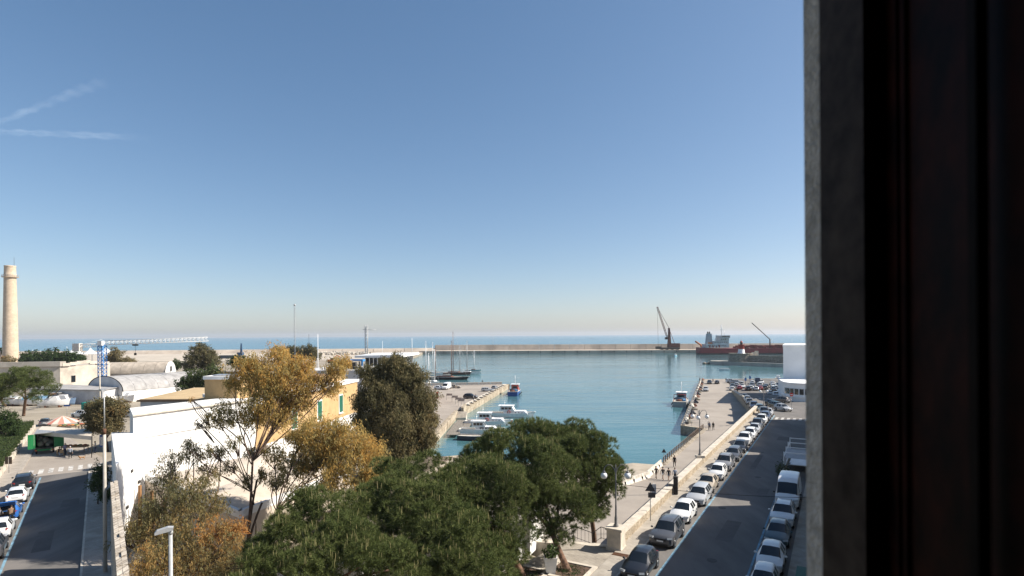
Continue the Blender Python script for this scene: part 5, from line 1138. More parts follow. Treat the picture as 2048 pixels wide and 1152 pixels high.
yacht('white yacht moored behind the schooner stern', 862, 750, (.95, -.2), 13, mh(685, 862, 750))
yacht('white yacht with tall mast leftmost of the group', 848, 754, (.95, -.2), 14, mh(682, 848, 754))
yacht('white yacht close behind the white box van', 868, 768, (.5, -.86), 11, mh(699, 868, 768))
yacht('slim white yacht left of the white box van', 856, 772, (.5, -.86), 10, mh(706, 872, 772))
def launch(label, px, py, hd, Ln, color, cab=True):
    p = P(px, py, ZW); t = boat('motor_launch', label, 'boat', (p.x, p.y, ZW), hd, Ln, Ln * .33, .9, color)
    if cab: trapbox(-.1 * Ln, .18 * Ln, Ln * .1, .8, 2.2, .4, .1).build('cabin', whitep, t); MB().b6(-.08 * Ln, .1 * Ln, -Ln * .1, -Ln * .096, 1.4, 1.9).build('window', glass, t)
    MB().b6(-.5 * Ln, -.45 * Ln, -.25, .25, .5, 1.3).build('outboard', black, t); MB().b6(-.3 * Ln, -.26 * Ln, -Ln * .12, Ln * .12, .6, .75).build('thwart', whitep, t)
    return t
launch('small blue and white boat heading across the harbour below the big crane', 1351, 712, (-.4, -.9), 8, (.25, .5, .62))
launch('small white open motorboat off the stone mole', 1449, 740.5, (-.98, .1), 6.2, (.75, .76, .76), False)
launch('small white boat moored at the far right of the car park quay', 1556, 760, (.5, .85), 7, (.74, .74, .73))
launch('tiny dark fishing boat far out on the open sea', 1184, 676.5, (.95, .1), 26, (.06, .06, .08))
# tanker
pT = P(1391, 708.5, ZW); tk = thing('tanker_ship', 'red tanker ship with white stern deckhouse at the far mole', 'ship', (pT.x, pT.y - 8, ZW))
hr = mat('tanker_red', (.24, .018, .025), rough=.5, var=.2, scale=.2); hb = mat('tanker_boot', (.06, .025, .03), rough=.6, var=.2, scale=.2); dkr = mat('tanker_deck_red', (.22, .035, .03), rough=.7, var=.3, scale=.3)
LT, BT = 175, 18
rows = []; rows2 = []
for i in range(25):
    f = i / 24; x = LT * f; w = BT / 2 * min(1, .75 + f * 3) * (1 - max(0, (f - .86) / .14) ** 2.4); w = max(w, .1); zt_ = 6.4 + (1.2 * max(0, .12 - f) / .12) + 3.5 * max(0, (f - .88) / .12)
    rows.append([(x, -w * .98, 1.6), (x, -w, zt_), (x, w, zt_), (x, w * .98, 1.6)]); rows2.append([(x + .5, -w * .93, -1.5), (x, -w * .98, 1.6), (x, w * .98, 1.6), (x + .5, w * .93, -1.5)])
b = MB(); b.grid(rows); b.add(rows[0], [(0, 1, 2, 3)]); b.build('hull', hr, tk); b = MB(); b.grid(rows2); b.add(rows2[0], [(0, 1, 2, 3)]); b.build('boot_topping', hb, tk)
shw = mat('ship_white', (.52, .54, .56), rough=.6, var=.25, scale=.4, col2=(.36, .34, .33))
MB().b6(6, 30, -8, 8, 7.3, 11.0).build('deckhouse', shw, tk); MB().b6(14, 30, -7.6, 7.6, 11.002, 14.2).build('deckhouse', shw, tk); MB().b6(21, 30, -7.4, 7.4, 14.202, 17.2).build('deckhouse', shw, tk)
for zz, x0_, x1_ in ((11.0, 5.5, 13.8), (14.2, 13.5, 20.8)):
    for i in range(int((x1_ - x0_) / 1.4)): MB().cyl((x0_ + i * 1.4, -7.8, zz), (x0_ + i * 1.4, -7.8, zz + 1.2), .07, n=4).build('rail_post', shw, tk)
    MB().cyl((x0_, -7.8, zz + 1.2), (x1_, -7.8, zz + 1.2), .06, n=4).build('rail', shw, tk)
for x in (9, 12.5, 16, 19): MB().b6(x, x + 1.2, -8.5, -7.9, 7.4, 8.8 + x % 2).build('deck_locker', hr, tk)
MB().b6(22, 30.5, -9, 9, 17.202, 20.0).build('bridge', shw, tk)
for i in range(7): MB().b6(22.4 + i * 1.15, 23.3 + i * 1.15, -9.08, -9.002, 18.2, 19.4).build('window', glass, tk)
for zz, x0_, x1_ in ((9.6, 8, 29), (12.8, 15, 29), (15.9, 22, 29)):
    for i in range(int((x1_ - x0_) / 2)): MB().b6(x0_ + i * 2, x0_ + i * 2 + .9, -8.12 if zz < 11 else -7.7, -7.5, zz - .5, zz + .4).build('window', glass, tk)
MB().extr([(8.5, 11), (14.5, 11), (13.5, 22), (9.8, 22)], 1, -3, 3).build('funnel', mat('funnel_white', (.42, .45, .48), var=.25), tk)
for x in (10.8, 12.6): MB().cyl((x, 0, 22), (x - .6, 0, 24), .7, n=8).build('exhaust', black, tk)
MB().tube([(25, 0, 20), (25, 0, 31)], .45, 6).build('mast', whitep, tk); MB().tube([(28, 0, 20), (28, 0, 25)], .25, 5).build('mast', whitep, tk); MB().b6(23.4, 26.6, -.3, .3, 26, 26.4).build('radar', whitep, tk)
MB().tube([(2, -4, 8), (2, -4, 10), (-4, -4, 14)], .9, 6).build('free_fall_lifeboat', mat('lifeboat_orange', (.5, .16, .06), var=.2), tk)
MB().b6(8, 12, -8.6, -7.8, 11.2, 13).build('lifeboat', mat('lifeboat_orange', (.5, .16, .06)), tk)
MB().b6(40, 165, -1.6, 1.6, 7.2, 9.4).build('pipe_rack', dkr, tk)
for i in range(14): MB().b6(40 + i * 9, 41.2 + i * 9, -8.4, 8.4, 6.4, 8.2 + (i % 3) * .8).build('deck_frame', dkr, tk)
for i in range(6): MB().cyl((48 + i * 19, -4, 6.4), (48 + i * 19, -4, 9.4), 1.1, n=8).build('tank_hatch', dkr, tk)
MB().tube([(76, 0, 6.4), (76, 0, 16)], .7, 8).build('hose_crane', dkiron, tk); MB().tube([(76, 0, 15.5), (69, 0, 22), (57, 0, 33)], .45, 6).build('crane_jib', dkiron, tk)
rr_ = MB()
for i in range(60): rr_.cyl((34 + i * 2.3, -8.9, 6.4), (34 + i * 2.3, -8.9, 7.5), .07, n=4)
rr_.cyl((34, -8.9, 7.5), (170, -8.9, 7.5), .07, n=4); o = rr_.build('deck_railing', dkr, tk); o['kind'] = 'stuff'
stack_m = tinted('pallet_goods', .9, .35, 2)
for i in range(16):
    q = PZ(258 + i * 9.2 + (i % 3) * 3, 797 - i * 1.75 + (i * 7 % 5), zg); t = thing('pallet_stack', f'stack of boatyard goods on pallets, {ORD[i]} from the left', 'pallets', (q.x, q.y, q.z), i * .7, 'pallet stacks in the yard')
    cc = [(.6, .58, .54), (.35, .2, .1), (.5, .5, .5), (.62, .6, .55), (.12, .2, .32), (.4, .3, .2)][i % 6]
    MB().b6(-.9, .9, -.6, .6, 0, .15).build('pallet', woodm, t); MB().b6(-.8, .8, -.5, .5, .152, .7 + (i % 4) * .3).build('goods', stack_m, t, color=cc); MB().b6(-.5, .4, -.35, .3, .702 + (i % 4) * .3, 1.1 + (i % 4) * .3).build('goods', stack_m, t, color=(.55, .53, .5))
# boats stored on land in the yard
def stored(i, px, py, hd, Ln, color, lab, cover=None):
    q = PZ(px, py, zg, .8); t = thing('stored_boat', lab, 'boat', (q.x, q.y, q.z + .75), math.atan2(hd[1], hd[0]), 'boats stored ashore in the yard')
    h, d, r_ = hull_mb(Ln, Ln * .32, 1.2, .5); h.build('hull', hullm, t, color=color); d.build('deck', deckm, t)
    if cover: MB().extr([(-Ln * .15, 1.1), (Ln * .15, 1.1), (.12, 2.2), (-.12, 2.2)], 0, -Ln * .45, Ln * .3).build('cover', tinted('tarp', .7, .2, 2), t, color=cover)
    else: trapbox(-.15 * Ln, .2 * Ln, Ln * .1, 1.05, 2.3, .7, .2).build('cabin', whitep, t)
    for x in (-.25, .2): MB().b6(x * Ln - .15, x * Ln + .15, -Ln * .14, Ln * .14, -.75, -.15).build('cradle', woodm, t)
W_ = (.75, .75, .74)
sb = [(230, 792, (.9, .3), 8, W_, None), (212, 800, (-.9, .3), 7, W_, None), (118, 797, (.8, -.5), 9, W_, None), (98, 803, (.9, .3), 8, W_, (.7, .7, .68)), (75, 806, (.95, .2), 8, W_, (.2, .35, .5)), (25, 806, (.9, -.3), 9, W_, (.65, .65, .62)), (140, 792, (.9, .2), 8, W_, (.7, .68, .64)),
      (160, 789, (.85, .4), 9, (.5, .5, .5), (.6, .58, .55)), (262, 786, (.8, -.5), 8, W_, None), (290, 780, (.9, .3), 8, W_, (.7, .7, .68)), (318, 774, (.9, .2), 9, W_, None), (300, 771, (.8, .5), 8, (.2, .3, .4), None), (345, 769, (.9, -.2), 8, W_, (.6, .3, .12)), (362, 776, (.9, .3), 7, W_, None), (385, 766, (.95, .1), 9, W_, (.7, .68, .65)), (128, 806, (.95, .1), 6, (.2, .3, .45), None), (122, 803, (.9, -.2), 8, W_, (.72, .7, .68)), (145, 801, (.92, .2), 9, W_, None), (158, 797, (.95, .1), 13, W_, (.72, .72, .7)), (108, 809, (.9, .3), 7, W_, None), (250, 799, (.9, -.3), 7, W_, (.7, .7, .7))]
for i, (px, py, hd, Ln, c, cv) in enumerate(sorted(sb, key=lambda q_: q_[0])):
    desc = ('white' if c == W_ else 'blue' if c[2] > c[0] + .05 else 'grey') + ' boat ashore in the yard' + (' under a tarpaulin' if cv else ' with its cabin uncovered')
    stored(i, px, py, hd, Ln, c, f'{desc}, ' + (f'{ORD[i]} from the left edge' if i < 12 else f'{ORD[len(sb) - 1 - i]} from the right end'), cv)
# ================================================================== TREES AND PLANTS
def np_mesh(name, V, F, tint=None, smooth=False):
    me = bpy.data.meshes.new(name); n, k = F.shape
    me.vertices.add(len(V)); me.vertices.foreach_set('co', V.astype(np.float32).ravel())
    me.loops.add(n * k); me.loops.foreach_set('vertex_index', F.astype(np.int32).ravel())
    me.polygons.add(n); me.polygons.foreach_set('loop_start', np.arange(0, n * k, k, dtype=np.int32))
    if tint is not None:
        at = me.attributes.new('tint', 'FLOAT', 'FACE'); at.data.foreach_set('value', np.clip(tint, 0, 1).astype(np.float32))
    me.update(calc_edges=True); return me
def unit(v): return v / np.maximum(np.linalg.norm(v, axis=1, keepdims=True), 1e-9)
def blobpts(c, r, n, flat=.8, shell=.45):
    d = unit(RNG.normal(size=(n, 3))); rad = shell + (1 - shell) * RNG.random(n) ** .6
    # uneven outline: a lumpy radius
    ph = RNG.random(6) * 6.28; lump = 1 + .16 * np.sin(3.1 * d[:, 0] * 2 + ph[0]) + .16 * np.sin(4.3 * d[:, 1] * 2 + ph[1]) + .14 * np.sin(5.2 * d[:, 2] * 2 + ph[2])
    return np.array(c) + d * (rad * r * lump)[:, None] * np.array([1, 1, flat]), d
def leaf_mesh(name, clusters, dens, ll, lw, droop=.8, flat=.85, clump=None):
    """clusters: (centre, radius, tint0, tint1, density factor)"""
    Vs, Ts = [], []
    for c, r, t0, t1, df in clusters:
        n = int(dens * df * r ** 2.2)
        if clump:      # leaves hang on twig tips: sub-clumps
            m = max(6, int(n / clump)); sub, _ = blobpts(c, r, m, flat, .25); k = RNG.integers(0, m, n); p = sub[k] + RNG.normal(size=(n, 3)) * np.array([.16, .16, .24]) * (r / 1.6) ** .5
            tb = (RNG.random(m) * .7)[k] + RNG.random(n) * .3
        else:
            p, _ = blobpts(c, r, n, flat); tb = RNG.random(n)
        ax = unit(RNG.normal(size=(n, 3)) * (1 - droop * .6) + np.array([0, 0, -droop])); sd = unit(np.cross(ax, RNG.normal(size=(n, 3))))
        L_ = (ll * (.6 + .8 * RNG.random(n)))[:, None]; W_2 = (lw * (.7 + .6 * RNG.random(n)))[:, None] * .5
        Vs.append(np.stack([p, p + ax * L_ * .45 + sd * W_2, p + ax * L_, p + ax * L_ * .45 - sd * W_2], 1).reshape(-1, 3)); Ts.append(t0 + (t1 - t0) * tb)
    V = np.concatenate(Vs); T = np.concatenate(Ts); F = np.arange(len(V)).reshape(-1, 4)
    return np_mesh(name, V, F, T)
bark = mat('tree_bark', (.13, .085, .06), rough=.95, var=.35, scale=4, bump=.6, bscale=20); barkp = mat('pine_bark', (.2, .12, .08), rough=.95, var=.4, scale=5, bump=.8, bscale=16)
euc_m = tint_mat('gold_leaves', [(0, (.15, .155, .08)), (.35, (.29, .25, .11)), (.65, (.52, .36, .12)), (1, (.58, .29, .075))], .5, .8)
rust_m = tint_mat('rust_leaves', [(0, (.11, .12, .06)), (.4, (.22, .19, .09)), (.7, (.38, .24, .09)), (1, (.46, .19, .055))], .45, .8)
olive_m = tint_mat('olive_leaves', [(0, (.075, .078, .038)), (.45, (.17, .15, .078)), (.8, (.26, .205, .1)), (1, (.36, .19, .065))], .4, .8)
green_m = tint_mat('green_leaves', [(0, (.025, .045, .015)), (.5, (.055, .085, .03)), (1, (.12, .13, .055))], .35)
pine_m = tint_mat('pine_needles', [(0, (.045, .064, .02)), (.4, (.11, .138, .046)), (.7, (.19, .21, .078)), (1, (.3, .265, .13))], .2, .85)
def limb(b, p, q, r0, r1, bend=.12, n=5, seg=6):
    p, q = Vector(p), Vector(q); L_ = (q - p).length; pts = [p]
    off = Vector((random.uniform(-1, 1), random.uniform(-1, 1), random.uniform(-.2, .5))) * L_ * bend
    for i in range(1, seg + 1):
        t = i / seg; pts.append(p.lerp(q, t) + off * math.sin(math.pi * t))
    b.tube(pts, [r0 + (r1 - r0) * i / seg for i in range(seg + 1)], n)
def tree(name, label, base, clusters, dens, ll, lw, m, trunk_r=.22, fork=.3, droop=.8, group=None, flat=.85, clump=22, bk=None, stems=1, twigs=3):
    """clusters in pixels: (px, py, depth, radius, tint0, tint1[, density])"""
    base = Vector(base); t = thing(name, label, 'tree', base, 0, group); cl = []
    for q in clusters:
        c = D(q[0], q[1], q[2] + random.uniform(-.8, .8)) - base; cl.append((tuple(c), q[3], q[4], q[5], q[6] if len(q) > 6 else 1.0))
    link('crown', leaf_mesh('crown', cl, dens, ll, lw, droop, flat, clump), m, t)
    b = MB(); br_ = MB(); top = sum((Vector(c[0]) for c in cl), Vector()) / len(cl); hubs = []
    for s in range(stems):
        fk = Vector((top.x * fork + random.uniform(-.5, .5) * (stems > 1), top.y * fork + random.uniform(-.5, .5) * (stems > 1), max(.8, top.z * (fork + .12 * s)))); st0 = Vector((random.uniform(-.3, .3), random.uniform(-.3, .3), 0)) * (stems > 1)
        limb(b, st0 + Vector((0, 0, -.1)), fk, trunk_r, trunk_r * .7, .06, 8); hubs.append(fk)
    for i, (c, r, *_) in enumerate(cl):
        h = min(hubs, key=lambda h_: (h_ - Vector(c)).length); limb(br_, h, c, trunk_r * .5, .035, .12, 6)
        for _ in range(twigs):
            e = Vector(c) + Vector((random.uniform(-1, 1), random.uniform(-1, 1), random.uniform(-.5, .9))) * r * .8; limb(br_, Vector(c) * .7 + h * .3, e, .035, .012, .1, 4, 4)
    b.build('trunk', bk or bark, t); br_.build('limbs', bk or bark, t); return t

# ---- golden eucalyptus group
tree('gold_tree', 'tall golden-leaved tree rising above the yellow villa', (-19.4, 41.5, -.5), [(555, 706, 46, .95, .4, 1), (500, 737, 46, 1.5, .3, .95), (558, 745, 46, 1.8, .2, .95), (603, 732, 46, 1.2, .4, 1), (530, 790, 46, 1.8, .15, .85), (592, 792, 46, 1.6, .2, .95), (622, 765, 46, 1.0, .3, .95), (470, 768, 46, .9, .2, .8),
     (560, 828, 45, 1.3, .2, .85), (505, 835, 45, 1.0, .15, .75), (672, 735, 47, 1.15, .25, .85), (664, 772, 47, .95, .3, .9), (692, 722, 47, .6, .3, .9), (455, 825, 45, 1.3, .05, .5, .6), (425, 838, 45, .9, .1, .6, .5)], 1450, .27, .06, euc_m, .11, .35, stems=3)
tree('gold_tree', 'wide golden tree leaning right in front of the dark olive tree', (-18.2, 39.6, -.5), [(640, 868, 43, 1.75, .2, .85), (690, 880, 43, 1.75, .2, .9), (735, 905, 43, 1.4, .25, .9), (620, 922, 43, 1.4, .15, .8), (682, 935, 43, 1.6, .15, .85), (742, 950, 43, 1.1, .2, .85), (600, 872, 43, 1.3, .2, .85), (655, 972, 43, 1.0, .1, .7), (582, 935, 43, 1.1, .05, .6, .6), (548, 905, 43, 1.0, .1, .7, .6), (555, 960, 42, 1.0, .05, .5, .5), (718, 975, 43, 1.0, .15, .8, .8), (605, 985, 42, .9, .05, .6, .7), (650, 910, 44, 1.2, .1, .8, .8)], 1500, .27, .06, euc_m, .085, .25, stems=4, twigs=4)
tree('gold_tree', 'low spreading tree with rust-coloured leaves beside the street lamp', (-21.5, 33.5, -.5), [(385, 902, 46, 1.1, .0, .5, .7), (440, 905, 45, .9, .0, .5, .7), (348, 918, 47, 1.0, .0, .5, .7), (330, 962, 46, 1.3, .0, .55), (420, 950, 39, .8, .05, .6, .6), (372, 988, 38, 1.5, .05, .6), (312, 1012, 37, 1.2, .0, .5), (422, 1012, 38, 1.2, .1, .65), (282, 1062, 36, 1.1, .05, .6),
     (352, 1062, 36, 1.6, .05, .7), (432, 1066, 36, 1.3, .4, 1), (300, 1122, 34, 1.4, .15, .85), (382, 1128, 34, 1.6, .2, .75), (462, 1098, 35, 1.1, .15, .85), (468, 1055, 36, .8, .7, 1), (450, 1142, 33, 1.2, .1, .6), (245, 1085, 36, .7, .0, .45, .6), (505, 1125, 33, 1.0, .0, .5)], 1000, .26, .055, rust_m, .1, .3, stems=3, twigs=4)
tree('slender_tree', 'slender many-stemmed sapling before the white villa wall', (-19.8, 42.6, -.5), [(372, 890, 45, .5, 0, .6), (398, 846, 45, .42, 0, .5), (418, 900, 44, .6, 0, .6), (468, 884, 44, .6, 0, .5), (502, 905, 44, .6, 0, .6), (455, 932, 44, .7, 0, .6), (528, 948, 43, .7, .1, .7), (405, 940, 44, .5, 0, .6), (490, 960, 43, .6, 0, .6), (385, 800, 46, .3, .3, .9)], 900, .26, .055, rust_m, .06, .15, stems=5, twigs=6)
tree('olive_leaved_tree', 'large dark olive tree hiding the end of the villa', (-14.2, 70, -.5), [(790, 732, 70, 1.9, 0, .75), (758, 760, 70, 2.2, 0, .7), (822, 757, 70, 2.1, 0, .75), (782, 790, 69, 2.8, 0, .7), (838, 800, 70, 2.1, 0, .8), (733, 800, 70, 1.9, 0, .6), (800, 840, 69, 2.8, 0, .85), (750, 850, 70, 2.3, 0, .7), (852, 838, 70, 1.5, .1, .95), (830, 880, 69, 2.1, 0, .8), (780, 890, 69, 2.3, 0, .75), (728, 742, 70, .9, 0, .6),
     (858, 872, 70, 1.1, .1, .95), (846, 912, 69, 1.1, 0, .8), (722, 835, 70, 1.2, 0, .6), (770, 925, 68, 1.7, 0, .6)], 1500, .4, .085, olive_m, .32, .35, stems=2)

# ---- foreground pines
def pine(label, base, lobes, group='pines at the square', tuft=.32, dens=10.5, needles=28, candle=.4, trunk_r=.24):
    base = Vector(base); t = thing('pine_tree', label, 'tree', base, 0, group); P_, N_, TB = [], [], []
    cs = [(np.array(D(q[0], q[1], q[2]) - base), q[3]) for q in lobes]
    for c, r in cs:
        # every lobe is a bunch of branch heads
        m = max(6, int(9 * r)); d = unit(RNG.normal(size=(m, 3)) + np.array([0, 0, .25])); heads = c + d * r * (.68 + .3 * RNG.random((m, 1)))
        for h in heads:
            rr = r * (.25 + .2 * RNG.random()) + .12; n = int(dens * 12.6 * rr * rr); dd = unit(RNG.normal(size=(n, 3)) + np.array([0, 0, .25])); p = h + dd * rr * (.8 + .3 * RNG.random((n, 1))) * np.array([1.1, 1.1, .8])
            P_.append(p); N_.append(unit(dd + np.array([0, 0, .45]))); TB.append(np.full(n, RNG.random() * .25))
    p = np.concatenate(P_); nd = np.concatenate(N_); tb = np.concatenate(TB); n = len(p); k = needles
    d = unit(np.repeat(nd, k, 0) * .75 + RNG.normal(size=(n * k, 3)) * .62); o = np.repeat(p, k, 0); ln = (tuft * (.65 + .5 * RNG.random(n * k)))[:, None]
    sd = unit(np.cross(d, RNG.normal(size=(n * k, 3)))) * .011
    V = np.stack([o - sd, o + sd, o + d * ln], 1).reshape(-1, 3); F = np.arange(len(V)).reshape(-1, 3); T = np.repeat(tb, k) + RNG.random(n * k) * .5
    link('crown', np_mesh('crown', V, F, T), pine_m, t)
    # upright spring candles on tufts that face the sky
    idx = np.where((nd[:, 2] > .55) & (RNG.random(n) < .11))[0]; idx = np.repeat(idx, 2); m = len(idx); b0 = p[idx] + RNG.normal(size=(m, 3)) * np.array([.1, .1, .03]); hgt = candle * (.5 + .7 * RNG.random(m))
    up = unit(np.array([0, 0, 1.0]) + RNG.normal(size=(m, 3)) * .07) * hgt[:, None]; a = RNG.random(m) * 6.28; w = .02
    e = [np.stack([np.cos(a + j * 2.094), np.sin(a + j * 2.094), 0 * a], 1) * w for j in range(3)]
    V = np.stack([b0 + e[0], b0 + e[1], b0 + e[2], b0 + up + e[0] * .6, b0 + up + e[1] * .6, b0 + up + e[2] * .6], 1).reshape(-1, 3)
    q = np.arange(m)[:, None] * 6; F = np.concatenate([q + np.array([0, 1, 4, 3]), q + np.array([1, 2, 5, 4]), q + np.array([2, 0, 3, 5])]); link('shoots', np_mesh('shoots', V, F, .86 + .14 * RNG.random(len(F))), pine_m, t)['kind'] = 'stuff'
    b = MB(); br_ = MB(); top = sum((Vector(c) for c, r in cs), Vector()) / len(cs); fk = Vector((top.x * .55, top.y * .55, top.z * .6)); limb(b, (0, 0, -.1), fk, trunk_r, trunk_r * .75, .05, 10)
    for c, r in cs: limb(br_, fk * random.uniform(.75, 1.0), c, trunk_r * .45, .05, .1, 6)
    b.build('trunk', barkp, t); br_.build('limbs', barkp, t); return t
pine('broad pine at the right of the pine group, beside the globe lamp', (7.4, 52, -3.5), [(1195, 915, 50, 1.8), (1222, 935, 51, 1.4), (1150, 895, 51, 2.1), (1100, 884, 52, 2.1), (1190, 960, 50, 1.8), (1212, 985, 50, 1.2), (1130, 930, 48, 2.2), (1165, 1000, 49, 1.4), (1060, 888, 52, 2.0), (1195, 1018, 49, .9), (1225, 965, 51, 1.2)])
pine('middle pine with its trunk in the square planting bed', (3.9, 39.6, 0), [(1110, 965, 43, 2.0), (1060, 940, 43, 2.2), (1150, 1012, 42, 1.3), (1090, 1022, 42, 1.5), (1010, 908, 45, 1.8), (958, 928, 46, 1.5), (1040, 1000, 42, 1.7), (1125, 1062, 41, .85), (1100, 1072, 41, .7)])
pine('pine with its trunk beside the white planter', (.7, 39.0, 0), [(990, 980, 40, 2.1), (945, 962, 42, 1.8), (905, 955, 44, 1.4), (962, 1040, 38, 1.8), (1010, 1062, 38, 1.4), (900, 1003, 39, 2.0), (1035, 1105, 38, .8), (985, 1105, 37, 1.1)])
pine('pine in front of the brown canopy roofs', (-6.2, 33.5, -.3), [(840, 965, 37, 1.7), (800, 1012, 35, 1.8), (862, 1042, 34, 1.9), (762, 990, 36, 1.2), (930, 1092, 33, 1.8), (800, 1092, 33, 1.8), (732, 1042, 34, 1.5), (872, 1122, 32, 1.8), (950, 1145, 32, 1.4), (1000, 1150, 33, 1.0), (780, 950, 38, 1.0)])
pine('lowest pine at the bottom left of the pine group', (-11.2, 29.5, -.4), [(600, 1042, 31, 1.35), (560, 1092, 30, 1.3), (650, 1022, 32, 1.3), (702, 1072, 31, 1.4), (640, 1112, 30, 1.5), (540, 1132, 29, 1.1), (722, 1132, 30, 1.5), (780, 1140, 30, 1.3), (690, 1020, 33, 1.0), (610, 1150, 29, 1.4), (500, 1150, 28.5, .9)])
# ---- umbrella pines on the left
def far_pine(label, base, lobes, dens=6.5, tuft=.5):
    return pine(label, base, lobes, 'umbrella pines by the market', tuft, dens, 16, .01, .32)
far_pine('umbrella pine rising over the hedge on the left', tuple(PZ(47, 832, zg)), [(58, 757, 124, 2.2), (30, 762, 124, 2.2), (86, 760, 125, 1.8), (8, 772, 124, 2.0), (55, 780, 123, 1.8), (74, 792, 123, 1.2), (42, 750, 125, 1.8), (96, 768, 125, 1.2)])
far_pine('umbrella pine at the left picture edge', tuple(PZ(12, 812, zg)), [(-5, 788, 130, 2.0), (14, 796, 130, 1.4), (-20, 770, 131, 2.4)])
far_pine('small pine beside the warehouse gable', tuple(PZ(108, 800, zg)), [(104, 779, 150, 1.1), (112, 773, 150, .9), (97, 787, 150, .9)])
tree('garden_tree', 'small green tree in the hedge at the left edge', tuple(PZ(8, 890, zg)), [(8, 836, 92, 1.6, .1, .7), (25, 846, 92, 1.3, .1, .7), (-8, 850, 92, 1.6, .1, .7), (30, 862, 90, 1.0, .1, .7)], 800, .3, .12, green_m, .12, .4)
tree('market_tree', 'round dense tree standing over the market square', tuple(PZ(216, 903, zg)), [(210, 828, 84, 2.0, .3, .9), (190, 818, 84, 1.4, .2, .7), (232, 818, 84, 1.6, .3, 1), (226, 850, 84, 1.6, .3, .9), (193, 850, 84, 1.4, .3, .9), (212, 808, 84, 1.3, .1, .6), (175, 832, 84, .8, .2, .7)], 1300, .3, .13, olive_m, .16, .35, droop=.3, clump=14)
tree('street_shrub', 'dark bushy shrub against the white villa end', tuple(PZ(247, 915, zg)), [(248, 905, 74, 1.1, .1, .6), (243, 885, 74, .8, .1, .6), (252, 918, 74, .8, .1, .6)], 1300, .25, .1, green_m, .08, .4, droop=.2)
tree('street_shrub', 'leafy green shrub on the pavement behind the tall lamp post', tuple(L(15, .9)), [(205, 945, 58, 1.0, .2, .9), (198, 970, 57, .9, .2, .9), (212, 990, 55, .7, .1, .7)], 1500, .22, .1, green_m, .08, .4, droop=.2)
# trees in the distance
def fart(name, label, px, pyb, Y, cl, m, ll=.8, lw=.3, dens=120, tr=.3):
    p = D(px, pyb, Y); return tree(name, label, (p.x, p.y, zg(Y)), [(a, b_, Y + random.uniform(-3, 3), r, t0, t1) for a, b_, r, t0, t1 in cl], dens, ll, lw, m, tr, .35, droop=.3, clump=12, twigs=1)
fart('yard_tree', 'big dark tree behind the boat sheds', 400, 745, 205, [(400, 702, 3.6, 0, .6), (385, 718, 2.8, 0, .6), (420, 712, 3.0, 0, .6), (375, 735, 2.4, 0, .6), (410, 730, 3.2, 0, .5), (432, 722, 1.8, 0, .6)], olive_m)
fart('yard_tree', 'pale green tree left of the villa roof room', 398, 785, 140, [(395, 757, 3.0, .4, 1), (370, 768, 2.4, .4, 1), (425, 748, 2.6, .4, 1), (440, 772, 2.0, .4, 1), (400, 782, 2.6, .4, 1), (372, 788, 1.8, .4, 1)], green_m, .6, .24, 200)
fart('yard_tree', 'brownish tree right of the blue crane', 232, 735, 262, [(230, 708, 3.4, .3, .9), (222, 720, 3.0, .3, .9), (250, 724, 2.8, .3, .9), (238, 728, 2.4, .3, .9), (262, 724, 2.2, .4, 1)], olive_m)
fart('yard_tree', 'left one of two dark trees behind the golden tree', 580, 725, 300, [(575, 705, 4.0, 0, .5), (590, 702, 3.4, 0, .5), (582, 714, 3.6, 0, .5)], olive_m)
fart('yard_tree', 'right one of two dark trees behind the golden tree', 618, 725, 300, [(618, 703, 4.2, 0, .5), (606, 708, 3.2, 0, .5), (628, 712, 3.2, 0, .5)], olive_m)
fart('yard_tree', 'low green thicket beside the long brown wall', 480, 740, 232, [(470, 723, 2.6, .1, .8), (486, 722, 2.4, .1, .8), (500, 727, 2.4, .1, .8), (355, 728, 2.2, .2, .8), (345, 732, 1.8, .2, .8)], green_m)
for i, px in enumerate((58, 78, 98, 118, 136, 150)):
    fart('shore_pine', f'dark green shore pine by the sea, {ORD[i]} from the chimney', px, 728, 292, [(px, 717 + (i % 2), 4.4, .1, .6), (px - 7, 721, 3.2, .1, .6), (px + 7, 720, 3.4, .1, .6)], green_m, 1.0, .4, 70)
fart('shore_pine', 'scrubby bush at the foot of the tall chimney', 17, 728, 300, [(14, 720, 2.6, .4, 1), (24, 721, 2.0, .4, 1)], olive_m, .8, .3, 90)
for i, (px, pt) in enumerate(((97, 700), (111, 697), (1, 699))):
    q = D(px, pt, 330); z0 = zg(330); pm = thing('palm_tree', ('smaller of the two palms by the sea', 'taller of the two palms by the sea', 'palm cut by the left picture edge')[i], 'palm', (q.x, q.y, z0), 0, 'palms by the sea'); hh = q.z - z0
    MB().tube([(0, 0, 0), (.2, 0, hh * .5), (.1, 0, hh)], [.4, .3, .28], 8).build('trunk', bark, pm)
    V, F = [], []
    for f in range(26):
        a = random.random() * 6.28; el = random.uniform(-.5, 1.1); l_ = 3.2; pts = [Vector((math.cos(a) * math.cos(el) * l_ * t, math.sin(a) * math.cos(el) * l_ * t, hh + math.sin(el) * l_ * t - 1.6 * t * t)) for t in (0, .35, .7, 1)]; sd = Vector((-math.sin(a), math.cos(a), 0))
        for j, w in enumerate((.1, .4, .35)):
            w2 = (.4, .35, .04)[j]; k_ = len(V); V += [pts[j] - sd * w, pts[j] + sd * w, pts[j + 1] + sd * w2, pts[j + 1] - sd * w2]; F.append((k_, k_ + 1, k_ + 2, k_ + 3))
    link('fronds', np_mesh('fronds', np.array([tuple(v) for v in V]), np.array(F), RNG.random(len(F)) * .6), green_m, pm)
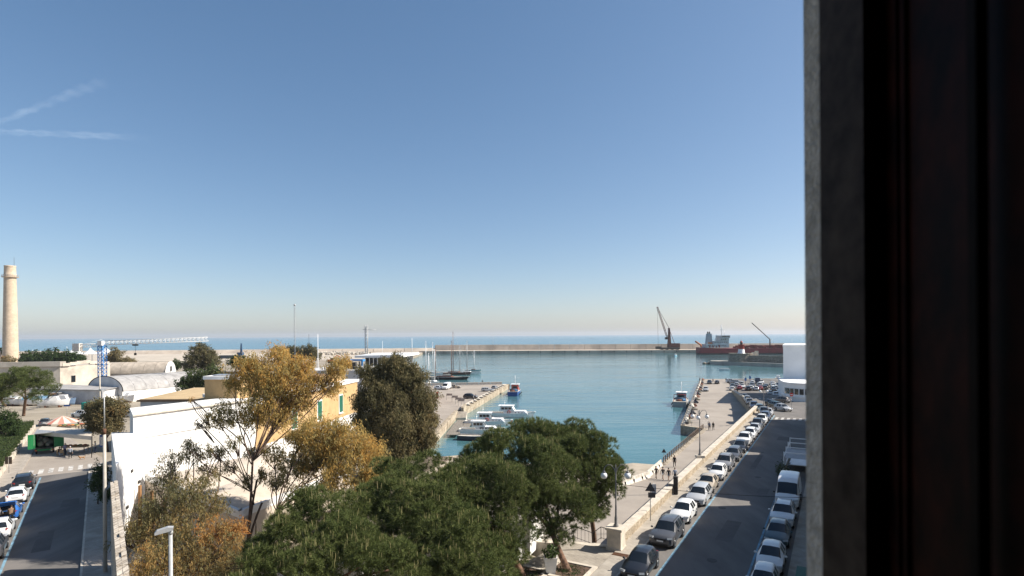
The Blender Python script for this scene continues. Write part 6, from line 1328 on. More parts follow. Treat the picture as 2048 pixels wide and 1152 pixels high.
# ---- hedge on the left, boxed by a low wall
hg = thing('hedge', 'long clipped green hedge behind the low wall on the left', 'hedge', (0, 0, 0))
n = 42000; t_ = 18 + RNG.random(n) * 64; face = RNG.random(n); dd = np.where(face < .55, -9.1 - RNG.random(n) * 3.4, -9.1 + RNG.random(n) * .08); hh = np.where(face < .55, 1.45 + RNG.random(n) * .16, .0 + RNG.random(n) * 1.55)
base = np.stack([K0.x + LD.x * t_ + RL.x * dd, K0.y + LD.y * t_ + RL.y * dd, -.5 + hh + .08 * np.sin(t_ * 1.3) + .06 * np.sin(t_ * 3.1)], 1)
ax = unit(RNG.normal(size=(n, 3)) + np.array([.2, 0, .5])); sd = unit(np.cross(ax, RNG.normal(size=(n, 3)))); l_ = .16
V = np.stack([base, base + ax * l_ * .5 + sd * .045, base + ax * l_, base + ax * l_ * .5 - sd * .045], 1).reshape(-1, 3)
link('foliage', np_mesh('foliage', V, np.arange(len(V)).reshape(-1, 4), .25 + .6 * RNG.random(n)), green_m, hg)
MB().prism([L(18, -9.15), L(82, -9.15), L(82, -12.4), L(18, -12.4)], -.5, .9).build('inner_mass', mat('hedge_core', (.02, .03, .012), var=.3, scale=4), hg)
lw_ = thing('low_wall', 'low pale wall along the pavement below the hedge', 'wall')
for i in range(30):
    t0 = -30 + i * 3.75; MB().prism([L(t0 + .02, -9.05), L(t0 + 3.73, -9.05), L(t0 + 3.73, -8.76), L(t0 + .02, -8.76)], -.6, .22).build('wall_section', limestone, lw_)
    MB().prism([L(t0 + .02, -9.1), L(t0 + .5, -9.1), L(t0 + .5, -8.7), L(t0 + .02, -8.7)], -.6, .5).build('pier', limestone, lw_)
sheet('verge', [L(-60, -9.1), L(84, -9.1), L(84, -45), L(-60, -60)], lambda x, y: zg(y) + .01, mix_mat('dry_grass', [(.3, (.1, .11, .045)), (.5, (.2, .18, .08)), (.7, (.3, .25, .15))], .4, 10))
# ================================================================== STREET FURNITURE
globe_m = mat('opal_globe', (.78, .78, .76), rough=.25, var=.04, spec=.5); lamp_iron = mat('lamp_grey_iron', (.24, .23, .22), rough=.6, var=.25, scale=5)
def globe_lamp(label, loc, h, arms, rz=0, ped=False):
    t = thing('globe_lamp', label, 'street lamp', loc, rz, 'globe street lamps')
    MB().lathe([(.2, 0), (.2, .12), (.13, .2), (.12, .7), (.085, .8), (.075, 1.6), (.06, 1.7), (.05, h), (.03, h + .3), (0, h + .4)], n=12).build('post', lamp_iron, t)
    if ped: MB().b6(-.5, .5, -.38, .38, -.3, -.002).build('pedestal', limestone, t)
    for a in arms:
        c, s = math.cos(a), math.sin(a); pts = [(c * r_, s * r_, z) for r_, z in ((0, h - .35), (.12, h + .05), (.35, h + .33), (.65, h + .33), (.86, h + .1), (.9, h - .12))]
        MB().tube(pts, .03, 6).build('arm', lamp_iron, t); MB().lathe([(.02, 0), (.1, -.03), (.13, -.14), (.1, -.2)], (c * .9, s * .9, h - .1), 10).build('gallery', lamp_iron, t)
        MB().ball((c * .9, s * .9, h - .5), .26, 16, 10).build('globe', globe_m, t)
    return t
globe_lamp('globe lamp standing on the stone pillar by the pine', (*S(.35, .05).xy, 1.722), 4.4, (-.05, 3.09))
globe_lamp('three-armed globe lamp on the parapet above the ramp', (*S(31.8, 0).xy, 1.32), 5.3, (.0, 2.5, 4.2), 0, True)
globe_lamp('globe lamp by the bend beyond the parked cars', (*S(93.2, 1.2).xy, .1), 4.3, (.3, 3.4))
for i, (px, py, pt) in enumerate(((1491, 775, 745), (1500, 772, 741))):
    p = P(px, py, ZQ); t = thing('quay_light_mast', ('left', 'right')[i] + ' one of two slim light masts over the quay car park', 'street lamp', p, 0, 'light masts'); h_ = D(px, pt, p.y).z - ZQ
    MB().cyl((0, 0, 0), (0, 0, h_), .12, .07, n=8).build('mast', lamp_iron, t); MB().b6(-.7, .7, -.15, .15, h_, h_ + .15).build('lamp_head', lamp_iron, t); MB().b6(-.35, .35, -.12, -.06, h_ * .45, h_ * .45 + 1.1).build('sign_panel', mat('sign_blue', (.05, .16, .4), var=.1), t)
tp = L(-6.3, 1.35, -.36); tl_ = thing('tall_lamp_post', 'very tall pale lamp post on the left street pavement', 'street lamp', tp)
MB().cyl((0, 0, 0), (0, 0, 9.9), .135, .1, n=10).build('lower_post', mat('pale_post', (.5, .46, .4), var=.2, scale=1), tl_); MB().cyl((0, 0, 9.9), (0, 0, 10.3), .115, n=10).build('collar', rust, tl_); MB().cyl((0, 0, 10.3), (0, 0, 13), .05, .035, n=8).build('upper_post', steel, tl_)
MB().box((-.3, .25, 13.05), (.8, .3, .14), 2.4).build('lamp_head', steel, tl_)
fp = D(341, 1065, 21.4); fl = thing('street_lamp', 'grey flat-headed street lamp in the foreground among the rusty leaves', 'street lamp', (fp.x, fp.y, -.4)); hh = fp.z + .4
lgrey = mat('lamp_housing_grey', (.4, .41, .41), rough=.45, var=.12, scale=4)
MB().cyl((0, 0, 0), (0, 0, hh + .08), .085, .068, n=14).build('post', lgrey, fl); MB().cyl((0, 0, hh - .06), (0, 0, hh + .1), .085, n=14).build('spigot', lgrey, fl)
hd_ = MB(); hd_.extr([(-.5, .05), (.08, .14), (.1, .25), (-.08, .28), (-.44, .2), (-.51, .13)], 1, -.12, .12); o = hd_.build('lamp_head', lgrey, fl, (0, 0, hh - .05), .5); MB().b6(-.42, -.08, -.09, .09, .0, .02).build('lens', glass, fl, (0, 0, hh + .05), .5)

def sign_post(name, label, loc, h, panels, rz=0):
    t = thing(name, label, 'sign', loc, rz); MB().cyl((0, 0, 0), (0, 0, h), .035, n=8).build('post', steel, t)
    for p_ in panels: p_(t, h)
    return t
signback = mat('sign_back_grey', (.07, .07, .075), rough=.6, var=.2); red_s = mat('sign_red', (.45, .02, .02), rough=.45, var=.08); white_s = mat('sign_white', (.75, .75, .74), rough=.45, var=.05); blue_s = mat('sign_blue_face', (.04, .12, .4), rough=.45, var=.05)
def tri(sz, dz=0):
    def f(t, h):
        MB().extr([(-sz, h - 1.75 * sz + dz), (sz, h - 1.75 * sz + dz), (0, h + dz)], 1, -.05, -.03).build('triangle_panel', signback, t)
        MB().extr([(-sz * .97, h - 1.72 * sz + dz), (sz * .97, h - 1.72 * sz + dz), (0, h - .03 + dz)], 1, .03, .05).build('sign_face', red_s, t); MB().extr([(-sz * .62, h - 1.5 * sz + dz), (sz * .62, h - 1.5 * sz + dz), (0, h - .5 * sz + dz)], 1, .052, .056).build('face_field', white_s, t)
    return f
def rect(w, z0, z1, m, x=0, y=-.05): return lambda t, h: MB().b6(x - w / 2, x + w / 2, y - .015, y + .005, z0, z1).build('panel', m, t)
def disc(r_, z, m, y=-.06, bar=None):
    def f(t, h):
        MB().cyl((0, y, z), (0, y + .02, z), r_, n=24, smooth=False).build('disc', m, t)
        if bar: MB().b6(-r_ * .7, r_ * .7, y - .006, y - .002, z - r_ * .17, z + r_ * .17).build('bar', bar, t)
    return f
sign_post('warning_sign', 'dark triangular warning sign seen from behind beside the parapet', (*S(7.7, .62).xy, .125), 3.4, [tri(.45), rect(.62, 2.05, 2.5, signback, .12)], -.2)
q = P(1328, 931, ZQ); sign_post('warning_sign', 'triangular warning sign at the edge of the beach', q, 2.6, [tri(.36)], -.2)
q = P(1341, 994, ZQ + 1.0); q = S(15.2, -1.2, ZQ); sign_post('information_sign', 'narrow white panel on a pole beside the walkers', (*q.xy, ZQ), 5.0, [rect(.5, 3.1, 4.9, white_s)])
q = PZ(1583, 818, zs); sign_post('no_entry_sign', 'red round no-entry sign before the white corner building', (q.x, q.y, q.z), 3.6, [disc(.4, 3.2, red_s, bar=white_s)])
sign_post('no_parking_sign', 'small white sign with a red ring at the left edge', (*L(29.5, -8.55).xy, -.36), 3.3, [rect(.75, 2.3, 3.3, white_s), disc(.3, 2.85, red_s, -.075), disc(.2, 2.85, blue_s, -.08)])
sign_post('street_sign', 'brown two-part sign on the left pavement', (*L(38, -8.2).xy, -.36), 2.0, [rect(.4, 1.1, 2.0, brownp, -.24), rect(.4, 1.1, 2.0, brownp, .24)])
sign_post('information_board', 'blue and white information board under the market tree', tuple(PZ(207, 903, zg)), 2.4, [rect(1.1, .7, 2.5, blue_s), rect(.85, .9, 2.2, white_s, 0, -.07)])
sign_post('traffic_sign', 'small blue sign on a pole beyond the market parasol', tuple(PZ(134, 832, zg)), 2.6, [rect(1.4, 2.2, 2.6, blue_s)])
for i, (x, y) in enumerate(((-19.5, 176), (-17.2, 170), (-15.6, 164.5), (-14.4, 160.6))):
    t = thing('notice_board', f'dark tilted notice board on the marina quay, {ORD[i]} from the left', 'board', (x, y, ZQ), -.2, 'notice boards'); MB().box((0, 0, 1.7), (1.9, .1, .7), 0, (-.7, 0)).build('panel', mat('weathered_board', (.17, .14, .125), var=.3), t)
    for s in (-1, 1): MB().cyl((s * .9, 0, 0), (s * .9, 0, 1.8), .05, n=6).build('leg', steel, t)
q = P(874, 797, ZQ); t = thing('fuel_post', 'red fuel post on the marina quay', 'post', q); MB().b6(-.4, .4, -.3, .3, .1, 2.0).build('body', red_s, t); MB().b6(-.5, .5, -.4, .4, 0, .098).build('base', concrete, t)
q = P(893 + 15, 808, ZQ)
sign_post('traffic_sign', 'thin sign pole in the middle of the marina quay', tuple(P(908, 790, ZQ)), 3.0, [rect(.5, 2.4, 3.0, signback)])
mt = thing('parking_meter', 'dark parking meter column in the gap of the parapet', 'parking meter', (*S(17.1, .55).xy, .125), RZS); MB().b6(-.2, .2, -.16, .16, 0, 1.75).build('column', black, mt); MB().b6(.201, .21, -.1, .1, 1.2, 1.55).build('screen', glass, mt); MB().b6(-.23, .23, -.19, .19, 1.752, 1.82).build('cap', dkiron, mt)
wr = thing('overhead_cable', 'thin dark cable spanning the street at the globe lamp', 'cable'); a, c = Vector((*S(.35, .05).xy, 5.0)), S(2.5, 14.5, 5.3)
MB().tube([a.lerp(c, i / 10) - Vector((0, 0, .22 * math.sin(math.pi * i / 10))) for i in range(11)], .018, 5).build('cable', black, wr); MB().box(tuple(c), (.2, .2, .2)).build('wall_anchor', dkiron, wr)
# jersey barriers, beach side and quay edge
jer = mat('white_concrete_block', (.66, .63, .57), rough=.9, var=.25, scale=2.2, col2=(.4, .36, .3))
jm = MB().extr([(-.3, 0), (.3, 0), (.26, .12), (.11, .4), (.08, .85), (-.08, .85), (-.11, .4), (-.26, .12)], 1, -.97, .97).mesh('block'); jr = MB().b6(.085, .1, -.5, .5, .42, .6).mesh('red_mark'); jn = MB().b6(-.31, .31, -.99, -.972, .05, .5).mesh('end_joint')
def path_pts(pts, step):
    out = []; carry = 0
    for p, q in zip(pts, pts[1:]):
        p, q = Vector(p), Vector(q); d = (q - p); l_ = d.length; x = carry
        while x < l_: out.append((p + d.normalized() * x, math.atan2(-d.x, d.y))); x += step
        carry = x - l_
    return out
bl = path_pts([(3, 70.9), (11.3, 72.0), (18.5, 79.0), (22.7, 87.0)], 2.02)
for i, (p, rz) in enumerate(bl):
    t = thing('concrete_barrier', f'white concrete barrier beside the beach, {ORD[i]} from the left', 'barrier', (p.x, p.y, ZQ), rz, 'concrete barriers along the beach'); link('block', jm, jer, t); link('end_joint', jn, dkiron, t)
    if 4 <= i <= 6: link('red_mark', jr, red_s, t)
netm = [mat('net_grey', (.3, .27, .22), var=.45, scale=6, bump=.8, bscale=20), mat('net_rust', (.24, .12, .08), var=.45, scale=6, bump=.8, bscale=20), mat('net_dark', (.05, .055, .07), var=.45, scale=6, bump=.8, bscale=20)]
ql = path_pts([(38.6, 126.4), (81.5, 245)], 3.9)
for i, (p, rz) in enumerate(ql):
    nm = f'{ORD[i % 20]}' if i < 20 else f'{ORD[i - 20]} beyond the twentieth'
    t = thing('quay_block', f'white concrete block on the right-hand quay edge, {nm} from the near corner', 'block', (p.x, p.y, ZQ), rz + random.uniform(-.3, .3), 'blocks on the quay edge'); link('block', jm, jer, t); link('end_joint', jn, dkiron, t); t.scale = (1.3, .75, 1.1)
    if i % 2 == 0:
        t = thing('net_heap', f'heap of fishing net between the quay blocks, {ORD[i // 2]} from the near corner', 'net', (p.x + .5 + SD.x, p.y + SD.y * 1.6, ZQ), random.random() * 6, 'fishing net heaps')
        b = MB(); rr = 1.0; n_, m_ = 16, 8; rows_ = []
        for j in range(m_ + 1):
            ph = j / m_ * math.pi / 2; rows_.append([((rr * math.cos(ph) * (1 + .25 * math.sin(3 * a_ / n_ * 6.28 + j))) * math.cos(a_ / n_ * 6.283), (rr * .75 * math.cos(ph) * (1 + .25 * math.cos(2 * a_ / n_ * 6.28 + i))) * math.sin(a_ / n_ * 6.283), .75 * math.sin(ph) * (1 + .2 * math.sin(a_ + j))) for a_ in range(n_ + 1)])
        b.grid(rows_, True); b.build('net', netm[i // 2 % 3], t); fl_ = MB()
        for k_ in range(5): MB().ball((random.uniform(-.7, .7), random.uniform(-.5, .5), .72), .1, 7, 5).build('float', [red_s, jer, blue_s][k_ % 3], t)
for i, (p, rz) in enumerate(path_pts([(-12.6, 162), (-3.2, 228)], 4.8)):
    t = thing('quay_block', f'white block along the marina quay edge, {ORD[i]} from the stair', 'block', (p.x, p.y, ZQ + .12), rz + .15, 'white blocks on the marina quay'); link('block', jm, jer, t); link('end_joint', jn, dkiron, t); t.scale = (2.0, .75, .5)
for i in range(9): 
    t = thing('mooring_wall', f'low white wall section at the far end of the marina quay, {ORD[i]} from the left', 'wall', (-44 + i * 4.7, 225.4 + i * .58, ZQ), .12, 'low wall sections of the marina quay'); MB().b6(-2.25, 2.25, -.3, .3, 0, .95).build('section', jer, t); MB().b6(-2.3, 2.3, -.36, .36, .952, 1.05).build('coping', limestone, t)
# planters and beds on the square
pp = P(1101, 1146, 0); pt_ = thing('planter', 'tapered white planter with a small shrub on the square', 'planter', (pp.x, pp.y, .004)); MB().extr([(-.3, 0), (.3, 0), (.46, 1.15), (-.46, 1.15)], 1, -.36, .36).build('pot', whitew, pt_)
V = leaf_mesh('shrub', [((0, 0, 1.45), .5, .2, .8, 1)], 1200, .3, .1, .1, .8, None); link('shrub', V, green_m, pt_); MB().b6(-.4, .4, -.32, .32, 1.152, 1.17).build('soil', bark, pt_)
for i, (x, y) in enumerate(((3.9, 39.6), (.7, 39.0))):
    t = thing('planting_bed', ('planting bed framed in pale stone round the middle pine', 'planting bed framed in pale stone by the white planter')[i], 'planting bed', (x, y, .004), RZS)
    for q_ in ((-1.5, 1.5, -1.5, -1.2), (-1.5, 1.5, 1.2, 1.5), (-1.5, -1.2, -1.198, 1.198), (1.2, 1.5, -1.198, 1.198)): MB().b6(*q_, 0, .12).build('edging', limestone, t)
    MB().b6(-1.195, 1.195, -1.195, 1.195, 0, .05).build('soil', bark, t); link('ground_cover', leaf_mesh('ground_cover', [((0, 0, .05), 1.15, .1, .8, .5)], 700, .2, .06, -.4, .12, None), green_m, t)
gp = P(1244, 1110, .13); gr_ = thing('drain_grate', 'brown iron drain grate set in the paving', 'grate', (gp.x, gp.y, .126), RZS)
for i in range(8): MB().b6(-.7, .7, -.32 + i * .08, -.27 + i * .08, 0, .012).build('bar', rust, gr_)
# terrace enclosure on the shaded side
tr_ = thing('cafe_terrace', 'white framed cafe terrace enclosure on the shaded side', 'terrace', (*S(30.5, 9.6).xy, .006), RZS); wf = whitep
for j in range(4):
    y = j * 3.4; MB().b6(-.05, .05, y - .05, y + .05, 0, 2.9).build('post', wf, tr_); MB().b6(2.9, 3.0, y - .05, y + .05, 0, 2.9).build('post', wf, tr_); MB().b6(.052, 2.898, y - .05, y + .05, 2.78, 2.88).build('beam', wf, tr_)
MB().b6(-.05, .05, .052, 10.1, 2.3, 2.4).build('side_rail', wf, tr_); MB().b6(-.04, .04, .06, 10.1, .2, 1.0).build('side_panel', wf, tr_)
MB().add([(.1, .1, 2.2), (2.9, .1, 2.2), (2.9, 3.2, 2.75), (.1, 3.2, 2.75)], [(0, 1, 2, 3)]).build('awning', mat('awning_grey', (.5, .5, .5), var=.15), tr_)
MB().b6(.3, 2.8, 3.6, 9.6, .7, .78).build('table', whitep, tr_)
pb = thing('terrace_shrub', 'dark potted shrub at the corner of the terrace', 'plant', (*S(29.2, 9.5).xy, .006)); link('foliage', leaf_mesh('foliage', [((0, 0, 1.1), .75, 0, .5, 1)], 1100, .22, .08, .1, 1.1, None), green_m, pb); MB().lathe([(.28, 0), (.38, .5), (0, .5)], n=10).build('pot', rust, pb)
fw_ = thing('flower_box', 'low box with green rim at the bottom right corner', 'planter', (*S(.3, 13.0).xy, .126), RZS); MB().b6(-.5, .5, -1.2, 1.2, 0, .5).build('box', brownp, fw_); MB().b6(-.55, .55, -1.25, 1.25, .502, .56).build('rim', green_sh, fw_)

# ---- market
tq = PZ(89, 908, zg); tk2 = thing('market_truck', 'green market truck with its rear doors open and goods inside', 'truck', (tq.x, tq.y, tq.z + .01), RZL)
gt = mat('truck_green', (.02, .22, .07), rough=.5, var=.2, scale=1.5); gm = mat('goods_sacks', (.3, .25, .2), var=.4, scale=3)
MB().b6(-1.15, 1.15, 0, 5.0, .75, .9).build('floor', dkiron, tk2); MB().b6(-1.15, -1.08, 0, 5.0, .902, 3.0).build('side_panel', gt, tk2); MB().b6(1.08, 1.15, 0, 5, .902, 3.0).build('side_panel', gt, tk2); MB().b6(-1.15, 1.15, 0, 5.0, 3.002, 3.1).build('roof', steel, tk2); MB().b6(-1.07, 1.07, 4.9, 5, .902, 3.0).build('front_panel', gt, tk2)
MB().b6(-1.05, 1.05, 5.05, 6.8, .5, 2.3).build('cab', gt, tk2); MB().b6(1.16, 2.25, -.06, .0, .9, 3.0).build('rear_door', gt, tk2); MB().b6(-1.85, -1.16, -.35, -.29, .9, 3.0).build('rear_door', gt, tk2); MB().b6(-1.1, 1.1, -.1, .1, .5, .72).build('rear_bumper', gt, tk2)
for s in (-1, 1):
    MB().b6(s * .95 - .13, s * .95 + .13, -.13, -.101, .52, .68).build('tail_light', redl, tk2)
    for y in (.9, 5.6): w = link('wheel', wheel_mesh(.36)[0], rubber, tk2, (s * .98, y, .36)); w.rotation_euler = (0, R(90) * s, 0); link('rim', wheel_mesh(.36)[1], alloy, w)
for i, (x, y, z, r_) in enumerate(((-.5, 1.2, 1.3, .4), (.3, 1.0, 1.2, .3), (.0, 1.9, 1.7, .5), (.6, 1.8, 1.4, .4), (-.6, 2.2, 1.9, .45))): MB().ball((x, y, z), r_, 9, 6, (1, 1, 1)).build('sack', gm, tk2)
aw = thing('market_awning', 'long cream awning stretched beside the market truck', 'awning'); cream = mat('cream_canvas', (.62, .55, .46), var=.12, scale=1)
ca = [P(73, 863, 2.5), P(183, 873, 2.5), P(184, 859.5, 2.7), P(84, 853, 2.7)]; MB().add([tuple(p) for p in ca] + [tuple(p + Vector((0, 0, .05))) for p in ca], [(3, 2, 1, 0), (4, 5, 6, 7), (0, 1, 5, 4), (1, 2, 6, 5), (2, 3, 7, 6), (3, 0, 4, 7)]).build('canvas', cream, aw)
va = [ca[0], ca[1]]; MB().add([tuple(va[0]), tuple(va[1]), tuple(va[1] - Vector((0, 0, .5))), tuple(va[0] - Vector((0, 0, .5)))], [(0, 1, 2, 3)]).build('valance', cream, aw)
for p in ca: MB().cyl((p.x, p.y, zg(p.y)), tuple(p), .05, n=6).build('pole', dkiron, aw)
pq = PZ(125, 858, zg); ps = thing('parasol', 'large striped red and cream market parasol', 'parasol', (pq.x, pq.y, pq.z)); ph_ = D(125, 832, pq.y).z - pq.z
for i in range(16):
    rows_ = []
    for r_, z in ((.05, ph_), (1.3, ph_ - .45), (2.6, ph_ - 1.15)): rows_.append([(r_ * math.cos(i * .3927), r_ * math.sin(i * .3927), z), (r_ * math.cos((i + 1) * .3927), r_ * math.sin((i + 1) * .3927), z)])
    MB().grid(rows_).build('canopy_panel', mat('stripe_pink', (.6, .24, .18), var=.1) if i % 2 else cream, ps)
MB().cyl((0, 0, 0), (0, 0, ph_), .04, n=6).build('pole', steel, ps)
fruit = [mat('fruit_orange', (.55, .2, .03), var=.3, scale=12), mat('fruit_green', (.1, .17, .04), var=.4, scale=10), mat('fruit_red', (.35, .06, .03), var=.3, scale=12)]; crate_m = mat('crate_wood', (.34, .24, .14), var=.25, scale=4)
for i, (px, py, lab) in enumerate(((137, 861, 'fruit stall under the striped parasol'), (150, 904, 'vegetable stall beside the truck'), (178, 858, 'small stall right of the fruit stall'))):
    q = PZ(px, py, zg); t = thing('market_stall', lab, 'stall', (q.x, q.y, q.z), .15); MB().b6(-1.7, 1.7, -.6, .6, .75, .8).build('table_top', crate_m, t)
    for sx in (-1.5, 1.5):
        for sy in (-.5, .5): MB().b6(sx - .04, sx + .04, sy - .04, sy + .04, 0, .748).build('leg', crate_m, t)
    for k_ in range(5):
        x = -1.35 + k_ * .67; c_ = thing('produce_crate', f'crate of produce, {ORD[k_]} from left on the ' + ['fruit stall by the parasol', 'vegetable stall by the truck', 'small right-hand stall'][i], 'crate', (q.x + math.cos(.15) * x, q.y + math.sin(.15) * x, q.z + .802), .15, 'produce crates')
        MB().b6(-.3, .3, -.5, .5, 0, .2).build('crate', crate_m, c_); MB().ball((0, 0, .2), .3, 10, 6, (.95, 1.5, .5)).build('produce', fruit[(k_ + i) % 3], c_)
for i in range(2):
    q = P(118 + i * 6, 912, -.5); t = thing('wooden_chair', ('wooden chair under the seated man', 'empty wooden chair beside the truck')[i], 'chair', (q.x, q.y, zg(q.y)), .4 if i else -.6)
    MB().b6(-.22, .22, -.22, .22, .43, .47).build('seat', crate_m, t); MB().b6(-.22, .22, -.24, -.2, .472, .95).build('backrest', crate_m, t)
    for sx in (-.19, .19):
        for sy in (-.19, .19): MB().b6(sx - .025, sx + .025, sy - .025, sy + .025, 0, .428).build('leg', crate_m, t)

# ================================================================== PEOPLE
skin_m = mat('skin', (.42, .25, .17), rough=.6, var=.12, scale=8); shoe_m = mat('shoes', (.03, .028, .027), rough=.6, var=.2)
def cloth(c): return mat('cloth_%02d_%02d_%02d' % tuple(int(x * 99) for x in c), c, rough=.9, var=.2, scale=6)
def person(label, loc, face, pose='stand', shirt=(.03, .03, .035), pants=(.03, .03, .04), hair=(.03, .022, .018), sleeves=True, shorts=False, h=1.74, act=None):
    k = h / 1.74; sw = {'walk': .28, 'stand': .05, 'sit': 0, 'bend': .06}[pose]; J = {}
    lean = {'bend': .75, 'sit': .15}.get(pose, .03); hz0 = .92 if pose != 'sit' else .5
    up = lambda d, x=0: (x, math.sin(lean) * d, hz0 + math.cos(lean) * d)
    J['pel'] = (0, 0, hz0); J['bel'] = up(.17); J['che'] = up(.38); J['nec'] = up(.54); hn = Vector(up(.54)); J['hb'] = tuple(hn + Vector((0, .03, .07))); J['hc'] = tuple(hn + Vector((0, .05, .17))); J['ht'] = tuple(hn + Vector((0, .04, .26)))
    for s, n in ((1, 'R'), (-1, 'L')):
        f = s * sw; J['sh' + n] = up(.47, s * .185)
        if pose == 'bend': e, w = Vector(J['sh' + n]) + Vector((s * .05, .12, -.25)), Vector(J['sh' + n]) + Vector((s * -.02, .34, -.36))
        elif pose == 'sit': e, w = Vector(J['sh' + n]) + Vector((s * .06, .06, -.26)), Vector(J['sh' + n]) + Vector((s * -.04, .28, -.34))
        else: e, w = Vector(J['sh' + n]) + Vector((s * .06, -f * .5, -.28)), Vector(J['sh' + n]) + Vector((s * .07, -f * .5 + (.2 if act == 'hold' else .07), -.53 if act != 'hold' else -.2))
        J['el' + n] = tuple(e); J['wr' + n] = tuple(w); J['hi' + n] = (s * .095, 0, hz0 - .06)
        if pose == 'sit': J['kn' + n] = (s * .12, .42, .5); J['an' + n] = (s * .12, .44, .09); J['to' + n] = (s * .13, .6, .045)
        else: J['kn' + n] = (s * .1, f * .5 + .02, .49); J['an' + n] = (s * .1, f + (-.04 if f < 0 else 0), .09); J['to' + n] = (s * .12, f + .16, .045)
    RD = {'pel': (.145, .105), 'bel': (.135, .1), 'che': (.165, .115), 'nec': (.055, .055), 'hb': (.07, .075), 'hc': (.082, .098), 'ht': (.05, .06), 'sh': (.075, .07), 'el': (.045, .045), 'wr': (.032, .03), 'hi': (.095, .1), 'kn': (.062, .065), 'an': (.042, .045), 'to': (.045, .035)}
    names = list(J); idx = {n: i for i, n in enumerate(names)}; E = [('pel', 'bel'), ('bel', 'che'), ('che', 'nec'), ('nec', 'hb'), ('hb', 'hc'), ('hc', 'ht')]
    for n in 'RL': E += [('che', 'sh' + n), ('sh' + n, 'el' + n), ('el' + n, 'wr' + n), ('pel', 'hi' + n), ('hi' + n, 'kn' + n), ('kn' + n, 'an' + n), ('an' + n, 'to' + n)]
    me = bpy.data.meshes.new('sk'); me.from_pydata([J[n] for n in names], [(idx[a], idx[b]) for a, b in E], []); ob_ = bpy.data.objects.new('sk', me); COL.objects.link(ob_)
    md = ob_.modifiers.new('s', 'SKIN'); md.use_smooth_shade = True; sv = me.skin_vertices[0].data
    for n in names: sv[idx[n]].radius = RD[n] if n in RD else RD[n[:2]]; sv[idx[n]].use_root = (n == 'pel')
    ob_.modifiers.new('d', 'SUBSURF').levels = 1; dg = bpy.context.evaluated_depsgraph_get(); bmesh_ = bpy.data.meshes.new_from_object(ob_.evaluated_get(dg)); bpy.data.objects.remove(ob_)
    vs = [tuple(v.co) for v in bmesh_.vertices]; fs = [tuple(p.vertices) for p in bmesh_.polygons]; nb = len(fs)
    for n in 'RL':           # hands: palm and five fingers
        w = Vector(J['wr' + n]); d = (w - Vector(J['el' + n])).normalized(); sd = d.cross(Vector((0, 1, .3))).normalized(); nn = d.cross(sd); b = MB(); b.cyl(w - d * .02, w + d * .085, .03, .04, 6)
        for j, (o_, l_) in enumerate(((-.03, .07), (-.01, .082), (.01, .078), (.03, .06))): q0_ = w + d * .08 + sd * o_; q1_ = q0_ + d * l_ * .55 + nn * .012; b.cyl(q0_, q1_, .0095, .009, 5); b.cyl(q1_, q1_ + d * l_ * .4 + nn * .028, .009, .007, 5)
        b.cyl(w + d * .03 - sd * .035, w + d * .085 - sd * .07 + nn * .02, .011, .008, 5); kk = len(vs); vs += b.v; fs += [tuple(i + kk for i in f) for f in b.f]
    m2 = bpy.data.meshes.new('body'); m2.from_pydata(vs, [], fs); m2.update(); bpy.data.meshes.remove(bmesh_)
    for m_ in (skin_m, cloth(shirt), cloth(pants), shoe_m): m2.materials.append(m_)
    segs = [(Vector(J[a]), Vector(J[b]), a, b) for a, b in E]; mi = []
    for i, p in enumerate(m2.polygons):
        if i >= nb: mi.append(0); continue
        c = p.center; bd = 9; hit = None
        for a, b, na, nb_2 in segs:
            ab = b - a; t = max(0, min(1, (c - a).dot(ab) / ab.length_squared)); dd_ = (c - a - ab * t).length
            if dd_ < bd: bd, hit = dd_, (na, nb_2, t)
        na, nb_2, t = hit
        if nb_2 in ('hb', 'hc', 'ht') : mi.append(0)
        elif nb_2 == 'nec': mi.append(1 if t < .75 else 0)
        elif nb_2[:2] in ('bel'[:2], 'ch', 'sh', 'el'): mi.append(1)
        elif nb_2[:2] == 'wr': mi.append(1 if sleeves and t < .8 else 0)
        elif nb_2[:2] in ('hi', 'kn'): mi.append(2 if not shorts or t < .5 or nb_2[:2] == 'hi' else 0)
        elif nb_2[:2] == 'an': mi.append(0 if shorts else 2)
        else: mi.append(3)
    m2.polygons.foreach_set('material_index', mi); m2.polygons.foreach_set('use_smooth', [True] * len(m2.polygons))
    t = thing('person', label, 'person', loc, math.atan2(-face[0], face[1])); t.scale = (k, k, k); link('body', m2, None, t)
    hc = Vector(J['hc']); hb = MB(); hb.ball(tuple(hc + Vector((0, -.022, .045))), .102, 12, 8, (.92, 1.02, .95)); hb.build('hair', cloth(hair), t)
    fc = MB()
    for s in (-1, 1): fc.ball(tuple(hc + Vector((s * .033, .088, .0))), .011, 6, 4)
    fc.box(tuple(hc + Vector((0, .104, -.03))), (.022, .03, .045)); fc.box(tuple(hc + Vector((0, .092, -.066))), (.042, .01, .01)); o = fc.build('face', skin_m, t); o['kind'] = 'stuff'
    return t
def on(px, py, z): q = P(px, py, z); return (q.x, q.y, z)
def onG(px, py): q = PZ(px, py, zg); return (q.x, q.y, q.z + .01)
NAV, BK, WH, GY, BR, LB = (.03, .04, .08), (.015, .015, .017), (.6, .6, .58), (.2, .2, .21), (.22, .14, .09), (.36, .45, .58)
Z0 = ZQ + .004
person('person in a long dark patterned dress, leftmost of the beach walkers', on(1312.5, 957.5, Z0), (-.3, 1), 'walk', BK, (.16, .12, .1), sleeves=True)
person('person in dark top and white shorts beside the patterned dress', on(1326, 959.5, Z0), (-.3, 1), 'walk', BK, WH, sleeves=False, shorts=True)
person('person in black T-shirt and dark shorts in the walkers group', on(1337.5, 961.5, Z0), (-.2, 1), 'walk', BK, GY, sleeves=False, shorts=True)
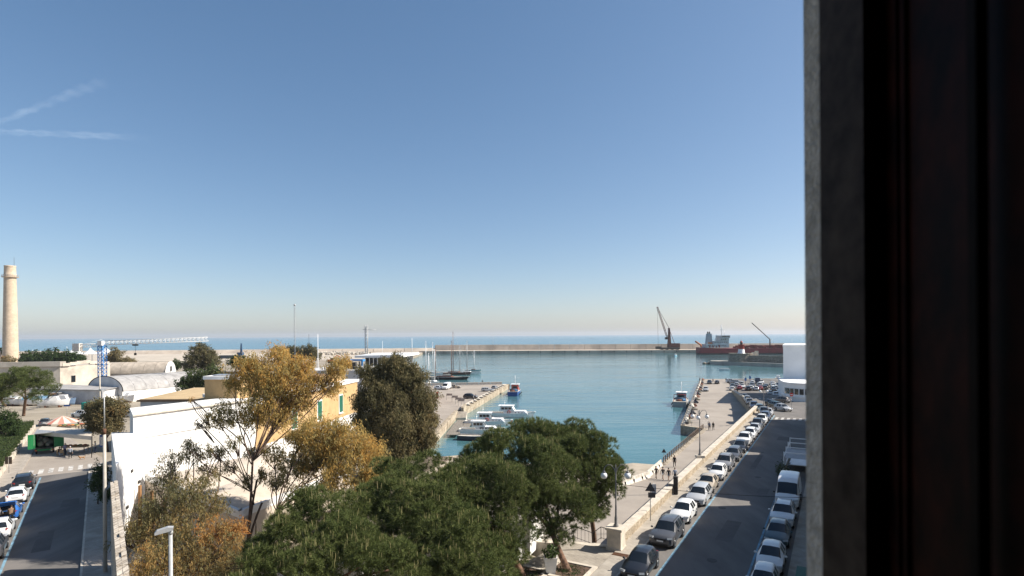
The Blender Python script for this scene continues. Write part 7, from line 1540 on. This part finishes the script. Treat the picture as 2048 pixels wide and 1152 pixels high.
person('person in light blue shirt and black trousers', on(1350, 961, Z0), (-.1, 1), 'walk', LB, BK)
person('person all in black walking ahead of the group along the fence', on(1349, 934, Z0), (.4, .9), 'walk', BK, BK)
person('person in bluish jacket, left one of two strolling up the ramp', on(1418.5, 860.5, Z0), (-.5, -.9), 'walk', (.14, .16, .22), BK)
person('person in dark jacket, right one of two strolling up the ramp', on(1426.5, 860.5, Z0), (-.5, -.9), 'walk', (.035, .04, .035), (.12, .11, .1))
person('lone person at the far edge of the marina quay', on(965, 768.5, Z0), (.3, .9), 'stand', BK, BK)
person('person in white shirt beside the black SUV on the quay', on(947, 801, Z0), (.9, .2), 'stand', WH, NAV)
person('person in dark jacket beside the one in white on the quay', on(951.5, 800, Z0), (-.9, .2), 'stand', NAV, BK)
person('person in reddish top at the end of the curved wall', on(1469, 786, Z0), (.6, -.5), 'stand', (.3, .12, .1), BK)
person('person in black beside the one in reddish top', on(1475, 786.5, Z0), (-.6, -.5), 'stand', BK, BK)
person('person standing by the water at the car park edge', on(1452, 764, Z0), (.1, .9), 'stand', BK, NAV)
person('person in dark clothes at the far left quay corner', on(1399.5, 763.5, Z0), (-.4, .9), 'stand', BK, BK)
person('person in dark clothes between the two black cars by the water', on(1426, 764.5, Z0), (-.2, .9), 'stand', GY, BK)
person('person in grey top walking away past the market stall', onG(140.5, 917.5), (-.5, .85), 'walk', (.3, .33, .38), BK, (.5, .5, .5))
person('person in lilac shirt standing behind the seated man', onG(130, 910.5), (.8, -.2), 'stand', (.28, .26, .36), NAV, (.3, .28, .26))
person('person seated on the wooden chair beside the truck', onG(118, 912), (.9, -.35), 'sit', (.03, .02, .025), LB)
person('person in white T-shirt holding a phone near the market tree', onG(191, 906), (-.6, -.7), 'stand', WH, NAV, sleeves=False, act='hold')
person('person in dark coat behind the fruit stall', onG(157, 853), (-.4, -.9), 'stand', BK, BK)
person('person in black behind the small right-hand stall', onG(176, 853), (-.4, -.9), 'stand', BK, BK)
bc_ = Vector(BLUE_CAR); person('person in brown jacket bending into the blue car boot', tuple(Vector((bc_.x, bc_.y, -.49)) - Vector((*(LD * 2.75), 0)) + Vector((*(RL * .38), 0))), LD, 'bend', BR, BK)
person('person in grey T-shirt bending at the left of the blue car boot', tuple(Vector((bc_.x, bc_.y, -.49)) - Vector((*(LD * 2.8), 0)) - Vector((*(RL * .55), 0))), LD + RL * .3, 'bend', GY, NAV, sleeves=False)
# dog
dq = onG(164, 919); dg_ = thing('dog', 'small tan dog walking across the market street', 'dog', dq, 2.2); dj = {'rump': (0, -.24, .3), 'mid': (0, 0, .3), 'chest': (0, .2, .32), 'neck': (0, .3, .4), 'head': (0, .36, .46), 'muz': (0, .47, .43), 't1': (0, -.34, .38), 't2': (0, -.42, .5)}; de_ = [('rump', 'mid'), ('mid', 'chest'), ('chest', 'neck'), ('neck', 'head'), ('head', 'muz'), ('rump', 't1'), ('t1', 't2')]
for s, n in ((1, 'R'), (-1, 'L')):
    dj['st' + n] = (s * .06, -.2, .2); dj['hk' + n] = (s * .065, -.29, .11); dj['hp' + n] = (s * .065, -.26 + s * .03, .02); dj['fe' + n] = (s * .06, .19, .2); dj['fw' + n] = (s * .06, .2 + s * .04, .1); dj['fp' + n] = (s * .06, .22 + s * .06, .02); dj['ear' + n] = (s * .06, .33, .54)
    de_ += [('rump', 'st' + n), ('st' + n, 'hk' + n), ('hk' + n, 'hp' + n), ('chest', 'fe' + n), ('fe' + n, 'fw' + n), ('fw' + n, 'fp' + n), ('head', 'ear' + n)]
nm2 = list(dj); me = bpy.data.meshes.new('d'); me.from_pydata([dj[n] for n in nm2], [(nm2.index(a), nm2.index(b)) for a, b in de_], []); ob_ = bpy.data.objects.new('d', me); COL.objects.link(ob_); md = ob_.modifiers.new('s', 'SKIN'); md.use_smooth_shade = True
for i, n in enumerate(nm2): r_ = {'rump': .085, 'mid': .085, 'chest': .105, 'neck': .06, 'head': .062, 'muz': .032, 't1': .025, 't2': .015}.get(n, .05 if n[:2] in ('st', 'fe') else .022); me.skin_vertices[0].data[i].radius = (r_, r_); me.skin_vertices[0].data[i].use_root = n == 'mid'
ob_.modifiers.new('u', 'SUBSURF').levels = 1; dm_ = bpy.data.meshes.new_from_object(ob_.evaluated_get(bpy.context.evaluated_depsgraph_get())); bpy.data.objects.remove(ob_); link('body', dm_, mat('dog_fur', (.38, .2, .08), var=.25, scale=10), dg_)

# ================================================================== contrails and haze
ctm = bpy.data.materials.new('ice_cloud'); ctm.use_nodes = True; n_ = ctm.node_tree; n_.nodes.clear(); tc2 = n_.nodes.new('ShaderNodeTexCoord'); nz2 = n_.nodes.new('ShaderNodeTexNoise'); nz2.inputs['Scale'].default_value = .0025; nz2.inputs['Detail'].default_value = 6
rp2 = n_.nodes.new('ShaderNodeMapRange'); rp2.inputs[1].default_value = .2; rp2.inputs[2].default_value = .75; rp2.inputs[3].default_value = .0; rp2.inputs[4].default_value = .032
at2 = n_.nodes.new('ShaderNodeAttribute'); at2.attribute_name = 'tint'; mu2 = n_.nodes.new('ShaderNodeMath'); mu2.operation = 'MULTIPLY'
df = n_.nodes.new('ShaderNodeBsdfDiffuse'); df.inputs[0].default_value = (.9, .9, .9, 1); tl3 = n_.nodes.new('ShaderNodeBsdfTranslucent'); tl3.inputs[0].default_value = (.9, .9, .9, 1); ad2 = n_.nodes.new('ShaderNodeAddShader'); tp2 = n_.nodes.new('ShaderNodeBsdfTransparent'); mx2 = n_.nodes.new('ShaderNodeMixShader'); ou2 = n_.nodes.new('ShaderNodeOutputMaterial')
n_.links.new(tc2.outputs['Object'], nz2.inputs['Vector']); n_.links.new(nz2.outputs['Fac'], rp2.inputs[0]); n_.links.new(rp2.outputs[0], mu2.inputs[0]); n_.links.new(at2.outputs['Fac'], mu2.inputs[1]); n_.links.new(df.outputs[0], ad2.inputs[0]); n_.links.new(tl3.outputs[0], ad2.inputs[1])
n_.links.new(mu2.outputs[0], mx2.inputs[0]); n_.links.new(tp2.outputs[0], mx2.inputs[1]); n_.links.new(ad2.outputs[0], mx2.inputs[2]); n_.links.new(mx2.outputs[0], ou2.inputs[0])
def contrail(label, pts, w0, w1, Y=9000):
    """soft streak of ice cloud: a stack of flattened shells, fading to the rim"""
    t = thing('contrail', label, 'contrail'); pts = [D(px, py, Y) for px, py in pts]; V, F, T = [], [], []; n = 40
    for sh in range(5):
        k = (sh + 1) / 5; base = len(V); m = 8
        for i in range(n + 1):
            f = i / n; q = f * (len(pts) - 1); a = int(min(q, len(pts) - 2)); c = pts[a].lerp(pts[a + 1], q - a); w = (w0 + (w1 - w0) * f) * k * (.8 + .2 * math.sin(i * 1.3))
            for j in range(m): V.append((c.x + .2 * w * math.sin(i), c.y + w * math.cos(j * 2 * math.pi / m) * .6, c.z + w * math.sin(j * 2 * math.pi / m)))
        for i in range(n):
            for j in range(m): F.append((base + i * m + j, base + i * m + (j + 1) % m, base + (i + 1) * m + (j + 1) % m, base + (i + 1) * m + j)); T.append(.8 * min(1, (1 - i / n) * 2.5))
    link('streak', np_mesh('streak', np.array(V), np.array(F), np.array(T)), ctm, t); return t
contrail('slanting wispy contrail high at the left', [(-60, 268), (60, 220), (140, 188), (215, 162)], 60, 130)
contrail('fainter level contrail below the slanting one', [(-60, 262), (120, 268), (300, 276)], 60, 70)
hz = MB().b6(-16500, 16500, -300, 14500, -8, 72); ho = hz.build('haze', None); tag(ho, 'thin sea haze over the whole harbour', 'haze', None, 'stuff')
hm = bpy.data.materials.new('haze'); hm.use_nodes = True; hn_ = hm.node_tree; hn_.nodes.clear(); pv = hn_.nodes.new('ShaderNodeVolumePrincipled'); pv.inputs['Color'].default_value = (.86, .92, 1, 1); pv.inputs['Density'].default_value = HAZE; pv.inputs['Anisotropy'].default_value = .2; oo = hn_.nodes.new('ShaderNodeOutputMaterial'); hn_.links.new(pv.outputs[0], oo.inputs['Volume'])
ho.data.materials.append(hm)
